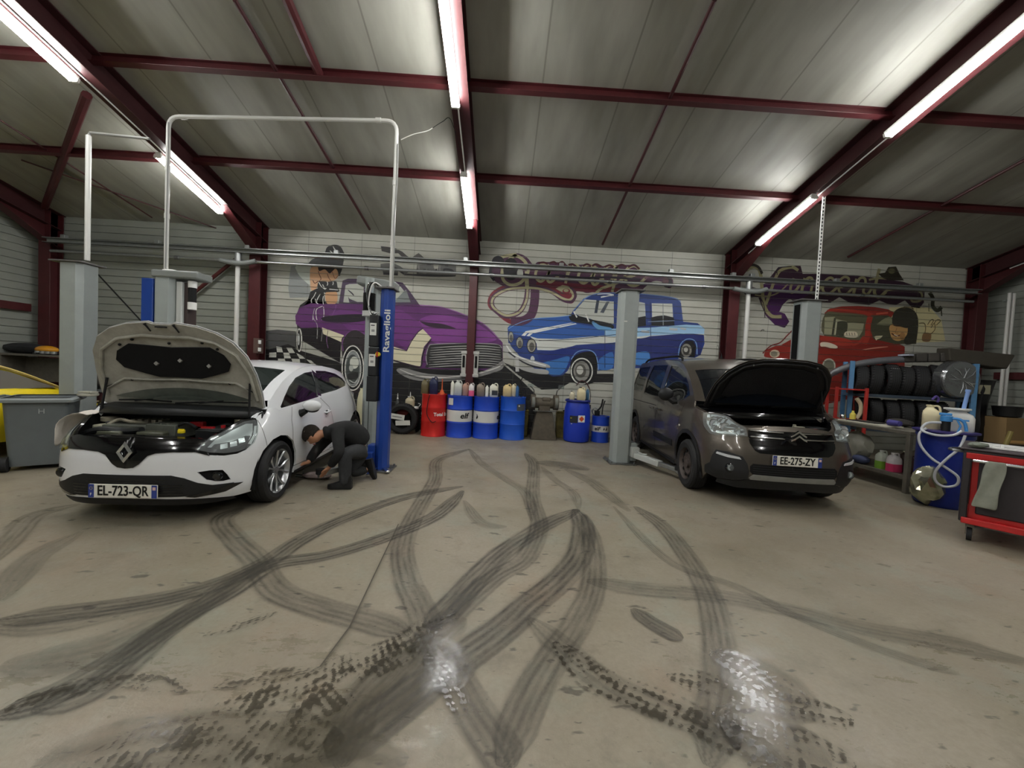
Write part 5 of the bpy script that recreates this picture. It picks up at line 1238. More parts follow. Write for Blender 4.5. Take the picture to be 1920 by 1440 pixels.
m.paint([(1450,880),(1465,810),(1500,770),(1545,770),(1568,810),(1560,885)],'#18181c',Bc); m.paint(ell(1502,838,36,46),'#8a8880',Bc); m.paint(ell(1500,838,24,32),'#3d3b38',Bc); m.paint(ell(1498,832,14,18),'#b9b8b0',Bc); m.line([(1445,880),(1460,800),(1500,762),(1550,765),(1572,800),(1575,870)],.02,'#7fa6da',Bc)
m.line([(270,690),(330,655),(440,620),(600,608),(705,596)],.015,'#7fa6da',Bc); m.line([(720,565),(800,480),(880,447),(1000,440),(1180,447),(1400,472),(1462,500)],.02,'#6f8fc8',Bc)
m.done('painted blue four-headlamp saloon with white bonnet stripes, in the middle of the wall')
# --- right script
m=Mural(); PV='#3f1d49'; PD='#35202f'; O2='#8f8a66'
m.paint([(40,310),(120,270),(220,300),(300,200),(380,100),(500,90),(580,85),(600,160),(700,160),(900,165),(1100,175),(1280,200),(1500,230),(1700,300),(1690,420),(1650,470),(1580,460),(1520,400),(1440,440),(1360,430),(1290,400),(1200,440),(1100,430),(1020,420),(930,370),(850,420),(700,415),(520,410),(480,380),(420,440),(390,500),(440,520),(480,590),(440,645),(350,620),(270,540),(230,450),(200,370),(120,375)],PD,V4)
m.paint([(240,250),(460,230),(680,240),(690,330),(560,400),(480,385),(410,440),(390,500),(440,520),(475,590),(430,645),(350,620),(270,540),(290,420),(250,360)],PV,V4)
for l,w in (([(90,130),(160,95),(215,140),(235,300),(255,450),(320,540),(410,545)],.08),([(265,440),(300,350),(350,210),(400,130),(500,100),(560,130)],.07),([(170,350),(280,362),(380,330),(470,250)],.03),([(520,200),(490,290),(500,330),(545,300),(590,230)],.06),([(620,200),(600,270),(588,340)],.07),([(596,290),(640,205),(680,200),(690,250),(675,320),(710,335),(770,270)],.06),([(890,225),(850,195),(800,230),(780,300),(820,345),(880,310),(940,250)],.06),([(930,285),(990,255),(1015,205),(970,190),(925,240),(930,320),(980,350),(1060,280)],.058),([(1085,205),(1070,280),(1055,350)],.07),([(1062,300),(1110,205),(1155,200),(1165,250),(1145,320),(1180,345),(1230,280)],.06),([(1290,115),(1262,230),(1245,330),(1285,370),(1350,320)],.075),([(1195,215),(1280,200),(1370,205)],.045),([(1340,320),(1400,300),(1500,300),(1600,290),(1670,340),(1660,400),(1590,410),(1570,375)],.05)): m.line(l,w,O2,V4)
m.line([(260,560),(250,440),(215,370)],.02,'#2a1830',V4)
m.paint([(1280,160),(1340,150),(1370,100),(1440,95),(1470,160),(1510,220),(1380,220),(1320,200)],'#2e2a20',V4); m.paint(ell(1400,135,30,25),'#5c5a40',V4)
m.line([(80,110),(140,80),(200,100),(235,160)],.06,'#2e2a26',V4); m.line([(370,170),(380,110),(500,95)],.02,'#2a2230',V4)
m.line([(1740,330),(1770,380),(1770,450),(1810,490),(1850,460)],.09,'#2c2d1e',V4); m.line([(1845,470),(1850,540)],.03,'#2c2d1e',V4); m.line([(1735,430),(1735,500)],.02,'#6a6a50',V4)
m.line([(220,680),(235,665),(255,668)],.02,'#44433a',V4)
m.done('dark purple painted script word Vincent on the right part of the wall')
# --- red car and driver
m=Mural(); R1='#8c2d24'; R2='#a83a2c'
Cc=lambda x,y:(1360+x/3.4286,460+y/3.4286)
m.paint([(1020,210),(1400,200),(1640,220),(1800,400),(1860,720),(1000,760)],'#d2c99b',Rr)
m.paint([(50,290),(120,230),(300,195),(560,190),(800,205),(1000,240),(1100,290),(1000,420),(1000,640),(1100,720),(1250,800),(1250,1400),(-100,1700),(-480,1400),(-560,1000),(-700,860),(-580,760),(-470,700),(-330,690),(-280,620),(-150,600),(40,640)],R1,Rr)
m.paint([(-860,920),(-820,850),(-720,800),(-640,780),(-560,800),(-560,960),(-820,960)],R1,Rr,True); m.paint(ell(-700,905,75,60),'#c9b9a0',Rr); m.paint(ell(-710,910,50,42),'#8b8573',Rr)
m.line([(-880,900),(-760,790),(-620,740),(-520,640),(-440,560)],.03,'#6d1c18',Rr)
m.paint([(60,300),(300,290),(560,310),(700,350),(690,480),(650,640),(560,700),(40,630)],'#5f5c45',Rr,True)
m.paint([(210,380),(380,420),(390,440),(640,450),(620,560),(560,660),(40,620),(50,360),(200,350)],'#a3a183',Rr); m.paint([(230,440),(380,430),(385,560),(340,640),(220,640)],'#4a4a3a',Rr,True); m.line([(205,370),(165,640)],.05,'#4a4a3a',Rr,False); m.line([(230,410),(205,630)],.03,'#c2c2a4',Rr,False)
m.paint([(740,330),(1000,330),(1100,400),(1400,420),(1440,600),(1420,760),(1100,760),(900,710),(780,690),(740,560)],'#4c4b38',Rr); m.paint([(860,440),(960,370),(1040,360),(1060,470),(840,470)],'#8c8b6c',Rr,True)
m.paint([(0,650),(200,655),(400,690),(480,760),(360,790),(100,760),(0,740)],R2,Rr,True); m.paint([(100,245),(300,225),(560,255),(760,300),(740,330),(560,300),(300,260),(110,270)],R2,Rr,True); m.paint([(-10,740),(90,735),(200,770),(245,810),(180,830),(60,800),(-10,795)],'#e9dcc4',Rr,True)
m.paint([(0,860),(300,830),(700,830),(1060,780),(1000,900),(700,900),(300,980),(100,1050),(0,1100)],'#8c2c20',Rr,True)
m.line([(640,640),(560,740),(460,780)],.05,R2,Rr); m.line([(735,340),(700,480),(690,640),(640,760)],.13,R2,Rr); m.line([(820,310),(1000,290)],.05,'#c25a44',Rr,taper=True); m.line([(600,850),(800,820),(1000,800)],.03,'#d8907a',Rr,taper=True)
m.paint([(340,610),(370,575),(450,570),(520,580),(545,620),(530,660),(440,665),(350,650)],'#e8ddc0',Rr,True)
for x in(375,415,455,495): m.line([(x,590),(x+8,630)],.012,'#4a4030',Rr,False)
m.paint([(790,650),(820,640),(920,635),(890,670),(840,690),(820,710)],'#e8dfba',Rr)
m.paint([(1060,420),(1080,300),(1150,230),(1280,210),(1400,270),(1450,400),(1440,600),(1400,740),(1250,760),(1230,600),(1100,520)],'#37342a',Rr,True)
m.paint([(1020,500),(1100,440),(1240,400),(1290,500),(1280,620),(1200,700),(1130,715),(1060,680),(1030,600)],'#c69a62',Rr,True); m.paint([(1060,420),(1200,360),(1300,420),(1290,520),(1180,500),(1100,490)],'#37342a',Rr,True)
m.line([(1050,600),(1120,640),(1200,620)],.03,'#5b2a1c',Rr); m.line([(1090,620),(1150,645)],.015,'#f0ead8',Rr,False); m.line([(1080,480),(1150,490)],.02,'#4a3020',Rr,False); m.line([(1130,520),(1110,590),(1150,600)],.012,'#8a5c34',Rr)
m.paint(ell(1215,640,40,60),'#a87c4c',Rr)
m.paint([(1540,520),(1560,470),(1620,440),(1680,400),(1790,405),(1740,470),(1700,560),(1640,610),(1560,600)],'#dccb96',Rr,True)
for l in ([(1590,470),(1640,400),(1680,405),(1640,480)],[(1690,450),(1730,400),(1785,410),(1720,480)],[(1460,450),(1540,450),(1560,520),(1550,600)],[(1640,520),(1690,450),(1700,540),(1640,610)]): m.line(l,.016,'#4b3b22',Rr)
m.paint([(1530,600),(1640,610),(1620,720),(1510,710)],'#8a6a48',Rr,True)
m.line([(1200,215),(1250,230),(1240,200),(1320,210),(1380,240),(1350,205)],.014,'#5b4a2e',Rr)
m.paint(ell(110,1090,95,110),'#7d7b6a',Rr); m.line(ell(110,1090,90,105)+[(200,1090)],.03,'#c9c6b4',Rr)
m.done('painted red car with a curly-haired driver waving, behind the tyre rack')
# ================================================================== two-post lifts
M_postl=mat('lift grey enamel','#9aa19e',.42,var=.10,vscale=5,rvar=.06); M_blue=mat('lift blue enamel','#1b3f8f',.38,var=.08,vscale=4)
M_lbl=mat('paper label','#d8d8d2',.6)
def post(name,x,y,h,w,d,m,label,slot=1,rz=0,cap=True,base_m=None):
    t=empty(name,(x,y,0),rz,label,'car lift','two-post lift columns')
    c=.055
    pl=[(-w/2+c,-d/2),(w/2-c,-d/2),(w/2,-d/2+c),(w/2,d/2-c),(w/2-c,d/2),(-w/2+c,d/2),(-w/2,d/2-c),(-w/2,-d/2+c)]
    b=MB(); b.prism(pl,.02,h,m); b.build('column_shell',t,bevel=.004,ang=20)
    b=MB(); b.box((slot*(w/2+.001),0,h/2+.05),(.012,d*.42,h-.2),M_cavity); b.build('carriage_slot',t)
    b=MB(); b.box((0,0,.012),(w+.14,d+.16,.024),base_m or M_steel)
    for sx in(-1,1):
        for sy in(-1,1): b.cyl((sx*(w/2+.04),sy*(d/2+.05),.02),(sx*(w/2+.04),sy*(d/2+.05),.05),.016,M_steel,n=6)
    b.build('base_plate',t,bevel=.003)
    if cap:
        b=MB(); b.box((slot*.02,0,h+.012),(w+.10,d+.06,.02),mat('dull cap plate','#5c5a58',.5)); b.cyl((.02,0,h+.02),(.02,0,h+.05),.05,M_steel,n=14); b.build('top_cap',t,bevel=.003)
    b=MB(); b.box((slot*(w/2+.05),0,.20),(.10,d*.75,.30),m); b.build('carriage',t,bevel=.01)
    return t
def arm(t,p,q,m,wd=.10):
    p=Vector(p);q=Vector(q); b=MB(); mid=p.lerp(q,.62); d=(q-p).normalized(); n=Vector((-d.y,d.x,0))
    b.beam(p,mid,wd,.085,m); b.beam(mid-d*.1,q,wd*.72,.06,M_gal)
    b.beam(p+Vector((0,0,.03)),p.lerp(mid,.5)+Vector((0,0,.075)),.02,.02,m); b.beam(p+Vector((0,0,.085)),mid,.02,.02,m)
    b.box(p+Vector((0,0,.05)),(.13,.13,.16),m)
    a=b.build('lift_arm',t,bevel=.006); b=MB(); b.cyl(q+Vector((0,0,.0)),q+Vector((0,0,.06)),.055,M_rub,n=18); b.cyl(q-Vector((0,0,.04)),q,.035,M_gal,n=12); b.build('arm_pad',a); return a
pC=post('lift_column',2.06,6.50,2.84,.30,.30,M_postl,'bare grey lift column standing alone left of the dark family van',1,.0)
M_arm=mat('pale grey arm paint','#b9bcb8',.4)
arm(pC,(.20,-.14,.16),(.55,-1.0,.14),M_arm); arm(pC,(.22,.16,.16),(.66,.95,.14),M_arm)
b=MB(); b.box((-.07,-.152,2.34),(.05,.002,.018),M_lbl); b.build('maker_sticker',pC)
pD=post('lift_column',5.12,6.52,2.84,.34,.30,M_postl,'grey lift column behind the raised hood of the dark family van',-1,.0)
arm(pD,(-.20,-.14,.16),(-.85,-1.0,.14),M_arm); arm(pD,(-.22,.16,.16),(-.85,.95,.14),M_arm)
pE=post('lift_column',-5.86,5.62,2.62,.31,.30,M_postl,'pale grey lift column behind the wheeled bin at far left',-1,.0)
pA=post('lift_column',-4.66,5.66,2.50,.28,.30,M_postl,'grey lift column with a blue side panel behind the raised white car hood',1,.0,cap=False)
b=MB(); b.box((-.24,.02,1.25),(.16,.24,2.46),M_blue); b.build('blue_side_panel',pA,bevel=.01)
b=MB(); b.box((.17,-.02,2.54),(.62,.30,.10),mat('grey cable cover','#7c807d',.45)); b.cyl((.0,0,2.58),(.0,0,2.62),.10,M_white,n=20); b.build('pulley_cover',pA,bevel=.02)
b=MB(); b.box((.205,-.06,1.25),(.075,.12,2.4),M_arm); b.box((.27,-.0,1.25),(.05,.16,2.4),mat('dark brown guard','#3a2f2c',.6)); b.build('side_guard',pA,bevel=.006)
b=MB(); b.cyl((.34,-.06,2.12),(.34,-.06,2.46),.045,M_blk2,n=16); b.cyl((.34,-.06,2.08),(.34,-.06,2.18),.052,M_white,n=16); b.cyl((.34,-.06,2.38),(.34,-.06,2.47),.052,M_white,n=16); b.build('winch_motor',pA)
pF=post('lift_column',-2.10,6.50,2.66,.24,.28,M_postl,'slim grey lift column directly behind the blue lift column',-1,.0,cap=False)
b=MB(); b.cyl((-.03,-.19,2.28),(-.03,-.19,2.56),.095,M_gloss,n=20); b.cyl((-.03,-.19,2.20),(-.03,-.19,2.28),.10,M_arm,n=20); b.cyl((-.03,-.19,2.56),(-.03,-.19,2.80),.07,M_postl,n=20); b.build('winch_motor',pF)
b=MB(); b.box((.06,-.06,2.74),(.62,.26,.14),mat('grey cable cover','#7c807d',.45),(0,.12,0)); b.build('pulley_cover',pF,bevel=.03)
b=MB(); b.box((.0,-.142,1.25),(.008,.004,2.3),M_cavity); b.build('panel_joint',pF)
# blue column with control boxes
pB=post('lift_column',-1.575,5.42,2.46,.165,.22,M_blue,'blue lift column with white lettering and black control boxes',-1,.0)

vs,fs=text_mesh('Ravaglioli',.14,M_lbl,bold=.003); b=MB(); b.add([(.03-v.y*.8,-.1115-v.z,1.90+v.x*1.1) for v in vs],fs,M_lbl); b.build('column_lettering',pB,smooth=False)
for k,(z,h) in enumerate(((2.03-.12,.42),(1.50,.38),(1.14,.34))):
    b=MB(); b.box((-.130,-.07,z-.02),(.12 if k<2 else .14,.20,h),M_trim); cb=b.build('control_box',pB,bevel=.012)
    if k<2:
        b=MB(); b.box((-.135,-.171,z+(.0)),(.085,.003,.16),M_lbl); b.box((-.14,-.1735,z+.05),(.05,.001,.012),M_ink); b.box((-.135,-.1735,z-.02),(.04,.001,.03),mat('label grey print','#8a8a88',.6)); b.build('box_label',cb)
b=MB(); b.cyl((-.06,-.20,1.58),(-.06,-.14,1.58),.028,M_yel,n=16); b.box((-.06,-.205,1.58),(.016,.02,.07),M_redp); b.build('isolator_switch',pB)
b=MB()
for k in range(3):
    b.tube(catmull([(-.05-.03*k,-.10,2.47),(-.14-.03*k,-.16,2.52),(-.20-.02*k,-.15,2.40),(-.22,-.13,2.22),(-.16,-.12,2.08+.02*k),(-.08,-.14,2.14)],6),.010,(M_white,M_blk2,M_steel)[k],n=6)
b.build('cable_loop',pB)
b=MB(); 
for s in(-1,1): b.beam((s*.06,-.10-.1*0,.05),(s*.10+.05,-.34+.10*s,.035),.06,.03,M_chrome)
b.build('floor_anchor',pB,bevel=.01)
arm(pB,(-.16,-.10,.13),(-.50,-.75,.12),M_blue,.09)
# ------------------------------------------------------------------ pipes between the lifts
M_pipe=mat('white painted pipe','#cfcfca',.35)
def pipe(name,pts,r,m,label,cat='pipe',k=8,n=10):
    b=MB(); b.tube(pts,r,m,n=n); return tag(b.build(name),label,cat)
def elbow(a,c,bb,r=.16,n=6):
    a=Vector(a);c=Vector(c);bb=Vector(bb); p=c+(a-c).normalized()*r; q=c+(bb-c).normalized()*r
    return [(p*(1-t)**2+c*2*t*(1-t)+q*t*t) for t in [i/n for i in range(n+1)]]
PL=(-4.70,5.62); PR=(-1.545,5.42); PZ=4.70
b=MB(); pts=[Vector((PL[0],PL[1],2.63))]+elbow((PL[0],PL[1],3),(PL[0],PL[1],PZ),(PR[0],PR[1],PZ))+elbow((PL[0],PL[1],PZ),(PR[0],PR[1],PZ+.02),(PR[0],PR[1],3))+[Vector((PR[0],PR[1],2.48))]
b.tube(pts,.026,M_pipe,n=10)
ap=tag(b.build('service_pipe'),'white pipe arching high over the white car between two lift columns','pipe')
for p_ in ((PL[0],PL[1],3.35),(PL[0],PL[1],4.0),(PR[0],PR[1],3.1),(PR[0],PR[1],3.9),(PL[0]+.2,PL[1],PZ),(PR[0]-.25,PR[1]+.01,PZ+.018)):
    b=MB(); ax=Vector((0,0,1)) if p_[2]<4.5 else Vector((1,-.06,0)); b.cyl(Vector(p_)-ax*.035,Vector(p_)+ax*.035,.032,M_pipe,n=12); b.build('pipe_coupling',ap)
b=MB(); b.tube(catmull([(PR[0]+.03,PR[1]-.03,2.5),(PR[0]+.035,PR[1]-.04,3.0),(PR[0]+.02,PR[1]-.035,3.4),(PR[0]+.038,PR[1]-.03,3.9),(PR[0]+.03,PR[1]-.03,4.4)],5),.010,mat('grey cable','#8f8f8c',.5),n=6); b.build('clipped_cable',ap)
b=MB(); q=[(PL[0]+.02,PL[1]-.03,2.62),(PL[0]+.025,PL[1]-.03,4.6)]; b.tube(q,.008,mat('grey cable','#8f8f8c',.5),n=6); b.build('clipped_cable',ap)
b=MB(); x,y=-5.74,5.60; b.tube([(x,y,2.68),(x,y,4.36)],.030,M_pipe,n=8); b.tube([Vector((x,y,4.36)),Vector((x+.02,y,4.40)),Vector((-4.95,5.62,4.38))],.018,mat('grey cable','#8f8f8c',.5),n=8); tag(b.build('service_pipe'),'galvanised pipe rising from the far left lift column','pipe')
b=MB(); b.tube(catmull([atY(752,262,5.4),atY(775,252,5.4),atY(800,246,5.4),atY(811,240,5.4)],5),.006,M_pipe,n=6); b.tube(catmull([atY(811,240,5.4),atY(830,228,5.5),atY(845,224,5.6),(-.72,5.7,4.55)],5),.004,M_blk2,n=6); tag(b.build('loose_cable'),'short loose pale cable dangling beside the centre rafter','cable')
# perforated angle on the right lift column
b=MB(); a=Vector((5.22,6.46,2.87)); H_=ceilz(6.46)-.16-a.z
b.box((0,0,H_/2),(.055,.004,H_),M_white); b.box((.0265,.027,H_/2),(.004,.055,H_),M_white); n=int(H_/.06)
for i in range(n): b.box((0,-.0022,.03+i*.06),(.018,.002,.034),M_cavity)
o=b.build('perforated_post',loc=a); tag(o,'white perforated metal strip standing on the right lift column, up to the roof','post')
# ------------------------------------------------------------------ overhead rail in front of the wall
zr=3.70; yr=8.52
b=MB(); b.box((.5,yr,zr+.045),(20.2,.10,.014),M_gal); b.box((.5,yr+.045,zr),(20.2,.012,.10),M_gal); b.box((.5,yr,zr-.045),(20.2,.10,.008),M_gal)
o=b.build('overhead_rail',bevel=.002); tag(o,'long galvanised rail running across the whole mural wall','rail')
for x in (-9.2,-7.3,-5.45,-3.6,-.86,1.2,3.6,4.98,5.4,7.3,9.2):
    b=MB(); b.box((x,yr-.0,zr+.085),(.09,.08,.07),M_gal); b.build('rail_bracket',o,bevel=.004)
b=MB(); b.cyl((-9.6,yr+.12,zr-.19),(10.6,yr+.12,zr-.19),.032,M_gal,n=12); o=b.build('air_pipe'); tag(o,'thin galvanised air pipe running just below the overhead rail','pipe')
for x in (-7.0,-3.0,-.3,2.3,4.4,8.0):
    b=MB(); b.cyl((x-.04,yr+.12,zr-.19),(x+.04,yr+.12,zr-.19),.045,M_steel,n=12); b.build('pipe_union',o)
for x,l in ((-5.66,'white riser pipe left of the column beside the purple mural'),(5.36,'white riser pipe right of the column beside the blue mural')):
    b=MB(); b.cyl((x,yr+.02,0.0),(x,yr+.02,zr-.24),.045,M_pipe,n=14); o=b.build('riser_pipe'); tag(o,l,'pipe','white riser pipes on the mural wall')
    b=MB(); b.cyl((x,yr+.02,zr-.25),(x,yr+.02,zr-.05),.065,M_gal,n=14); b.build('pipe_valve',o); b=MB(); b.tube(catmull([(x-.35,yr,zr-.22),(x-.1,yr-.05,zr-.27),(x+.15,yr-.05,zr-.27),(x+.38,yr,zr-.2)],5),.05,mat('dull grey hose','#6f7371',.5),n=10); b.build('hose_elbow',o)
b=MB(); b.cyl((11.0,8.3,0),(11.0,8.3,3.66),.030,M_pipe,n=10); b.cyl((11.1,8.3,0),(11.1,8.3,3.66),.030,M_pipe,n=10)
for z in(1.3,3.5): b.box((11.05,8.35,z),(.2,.06,.04),M_gal)
tag(b.build('riser_pipe'),'pair of pale pipes on the right rear corner column','pipe')
M_clamp=mat('bright zinc','#d9d9d2',.35,metal=.35,var=.25,vscale=18)
# bright clamps on the centre column and hinge brackets on the left one
for x,l in ((-.825,'left'),(-.555,'right')):
    b=MB(); b.box((x,8.70,1.55),(.10,.09,.56),M_clamp); b.box((x,8.65,1.80),(.13,.03,.07),M_clamp); b.box((x,8.65,1.30),(.13,.03,.07),M_clamp); b.box((x,8.645,1.60),(.05,.02,.26),M_cavity)
    tag(b.build('metal_clamp',bevel=.008),'bright metal clamp on the '+l+' side of the narrow centre column','bracket','metal clamps on the centre column')
b=MB(); b.box((-5.24,8.62,1.72),(.12,.16,.32),mat('brown bracket','#5d4a44',.6)); b.cyl((-5.16,8.53,1.60),(-5.16,8.53,1.68),.03,M_white); b.cyl((-5.16,8.53,1.76),(-5.16,8.53,1.84),.03,M_white); tag(b.build('hinge_bracket',bevel=.004),'small brown hinge bracket with white rollers on the column left of the mural','bracket')
# ================================================================== drums along the wall
def wrap(b,txt,size,R,z,ang,m,xs=1,bold=0,shear=0,depth=.002):
    """lettering bent round a cylinder; ang 0 = facing -Y"""
    vs,fs=text_mesh(txt,size,m,xs=xs,bold=bold)
    b.add([((R+.0015+v.z)*math.sin(ang+(v.x+shear*v.y)/R),-(R+.0015+v.z)*math.cos(ang+(v.x+shear*v.y)/R),z+v.y) for v in vs],fs,m)
def patch(b,R,z0,z1,a0,a1,m,off=.0012,n=8):
    b.grid([[((R+off)*math.sin(a0+(a1-a0)*i/n),-(R+off)*math.cos(a0+(a1-a0)*i/n),z) for i in range(n+1)] for z in(z0,z1)],m)
M_el=mat('drum blue enamel','#1f48c0',.35,coat=.2,var=.08,vscale=5); M_el2=mat('drum paler blue enamel','#1e56c4',.38,var=.12,vscale=5); M_rd=mat('drum red enamel','#c7231f',.35,coat=.2,var=.10,vscale=5); M_band=mat('drum white band','#dcdbd6',.4)
def drum(x,y,r,h,m,label,band=False,rz=0,grp='metal drums along the mural wall'):
    t=empty('drum',(x,y,0),rz,label,'barrel',grp)
    z1,z2=h*.36,h*.68
    prof=[(r*.93,.012),(r,.0),(r*1.01,.012),(r*.985,.025),(r*.985,z1-.02),(r*1.012,z1),(r*.985,z1+.02),(r*.985,z2-.02),(r*1.012,z2),(r*.985,z2+.02),(r*.985,h-.02),(r*1.01,h-.008),(r,h),(r*.95,h-.002),(r*.94,h-.02),(0,h-.02)]
    b=MB(); b.lathe(prof,m,n=40); b.build('shell',t,ang=40)
    if band:
        b=MB(); b.lathe([(r*.9865,z1+.024),(r*.9865,z2-.022)],M_band,n=40,cap=False); b.build('band',t)
    b=MB(); b.cyl((r*.6,0,h-.02),(r*.6,0,h-.002),.03,M_steel,n=12); b.build('bung',t)
    return t
DY=8.37
def dx(u): return atY(u,800,DY-.1).x
R_=.275
t=drum(dx(811),DY,.262,.885,M_rd,'red steel drum with white Total lettering beside the leaning tyre')
b=MB(); wrap(b,'Total',.098,.258,.465,.55,M_white,bold=.003); wrap(b,'Energies',.098,.258,.465,1.75,M_white,bold=.003); wrap(b,'es',.098,.258,.465,-1.38,M_white,bold=.003); b.build('drum_lettering',t,smooth=False)
b=MB(); b.tube(catmull([(-.08,-.10,.90),(-.06,-.27,.86),(-.085,-.272,.72),(-.10,-.275,.5),(-.05,-.285,.38),(.02,-.29,.31),(.09,-.28,.33)],6),.008,M_blk2,n=6); tag(b.build('black_cable',loc=(dx(811),DY,0)),'thin black cable looped over the front of the red drum','cable')
t=drum(dx(860),DY,R_,.875,M_el,'blue drum with white band and elf lettering, next to the red drum',True)
b=MB(); wrap(b,'elf',.16,R_*.988,.46,.48,M_ink,bold=.004,shear=.18,xs=1.15); b.build('drum_lettering',t,smooth=False); b=MB(); patch(b,R_,.68,.82,-.95,-.45,M_lbl); b.build('paper_label',t)
t=drum(dx(910),DY,R_,.875,M_el,'blue drum with white band whose lettering is turned away, second from the red drum',True)
b=MB(); 
def drop(b,R,z,a,s):
    pts=[(0,-.5),(.32,-.28),(.38,.0),(.22,.3),(0,.5),(.1,.1),(-.06,-.2)]
    b.add([((R+.002)*math.sin(a+p*s/R),-(R+.002)*math.cos(a+p*s/R),z+q*s) for p,q in pts],[(0,1,2,3,4,5,6)],M_ink)
drop(b,R_*.99,.46,-.78,.12); wrap(b,'elf',.16,R_*.988,.46,1.35,M_ink,bold=.004,shear=.18,xs=1.15); b.build('drum_lettering',t,smooth=False)
t=drum(dx(960),DY,.272,.90,M_el2,'plain blue drum with a small grey label, left of the grinder stand')
b=MB(); patch(b,.272,.62,.76,.30,1.15,mat('drum grey label','#4a4e54',.6)); b.box((.125,-.245,.72),(.03,.004,.03),M_white,(0,PI/4,.45)); b.build('drum_label',t)
# small band drum, partly behind the lift column
t=drum(dx(1127)+.03,8.45,.19,.56,M_el,'small blue and white drum beside the grey lift column',True,grp='metal drums along the mural wall')
b=MB(); wrap(b,'elF',.11,.187,.295,-.55,M_ink,bold=.003,shear=.15); drop(b,.187,.30,.12,.07); drop(b,.187,.30,.42,.09); b.build('drum_lettering',t,smooth=False)
# plastic barrel with rolled lid ring
px=dx(1081)+.02; t=empty('plastic_barrel',(px,8.38,0),0,'blue plastic barrel with an orange flame label, right of the grinder stand','barrel')
M_pb=mat('blue barrel plastic','#1c38ae',.42,var=.05)
b=MB(); b.lathe([(.23,0),(.265,.02),(.275,.06),(.28,.3),(.282,.5),(.27,.70),(.25,.80),(.235,.85),(.25,.855),(.25,.87),(0,.87)],M_pb,n=36); b.build('shell',t,ang=40)
b=MB(); b.lathe([(.250,.85),(.268,.855),(.272,.88),(.262,.90),(.245,.90)],mat('dark blue lid ring','#19267a',.35),n=36,closed=True); b.lathe([(.25,.885),(0,.885)],mat('dark blue lid ring','#19267a',.35),n=36); b.build('lid',t)
b=MB(); patch(b,.281,.44,.585,-.10,.42,M_white); wrap(b,'♦',.01,.28,.5,.1,M_white) if False else None
b.add([((.2845)*math.sin(.16+p/.28),-(.2845)*math.cos(.16+p/.28),.512+q) for p,q in((0,-.058),(.058,0),(0,.058),(-.058,0))],[(0,1,2,3)],mat('hazard orange','#d8521c',.5)); b.build('flame_label',t)
b=MB(); patch(b,.281,.42,.57,-.75,-.14,mat('barrel dark print','#20242c',.5)); b.box((-.17,-.232,.52),(.03,.01,.015),M_yel); b.box((-.15,-.24,.40),(.04,.008,.012),M_white); b.build('side_print',t)
# things standing on the drums
def jug(x,y,z,w,d,h,col,label,cap='#26292c',handle=True,liquid=None,name='jerrycan',cat='container',grp='containers standing on the drums',rz=0,neck=.25,glass=False):
    m=mat('jug plastic '+col,col,.45,var=.08,vscale=9)
    t=empty(name,(x,y,z),rz,label,cat,grp)
    b=MB(); secs=[(0,.94),(.03,1),(.62,1),(.78,.9),(.90,.55),(.96,neck),(1.0,neck)]
    rows=[]
    for f,s in secs:
        ring=[]
        for i in range(16):
            a=2*PI*i/16; cx,sx=math.cos(a),math.sin(a); k=(abs(cx)**4+abs(sx)**4)**(-.25)
            ring.append((cx*k*w/2*s+(0 if f<.7 else -w*.12*(f-.7)/.3),sx*k*d/2*s,h*f))
        rows.append(ring)
    b.grid(rows,m,closeu=True); n0=len(rows)*16
    b.add(rows[0],[tuple(range(15,-1,-1))],m); b.add(rows[-1],[tuple(range(16))],m)
    b.build('body',t,ang=50)
    if liquid:
        lm=mat('liquid '+liquid,liquid,.3); b=MB(); rr=[[(p[0]*1.012,p[1]*1.012,h*f) for p in rows[2]] for f in(.01,.45)]; b.grid(rr,lm,closeu=True); b.build('liquid',t)
    b=MB(); b.cyl((-w*.12,0,h),(-w*.12,0,h*1.07),w*neck*.62,mat('cap '+cap,cap,.4),n=12); b.build('cap',t)
    if handle:
        b=MB(); b.tube(catmull([(w*.0,0,h*.90),(w*.12,0,h*1.02),(w*.36,0,h*1.0),(w*.44,0,h*.80),(w*.43,0,h*.68)],4),w*.07,m,n=8); b.build('handle',t)
    return t
S=8.40/735
def on(u,w,h,col,label,z=.875,y=DY-.02,**k):
    p=atY(u,735,y); return jug(p.x,y,z,w*S,min(w*S*1.0,.2),h*S,col,label,**k)
def tubebottle(u,w,h,col,label,z=.875,y=DY-.05,m2=None):
    p=atY(u,735,y); b=MB(); r=w*S/2; b.lathe([(r,0),(r,h*S*.8),(r*.6,h*S*.9),(r*.35,h*S*.93),(r*.35,h*S),(0,h*S)],mat('tube plastic '+col,col,.4),n=16); o=b.build('bottle',loc=(p.x,y,z)); return tag(o,label,'bottle','containers standing on the drums')
on(797,14,27,'#6a6144','grimy olive jerrycan at the left on top of the red drum',z=.868)
on(813,15,31,'#1d2548','dark blue can with a white cap, in the middle of the red drum top',cap='#e8e8e4',z=.87,y=DY-.07)
p=atY(829,735,DY-.05); b=MB(); b.lathe([(.055,0),(.05,.05),(.012,.13),(.010,.34),(0,.34)],mat('orange funnel plastic','#c7592a',.5),n=18); tag(b.build('funnel',loc=(p.x,DY-.08,.868)),'orange funnel with a long spout at the right of the red drum top','funnel')
tubebottle(848,6.5,27,'#d9d9c8','slim white tube bottle at the left on the first white-banded drum')
on(859,15,26,'#c9ccc4','milky white jug on the first white-banded drum',cap='#dfe0da')
on(873,12,23,'#b08a78','brownish jug beside the pink one on the first white-banded drum')
on(884,10,23,'#e4dfdc','white jug half full of pink liquid',liquid='#e0608c',y=DY-.10)
on(901,15,24,'#8e8172','dirty brown jug on the second white-banded drum')
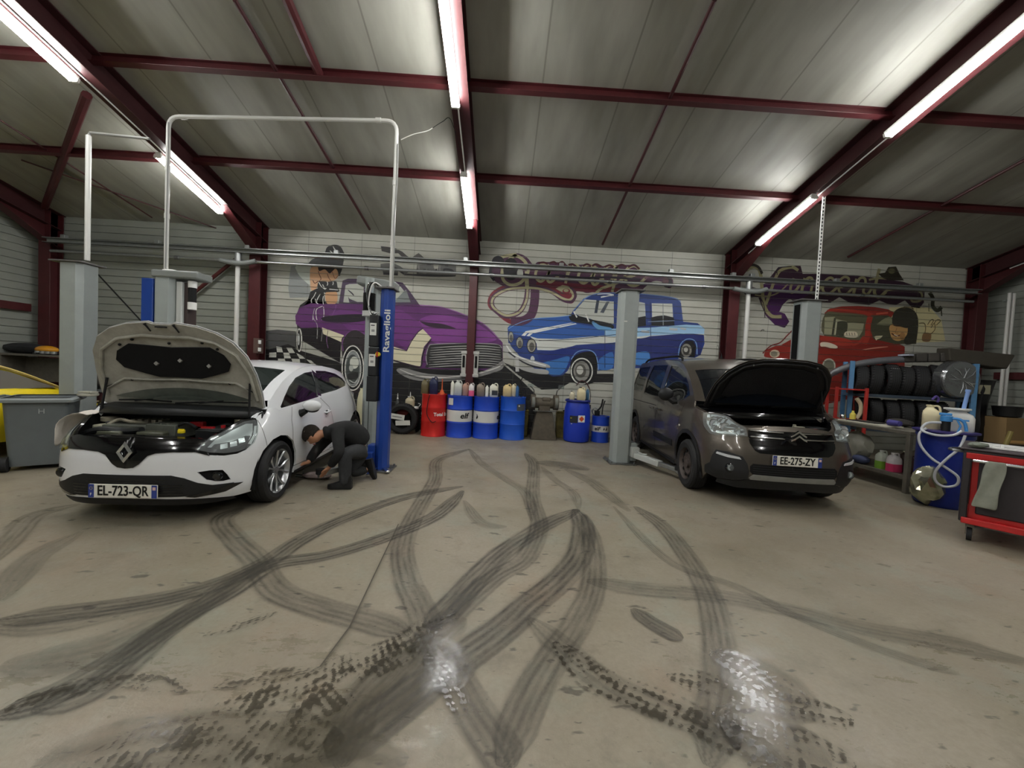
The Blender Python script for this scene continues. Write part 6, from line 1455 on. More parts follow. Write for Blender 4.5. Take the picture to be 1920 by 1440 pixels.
tubebottle(913,6.5,21,'#e2e2d6','slim white tube bottle between two jugs on the second white-banded drum')
o=on(926,16,24,'#e2e0ce','cream jerrycan with a dark label on the second white-banded drum'); b=MB(); b.box((.02,-.094,.09),(.12,.004,.10),mat('dark can label','#33363a',.5)); b.build('front_label',o)
on(951,16,22,'#dcc48c','yellowish jug with a big handle on the plain blue drum',z=.90)
on(963,9,23,'#e4d8b4','narrow cream jug next to the yellowish one',z=.90,y=DY+.04)
tubebottle(970,6,21,'#2b5a8c','dark blue bottle on the plain blue drum',z=.90)
p=atY(977,735,DY); b=MB(); b.tube(catmull([(0,0,0),(.02,0,.2),(-.02,.02,.34),(.03,0,.44)],5),.010,M_blk2,n=6); b.tube(catmull([(.08,0,0),(.10,0,.15),(.06,0,.19),(.03,0,.02)],5),.007,M_blk2,n=6); tag(b.build('black_hose',loc=(p.x,DY,.885)),'bent black hoses sticking up from the plain blue drum','hose')
on(1073,9,15,'#d8d0b4','small cream bottle on the blue plastic barrel',z=.892,y=8.33)
on(1090,15,23,'#dccfa8','cream jerrycan on the blue plastic barrel',z=.892,y=8.33)
tubebottle(1102,6,21,'#2b5a7c','slim blue can behind the cream jerrycan on the plastic barrel',z=.892,y=8.44)
p=atY(1124,790,8.45); b=MB(); b.box((-.05,0,.05),(.10,.08,.10),M_blk2); b.tube(catmull([(-.05,0,.1),(.03,0,.2),(.06,0,.36)],4),.018,M_blk2,n=8); b.tube(catmull([(.06,0,.02),(.07,0,.2),(.11,0,.33)],4),.014,M_trim,n=8); b.tube(catmull([(-.12,0,.0),(-.16,0,.10),(-.1,0,.16),(-.04,0,.13)],4),.010,M_steel,n=8); tag(b.build('grease_gun',loc=(px+.50,8.45,.565)),'black grease gun on the small blue and white drum','tool')
b=MB(); b.tube(catmull([(0,0,0),(.03,-.02,-.15),(.02,-.03,-.36)],4),.008,M_blk2,n=6); b.box((.02,-.03,-.42),(.05,.05,.09),M_blk2); b.tube(catmull([(0,0,0),(-.08,0,.12),(-.2,0,.16),(-.3,0,.05)],5),.012,M_redd,n=6); q=atY(1105,728,8.88); tag(b.build('hanging_hook',loc=(q.x,8.88,q.z)),'black cable with a hook hanging on the wall above the plastic barrel','cable')
# bench grinder on a tall pedestal
gx=atZ(1017,822).x; M_gr=mat('grimy brown cast iron','#5d5548',.7,var=.35,vscale=14)
t=empty('bench_grinder',(gx,8.50,0),0,'grimy brown bench grinder on a tapering pedestal between the drums','grinder')
b=MB()
def frust(b,z0,z1,w0,d0,w1,d1,m,dx_=0):
    v=[(sx*w0/2,sy*d0/2,z0) for sx,sy in((-1,-1),(1,-1),(1,1),(-1,1))]+[(sx*w1/2+dx_,sy*d1/2,z1) for sx,sy in((-1,-1),(1,-1),(1,1),(-1,1))]
    b.add(v,[(3,2,1,0),(4,5,6,7),(0,1,5,4),(1,2,6,5),(2,3,7,6),(3,0,4,7)],m)
frust(b,0,.60,.56,.40,.34,.28,M_gr); b.build('pedestal',t,bevel=.012)
b=MB(); b.cyl((-.20,0,.78),(.20,0,.78),.115,M_gr,n=24); b.box((0,0,.66),(.24,.2,.14),M_gr); b.cyl((-.05,-.05,.85),(.12,-.05,.85),.06,M_gr,n=14); b.build('motor_housing',t,bevel=.01)
for s in(-1,1):
    b=MB(); b.cyl((s*.20,0,.80),(s*.30,0,.80),.165,M_gr,n=28); b.cyl((s*.305,0,.80),(s*.315,0,.80),.06,M_steel,n=14); b.build('wheel_guard',t,bevel=.008)
    b=MB(); b.cyl((s*.22,-.02,.80),(s*.28,-.02,.80),.150,mat('grinding stone','#7a7c74',.95,bump=.3),n=28); b.build('grinding_wheel',t)
    b=MB(); b.tube([(s*.24,-.08,.96),(s*.25,-.12,1.06),(s*.28+s*.05,-.14,1.14)],.012,M_steel,n=6); b.box((s*.33,-.14,1.15),(.13,.01,.08),M_lens,(.3,0,.2)); b.build('spark_shield',t)
b=MB(); b.box((.0,-.16,.62),(.5,.05,.02),M_steel); b.build('tool_rest',t)
for s,l in((-1,'left'),(1,'right')):
    b=MB(); mm=mat('oil stained translucent plastic','#8a7d3c',.45,var=.5,vscale=6,col2='#4b4326'); frust(b,0,.56,.22,.20,.24,.22,mm); b.box((0,0,.575),(.25,.23,.03),mm); b.cyl((.06,0,.58),(.06,0,.62),.035,M_blk2,n=12); tag(b.build('oil_container',bevel=.02,loc=(gx+s*.435,8.78,0)),'tall oil-stained yellowish container behind the '+l+' side of the grinder stand','container','stained containers behind the grinder')
# leaning tyre with papers, small dark bench and cans behind it
def tyre(name,r,w,label,cat='tyre',grp=None,ri=None,m=None):
    ri=ri or r*.62; h=w/2; b=MB(); m=m or M_rub
    b.lathe([(ri,-h*.78),(ri+.02,-h*.9),(r*.85,-h),(r*.95,-h*.88),(r,-h*.66),(r,h*.66),(r*.95,h*.88),(r*.85,h),(ri+.02,h*.9),(ri,h*.78),(ri+.015,h*.5),(ri+.03,0),(ri+.015,-h*.5)],m,axis='X',n=44,closed=True)
    for g in(-.45,-.15,.15,.45): b.lathe([(r+.0008,h*g-.005),(r+.0008,h*g+.005)],M_blk2,axis='X',n=44,cap=False)
    for k in range(36):
        a=2*PI*k/36
        for s in(-1,1): b.box((s*h*.72,math.cos(a)*(r-.004),math.sin(a)*(r-.004)),(h*.34,.012,.014),M_blk2,(a,0,0))
    o=b.build(name,ang=30); tag(o,label,cat,grp); return o
ty=tyre('tyre',.325,.20,'upright tyre with paper slips leaning against the wall left of the red drum')
ty.rotation_euler=(0,0,PI/2); q=atZ(757,810); ty.location=(q.x+.02,8.36,.325)
# rubbish inside
b=MB(); b.box((0,0,0),(.30,.012,.11),M_lbl,(0,.12,0)); b.box((0,-.007,.0),(.20,.002,.02),mat('label grey print','#8a8a88',.6),(0,.12,0)); tag(b.build('paper_slip',loc=(q.x-.07,8.253,.37)),'upper white paper slip stuck in the leaning tyre','paper')
b=MB(); b.box((0,0,0),(.30,.012,.10),M_lbl,(0,-.06,0)); tag(b.build('paper_slip',loc=(q.x+.05,8.253,.245)),'lower white paper slip stuck in the leaning tyre','paper')
b=MB(); b.sphere((0,0,0),.13,mat('dull red plastic','#7a2b2b',.5),n=16,sc=(1.1,.5,.6)); b.box((0,.02,-.09),(.3,.10,.16),M_blk2); tag(b.build('red_can_lid',loc=(q.x-.01,8.48,.44)),'dull red lid showing through the hole of the leaning tyre','lid')
t=empty('low_bench',(q.x-.07,8.76,0),0,'low dark bench against the wall behind the leaning tyre','bench')
b=MB(); b.box((0,0,.50),(.72,.30,.03),M_blk2); b.build('top',t)
for sx in(-1,1):
    b=MB(); b.box((sx*.33,0,.245),(.03,.28,.49),M_blk2); b.build('leg',t)
o=jug(q.x+.08,8.72,.515,.20,.14,.24,'#c2b89a','cream can with a white nozzle on the low bench behind the leaning tyre',cap='#e6e6e2',grp='cans on the low bench')
b=MB(); b.lathe([(.012,.25),(.010,.31),(.004,.36),(0,.36)],M_white,n=10); b.build('nozzle',o)
b=MB(); b.lathe([(.05,0),(.05,.12),(.02,.17),(.012,.24),(.004,.30),(0,.30)],mat('smoked bottle','#3a3c3a',.3),n=14); b.lathe([(.02,.19),(.012,.24),(.004,.32),(0,.32)],M_white,n=10); tag(b.build('spray_bottle',loc=(q.x-.19,8.70,.515)),'dark spray bottle with a white nozzle near the blue lift column','bottle')
b=MB(); b.lathe([(.055,0),(.055,.03),(.04,.05),(0,.05)],M_white,n=14); b.tube(catmull([(.05,0,.04),(.09,0,.10),(.04,0,.12)],4),.008,M_white,n=6); tag(b.build('white_cup',loc=(q.x+.235,8.64,.515)),'small white cup on the low bench next to the red drum','cup')
q2=atY(679,745,7.6); jug(q2.x,7.6,.0,.17,.15,.98,'#d6d2b0','tall cream canister on the floor behind the white car, left of the slim grey column',name='canister',grp='tall canisters')
# ================================================================== right side: bench, tyre rack, drum with pump, tool cart
M_grime=mat('grimy steel','#7d786d',.5,metal=.4,var=.3,vscale=12); M_shelfblue=mat('rack blue paint','#4f7fa6',.5,var=.25,vscale=8); M_redrack=mat('rack red paint','#a3241c',.5,var=.2)
t=empty('workbench',(6.10,6.05,0),0,'grimy steel workbench between the dark family van and the tyre rack','workbench')
W_,D_=.80,1.62
b=MB(); b.box((0,0,.845),(W_,D_,.05),M_grime); b.build('bench_top',t,bevel=.004)
b=MB(); b.box((0,0,.22),(W_-.06,D_-.04,.025),M_grime); b.box((0,-D_/2+.03,.215),(W_-.04,.03,.05),M_grime); b.box((-W_/2+.03,0,.215),(.03,D_-.04,.05),M_grime); b.build('lower_shelf',t)
for sx in(-1,1):
    for sy in(-1,1):
        b=MB(); b.box((sx*(W_/2-.03),sy*(D_/2-.03),.41),(.055,.055,.82),M_grime); b.build('leg',t,bevel=.004)
def thing1(name,mb,loc,label,cat,grp=None,rz=0,**k):
    o=mb.build(name,loc=loc,**k); o.rotation_euler=(0,0,rz); return tag(o,label,cat,grp)
def crumple(name,loc,r,sc,m,label,cat,seed=0,amp=.35,ang=25,n=12,flat0=True,parent=None):
    rnd=random.Random(seed); bm=bmesh.new(); bmesh.ops.create_icosphere(bm,subdivisions=3,radius=r)
    dirs=[Vector((rnd.gauss(0,1),rnd.gauss(0,1),rnd.gauss(0,1))).normalized() for _ in range(n)]
    for v in bm.verts:
        d=v.co.normalized(); f=1+amp*sum(abs(math.sin(4*d.dot(q)+i)) for i,q in enumerate(dirs))/n-amp*.6+rnd.uniform(-.03,.03)
        v.co=Vector((d.x*r*f*sc[0],d.y*r*f*sc[1],d.z*r*f*sc[2]))
    zm=min(v.co.z for v in bm.verts)
    for v in bm.verts:
        if flat0: v.co.z=max(v.co.z-zm-.02*r,0)
    me=bpy.data.meshes.new(name); bm.to_mesh(me); bm.free(); me.materials.append(m)
    me.polygons.foreach_set('use_smooth',[True]*len(me.polygons)); me.set_sharp_from_angle(angle=math.radians(ang))
    o=bpy.data.objects.new(name,me); C.objects.link(o); o.location=loc
    if parent: o.parent=parent; return o
    return tag(o,label,cat)
# things on the bench
b=MB(); b.box((0,0,.012),(.26,.85,.024),mat('dirty white panel','#c9c5b4',.4,var=.15)); b.box((.03,.1,.03),(.18,.5,.012),M_black); thing1('trim_panel',b,(5.88,6.05,.872),'long dirty white trim panel lying on the steel workbench','car part',bevel=.004)
b=MB(); b.lathe([(.0,-.09),(.04,-.08),(.045,.08),(0,.09)],mat('violet cloth','#3f3a7c',.8),axis='Y',n=12); thing1('violet_roll',b,(5.86,5.62,.945),'small violet roll lying on the white panel','cloth')
b=MB(); b.box((0,0,.01),(.20,.45,.02),M_white); b.box((0,.0,.03),(.10,.25,.02),M_grime); thing1('trim_panel',b,(5.95,5.55-.0,.872),'short white strip at the near end of the workbench','car part',bevel=.004) if False else None
crumple('rag_heap',(6.28,5.95,.87),.12,(1.1,1.6,.5),mat('dark rag','#2b2825',.9),'heap of dark rags on the far side of the workbench','rags',3)
# under the bench
crumple('plastic_bag',(6.0,6.35,.232),.20,(.9,1.2,1.15),mat('crumpled clear bag','#b9b7a8',.3,var=.25,vscale=6),'crumpled whitish plastic bag with blue contents under the workbench','bag',5,.5)
o=jug(5.92,6.62,.232,.2,.2,.25,'#cdc9b2','cream cut-open canister on the lower bench shelf, behind the plastic bag',grp='containers under the workbench',handle=False); 
b=MB(); b.sphere((0,0,.10),.10,mat('blue bag contents','#38405f',.7),n=14,sc=(.9,1.4,.7)); thing1('blue_bundle',b,(5.81,6.06,.205),'dark blue bundle in front of the whitish bag under the workbench','cloth')
o=jug(5.86,5.76,.234,.15,.13,.26,'#c9cfc0','clear jug of green liquid under the workbench',liquid='#78a23a',grp='containers under the workbench',cap='#dcdcd6')
o=jug(5.86,5.58,.234,.16,.14,.26,'#d6cfcf','clear jug of pink liquid under the workbench',liquid='#c43a64',grp='containers under the workbench',cap='#dcdcd6')
o=jug(6.03,5.50,.234,.15,.14,.24,'#3a2226','dark red bottle beside the pink liquid jug under the workbench',grp='containers under the workbench')
o=jug(6.18,5.72,.234,.14,.13,.27,'#2b1d16','brown bottle with a pale cap at the back of the lower bench shelf',grp='containers under the workbench',cap='#e0e0c0')
b=MB(); b.box((0,0,.0),(.12,.24,.10),M_yel); b.box((0,-.05,-.06),(.10,.12,.04),M_yel); thing1('yellow_box',b,(5.80,6.72,.765),'yellow plastic box fixed under the workbench top','box',bevel=.012)
# --- tyre rack
RX,RYY,RZA=7.24,7.98,-.50
rk=empty('tyre_rack',(RX,RYY,0),RZA,'blue metal tyre rack with two rows of tyres in front of the red mural','shelf')
RL=1.76; RD_=.46
for x in(0,RL):
    for y in(-RD_/2,RD_/2):
        b=MB(); b.box((x,y,.99),(.075,.06,1.98),M_shelfblue); b.build('upright',rk,bevel=.004)
for z in(1.30,.62):
    for y in(-RD_/2,RD_/2):
        b=MB(); b.box((RL/2,y,z),(RL,.045,.06),mat('rack beam dark blue','#2c3947',.5,var=.3)); b.build('beam',rk,bevel=.004)
for x in(0,RL):
    for z in(1.30,.62):
        b=MB(); b.box((x,0,z),(.04,RD_,.05),M_shelfblue); b.build('cross_bar',rk)
b=MB(); b.box((RL/2,0,.64),(RL-.08,RD_,.012),mat('rack board','#4a4036',.8)); b.build('shelf_board',rk)
def rk_pt(x,y,z):
    c,s=math.cos(RZA),math.sin(RZA); return (RX+x*c-y*s,RYY+x*s+y*c,z)
names_t=['leftmost','second','third, with a white sticker','fourth','fifth','sixth, beside the wrapped wheel']
for i in range(6):
    r=.315+.01*((i*7)%3); w=.205
    x=.17+i*.222; tt=tyre('tyre',r,w,'black tyre on the upper row of the rack, '+names_t[i],grp='tyres on the upper rack row')
    tt.location=rk_pt(x,-.03,1.30+math.sqrt(r*r-.18**2)+.03); tt.rotation_euler=(0,.12 if i%2 else .05,RZA+(.10 if i==2 else -.04*(i%3)))
    if i==2:
        b=MB(); b.box((0,-.20,.262),(.12,.09,.004),M_white,(.65,0,0)); b.build('white_sticker',tt)
for i in range(6):
    r=.30; x=.20+i*.235
    if i==2: r=.29
    tt=tyre('tyre',r,.2,'black tyre on the lower row of the rack, '+['far left','second from the left','third from the left','third from the right','second from the right','far right'][i],grp='tyres on the lower rack row')
    tt.location=rk_pt(x,-.02+.02*(i%2),.65+r); tt.rotation_euler=(0,0,RZA+.05*(i%3-1))
# wheel wrapped in shiny film
wr=empty('wrapped_wheel',rk_pt(1.50,-.24,1.68),RZA+.45,'wheel wrapped in shiny clear film at the right end of the upper rack row','wheel')
b=MB(); b.lathe([(0,-.10),(.20,-.11),(.31,-.115),(.345,-.07),(.35,.07),(.31,.11),(0,.09)],mat('black tyre in film','#38393a',.15,spec=1,coat=1),axis='Y',n=40); b.build('tyre',wr)
rnd=random.Random(4); b=MB(); Mf=mat('shiny film fold','#c9ccce',.12,metal=.6)
b.lathe([(0,-.125),(.19,-.135),(.32,-.125),(.338,-.10)],mat('clear film glare','#8d9092',.12,metal=.75,bump=1.0,bscale=9,rvar=.08,vscale=8),axis='Y',n=40,cap=False); b.build('film',wr)
for k in range(11):
    b=MB(); a=rnd.uniform(0,2*PI); r0=rnd.uniform(.02,.12); r1=rnd.uniform(.2,.3); a2=a+rnd.uniform(-.5,.5)
    b.tube([(r0*math.cos(a),-.136,r0*math.sin(a)),((r0+r1)/2*math.cos((a+a2)/2),-.145,(r0+r1)/2*math.sin((a+a2)/2)),(r1*math.cos(a2),-.134,r1*math.sin(a2))],[.003,.007,.002],Mf,n=5); b.build('film_fold',wr)
# bumper lying over the tyres, foam blocks, dark skin of another bumper
pts=[rk_pt(-.42,-.12,1.58),rk_pt(-.28,-.12,1.74),rk_pt(.0,-.12,1.90),rk_pt(.35,-.10,2.0),rk_pt(.70,-.08,2.05),rk_pt(.98,-.06,2.07)]
P=catmull(pts,6); b=MB(); rows=[]; 
for i,p in enumerate(P):
    k=i/(len(P)-1); h=.12+.06*math.sin(k*PI); o_=Vector(rk_pt(0,.18,0))-Vector(rk_pt(0,0,0))
    rows.append([p+Vector((0,0,0))-o_*.35,p+Vector((0,0,.015))-o_*.2+Vector((0,0,.03)),p+Vector((0,0,.05)),p+o_*1.1+Vector((0,0,.04)),p+o_*1.6])
b.grid([[r[0]-Vector((0,0,h*.7)),*r] for r in rows],mat('grey bumper skin','#55565a',.35,var=.2,vscale=5)); 
tag(b.build('spare_bumper',solid=.006),'curved grey spare bumper laid over the tyres at the left end of the rack','car part')
o=None
b=MB(); b.box((0,0,.0),(.10,.22,.03),mat('pale bumper sticker','#9fa3b0',.5)); b.build('bumper_label',bpy.data.objects['spare_bumper'],bevel=.005).location=rk_pt(.82,-.15,2.12)
b=MB(); 
for f in range(4): b.box((f*.17-.25,0,.10+.008*f),(.168,.30,.17),mat('dark foam block','#3b3833',.9,var=.25,vscale=9),(0,-.03*f,0))
thing1('foam_block',b,rk_pt(1.14,.0,1.975),'long dark ribbed foam block lying on the upper tyres','foam',rz=RZA,bevel=.02)
b=MB(); b.add([(-.30,-.2,0.06),(.50,-.24,-.06),(.54,.14,-.06),(-.3,.16,.06),(-.34,-.2,.30),(.60,-.24,.20),(.62,.14,.22),(-.3,.16,.32)],[(3,2,1,0),(4,5,6,7),(0,1,5,4),(1,2,6,5),(2,3,7,6),(3,0,4,7)],mat('dark brown cover','#39352c',.85,var=.25)); thing1('dust_cover',b,rk_pt(1.66,.0,1.965),'dark brown slab sticking out over the right end of the rack','cover',rz=RZA+.2,bevel=.02)
b=MB(); rows=[]
for k in range(9):
    z=.02+k*.21; s=.20+.05*math.sin(k*.9); rows.append([(-.20+.05*math.sin(k),0,z),(.0,-.12-.03*math.sin(k*2),z),(s*.6,-.05,z),(s,.06,z)])
b.grid(rows,mat('black bumper skin','#101011',.5)); q=rk_pt(2.0,.20,0); thing1('spare_bumper',b,q,'large black spare bumper standing on end behind the blue upright','car part',rz=RZA,solid=.012)
b=MB(); b.box((0,0,0),(.16,.01,.17),mat('cream sticker','#8f8b74',.5)); o=b.build('cream_label',bpy.data.objects['spare_bumper.001'],bevel=.02); o.location=(.02,-.135,1.52)
b=MB(); b.tube([(0,0,0),(.10,-.02,.42),(.22,-.02,.78)],.035,mat('yellowed pipe','#7c6f3a',.6),n=10); q=rk_pt(2.02,-.42,0); thing1('plastic_pipe',b,(q[0],q[1],.02),'yellowish plastic pipe leaning at the right of the rack','pipe')
b=MB(); b.box((0,0,.24),(.42,.36,.48),mat('brown cardboard','#7a6340',.8)); b.box((0,-.182,.05),(.40,.004,.05),mat('light cardboard edge','#b8925a',.8)); q=atY(1895,800,6.9); thing1('cardboard_box',b,(q.x-.05,6.95,.55),'brown cardboard box under a black tub near the right wall','box',bevel=.006)
t=empty('low_table',(q.x-.05,6.95,0),0,'low dark table carrying the cardboard box near the right wall','table'); b=MB(); b.box((0,0,.53),(.8,.5,.03),M_blk2); b.build('top',t)
for sx in(-1,1):
    for sy in (-1,1):
        b=MB(); b.box((sx*.36,sy*.21,.258),(.04,.04,.515),M_blk2); b.build('leg',t)
b=MB(); b.lathe([(.12,0),(.17,.02),(.19,.17),(.20,.20),(.18,.20),(.165,.03),(0,.03)],M_black,n=28); thing1('black_tub',b,(q.x-.05,6.93,1.032),'black round tub on top of the cardboard box','tub')
# red frame left of the rack
t=empty('red_trolley',(6.98,7.70,0),-.35,'tall red metal trolley frame behind the dark van, left of the tyre rack','trolley')
for sx in(-1,1):
    for sy in(-1,1):
        b=MB(); b.box((sx*.24,sy*.20,.72),(.05,.05,1.44),M_redrack); b.build('upright',t,bevel=.004)
for z in(.20,.80,1.40):
    b=MB(); b.box((0,0,z),(.52,.44,.03),M_redrack); b.build('tray',t,bevel=.004)
b=MB(); b.lathe([(.05,0),(.05,.10),(.02,.14),(.02,.17),(0,.17)],mat('pale yellow bottle','#d8c95a',.4),n=14); thing1('bottle',b,(6.98,7.52,.815),'small pale yellow bottle on the red trolley','bottle')
b=MB(); b.lathe([(.06,0),(.06,.05),(.05,.08),(0,.08)],M_chrome,n=16); thing1('bowl',b,(6.86,7.62,.815),'small shiny bowl on the red trolley','bowl')
b=MB(); b.tube(catmull([(0,0,0),(.06,-.02,.12),(.05,-.02,.28),(-.02,0,.40)],4),.035,mat('pale cloth','#bdb294',.9),n=8); thing1('pale_cloth',b,(7.08,7.55,.83),'pale cloth hanging inside the red trolley','cloth')
# --- blue drum with cans and pump
bx_,by_=5.70,4.82
t=empty('drum',(bx_,by_,0),0,'open blue drum carrying pump and cans beside the red tool cart','barrel')
b=MB(); mm=mat('navy drum plastic','#16297c',.4,var=.1); b.lathe([(.225,0),(.25,.03),(.255,.30),(.255,.60),(.25,.86),(.265,.88),(.265,.92),(.25,.93),(0,.93)],mm,n=40); b.build('shell',t,ang=40)
b=MB(); b.lathe([(.27,.925),(.30,.935),(.30,.955),(.27,.96),(0,.955)],mat('violet lid','#322b66',.4),n=40); b.build('lid',t)
jug(bx_-.085,by_+.10,.958,.17,.16,.29,'#d5caa4','cream can on the navy drum, left of the white canister',grp='cans on the navy drum',neck=.35,cap='#cfc49e',rz=-.86)
o=jug(bx_+.09,by_-.075,.958,.25,.15,.27,'#dcdcd8','square white canister with a blue rod on the navy drum',grp='cans on the navy drum',neck=.80,handle=False,cap='#dcdcd8',rz=-.86)
b=MB(); b.cyl((.02,0,.27),(.045,0,.50),.020,mat('pale blue rod','#7f9fd6',.4),n=12); b.cyl((.045,0,.50),(.047,0,.53),.026,mat('pale blue rod','#7f9fd6',.4),n=12); b.build('blue_rod',o)
t=empty('transfer_pump',(bx_-.135,by_-.115,.958),-.86,'blue transfer pump with a clear looping hose on the navy drum','pump')
Mb2=mat('pump blue plastic','#3f86c4',.4); b=MB(); b.cyl((0,0,.0),(0,0,.13),.042,M_black,n=18); b.cyl((0,0,.12),(0,0,.19),.055,Mb2,n=20); b.box((-.01,0,.21),(.11,.06,.03),Mb2); b.build('pump_body',t,bevel=.006)
b=MB(); b.tube(catmull([(.02,0,.16),(.10,-.02,.16),(.15,-.02,.12),(.17,-.02,.02)],5),.016,Mb2,n=8); b.tube([(.08,-.02,.17),(.12,-.03,.08),(.10,-.04,.0)],.010,Mb2,n=8); b.box((.16,-.02,.15),(.05,.03,.02),Mb2); b.build('pump_handle',t)
b=MB(); Mh=mat('clear hose','#b9bcc0',.3); b.tube(catmull([(-.04,-.02,.10),(-.16,-.05,.08),(-.20,-.10,-.01),(-.08,-.16,-.05),(.06,-.18,-.03),(.13,-.17,.03)],6),.015,Mh,n=8)
b.tube(catmull([(-.16,-.10,.02),(-.22,-.10,-.06),(-.20,-.12,-.20),(-.10,-.15,-.34),(.04,-.17,-.44),(.13,-.20,-.52),(.12,-.20,-.62),(.02,-.20,-.66),(-.05,-.20,-.60),(-.05,-.20,-.48),(.03,-.19,-.32),(.12,-.17,-.18),(.16,-.14,-.02)],6),.014,Mh,n=8); b.build('clear_hose',t)
b=MB(); b.tube(catmull([(0,0,0),(.07,0,.07),(.12,0,.02),(.10,0,-.04)],5),.02,mat('violet hook','#5a4a8c',.5),n=8); q=rk_pt(1.32,-.48,1.30); thing1('violet_hook',b,(q[0]-.06,q[1]+.19,q[2]-.02),'small violet curved handle sticking out of the rack','handle')
crumple('foil_bag',(5.46,4.76,.0),.20,(.92,.75,1.15),mat('silver foil','#d6d3c4',.2,metal=.8,var=.3,vscale=4,col2='#8c9166'),'crumpled silver and green foil bag on the floor in front of the navy drum','bag',11,.75,18)
# --- red tool cart
cx0,cy0=4.60,3.68; ang=math.atan2(3.34-3.64,4.71-4.59)
ct=empty('tool_cart',(cx0,cy0,0),-.92,'red and black tool cart on castors at the right edge','tool cart')
# local x runs along the visible end panel, y goes back
Mc=mat('cart red enamel','#b0191a',.35,coat=.3); Mcd=mat('cart dark plastic','#2b2628',.55); L_=.50; Dp=.80
b=MB(); b.box((L_/2,Dp/2,.20),(L_,Dp,.05),Mc); b.box((L_/2,Dp/2,.52),(L_-.06,Dp-.04,.62),Mc); b.build('cabinet',ct,bevel=.006)
for x in(.0,L_):
    for y in(0,Dp):
        b=MB(); b.box((x,y,.53),(.055,.055,.68),Mcd); b.build('corner_post',ct,bevel=.01)
b=MB(); b.box((L_/2,-.018,.84),(L_+.02,.03,.06),Mc); b.build('end_rail',ct,bevel=.008); b=MB(); b.box((L_/2,-.018,.205),(L_+.02,.035,.06),Mc); b.build('end_rail',ct,bevel=.008)
b=MB(); b.box((L_/2,.012,.53),(L_*.70,.02,.50),Mcd); b.build('recess_panel',ct,bevel=.01)
b=MB(); b.box((L_/2,Dp/2,.88),(L_+.06,Dp+.06,.035),Mcd); b.box((L_/2,Dp/2,.905),(L_+.10,Dp+.10,.02),mat('cart top rubber','#3c3436',.7)); b.build('cart_top',ct,bevel=.01)
b=MB(); b.tube([(.03,-.02,.80),(.04,-.07,.80),(L_-.05,-.07,.80),(L_-.04,-.02,.80)],.014,M_chrome,n=10); b.build('push_bar',ct)
b=MB(); b.tube(catmull([(-.02,.02,.87),(-.10,-.0,.875),(-.12,.10,.875),(-.05,.30,.87)],6),.014,M_steel,n=8); b.cyl((-.02,.10,.2),(-.02,.10,.86),.012,M_steel,n=8); b.build('side_rail',ct)
for x in(.05,L_-.05):
    for y in(.07,Dp-.07):
        b=MB(); b.cyl((x-.018,y,.062),(x+.018,y,.062),.062,M_rub,n=20); cs=b.build('castor',ct); b=MB(); b.box((x,y-.01,.155),(.05,.06,.04),M_grime); b.box((x-.026,y,.11),(.006,.05,.10),M_grime); b.box((x+.026,y,.11),(.006,.05,.10),M_grime); b.build('castor_fork',cs)
# grey cloth hung on the push bar
b=MB(); rows=[]
for k in range(10):
    z=.82-.050*k; wdt=.062+.008*math.sin(k*.9)+.012*(k/9); rows.append([(L_*.36+s*wdt-.006*k,-.095-.012*math.cos(s*3+k*.6),z-.01*abs(s)*(k>7)) for s in(-1,-.6,-.2,.2,.6,1)])
b.grid(rows,mat('grey rubber glove cloth','#8b8d80',.85,var=.2,vscale=15)); o=b.build('grey_cloth',solid=.012,subsurf=1); o.parent=None; o.location=ct.location; o.rotation_euler=ct.rotation_euler; tag(o,'grey cloth hanging over the push bar of the red tool cart','cloth')
t=empty('plastic_tray',(ct.location.x,ct.location.y,0),-.92,'white ladder-shaped plastic frame lying on the tool cart top','tray')
b=MB()
for y in(.12,.34,.52): b.box((L_*.62,y,.928),(.50,.022,.018),M_white)
for x in(.08,.16,.42,.50): b.box((x+.05,.33,.928),(.022,.42,.018),M_white)
b.build('frame',t,bevel=.003)
crumple('rag_heap',(4.60+.07,3.68-.02,.917),.055,(1.6,1.0,.5),mat('grey green rag','#6f756a',.9),'small grey-green rag at the near corner of the tool cart top','rags',9)
# ================================================================== left side
M_bin=mat('bin grey plastic','#63696a',.5,var=.10,vscale=5)
t=t_bin=empty('wheeled_bin',(-5.60,4.98,0),.62,'large grey wheeled waste bin at the left edge in front of the yellow car','waste bin')
def rbox(w,d,z,r=.05,n=4):
    out=[]
    for cx,cy,a0 in((w/2-r,d/2-r,0),(-w/2+r,d/2-r,90),(-w/2+r,-d/2+r,180),(w/2-r,-d/2+r,270)):
        for i in range(n+1):
            a=math.radians(a0+90*i/n); out.append((cx+r*math.cos(a),cy+r*math.sin(a),z))
    return out
b=MB(); rows=[rbox(.50,.52,.06),rbox(.53,.56,.35),rbox(.58,.64,.90),rbox(.60,.66,.94)]; b.grid(rows,M_bin,closeu=True); b.add(rows[0],[tuple(reversed(range(len(rows[0]))))],M_bin); b.build('body',t,ang=50)
b=MB(); rows=[rbox(.60,.66,.90),rbox(.68,.74,.90),rbox(.69,.75,.935),rbox(.66,.72,.955),rbox(.60,.66,.955)]; b.grid(rows,mat('bin rim grey','#7c8282',.45),closeu=True); b.build('rim',t,ang=40)
b=MB(); b.box((0,0,.905),(.57,.63,.01),M_cavity); b.build('contents',t)
for s in(-1,1):
    b=MB(); b.cyl((-.30,s*.26,.10),(-.24,s*.26,.10),.10,M_rub,n=22); b.cyl((-.305,s*.26,.10),(-.30,s*.26,.10),.04,M_bin,n=14); b.build('bin_wheel',t)
b=MB(); vs,fs=text_mesh('H',.09,M_lbl); b.add([(v.x+.05,-.318-v.z,.78+v.y) for v in vs],flip(fs),mat('faded bin marking','#9fa5a3',.6)); b.build('bin_marking',t,smooth=False)
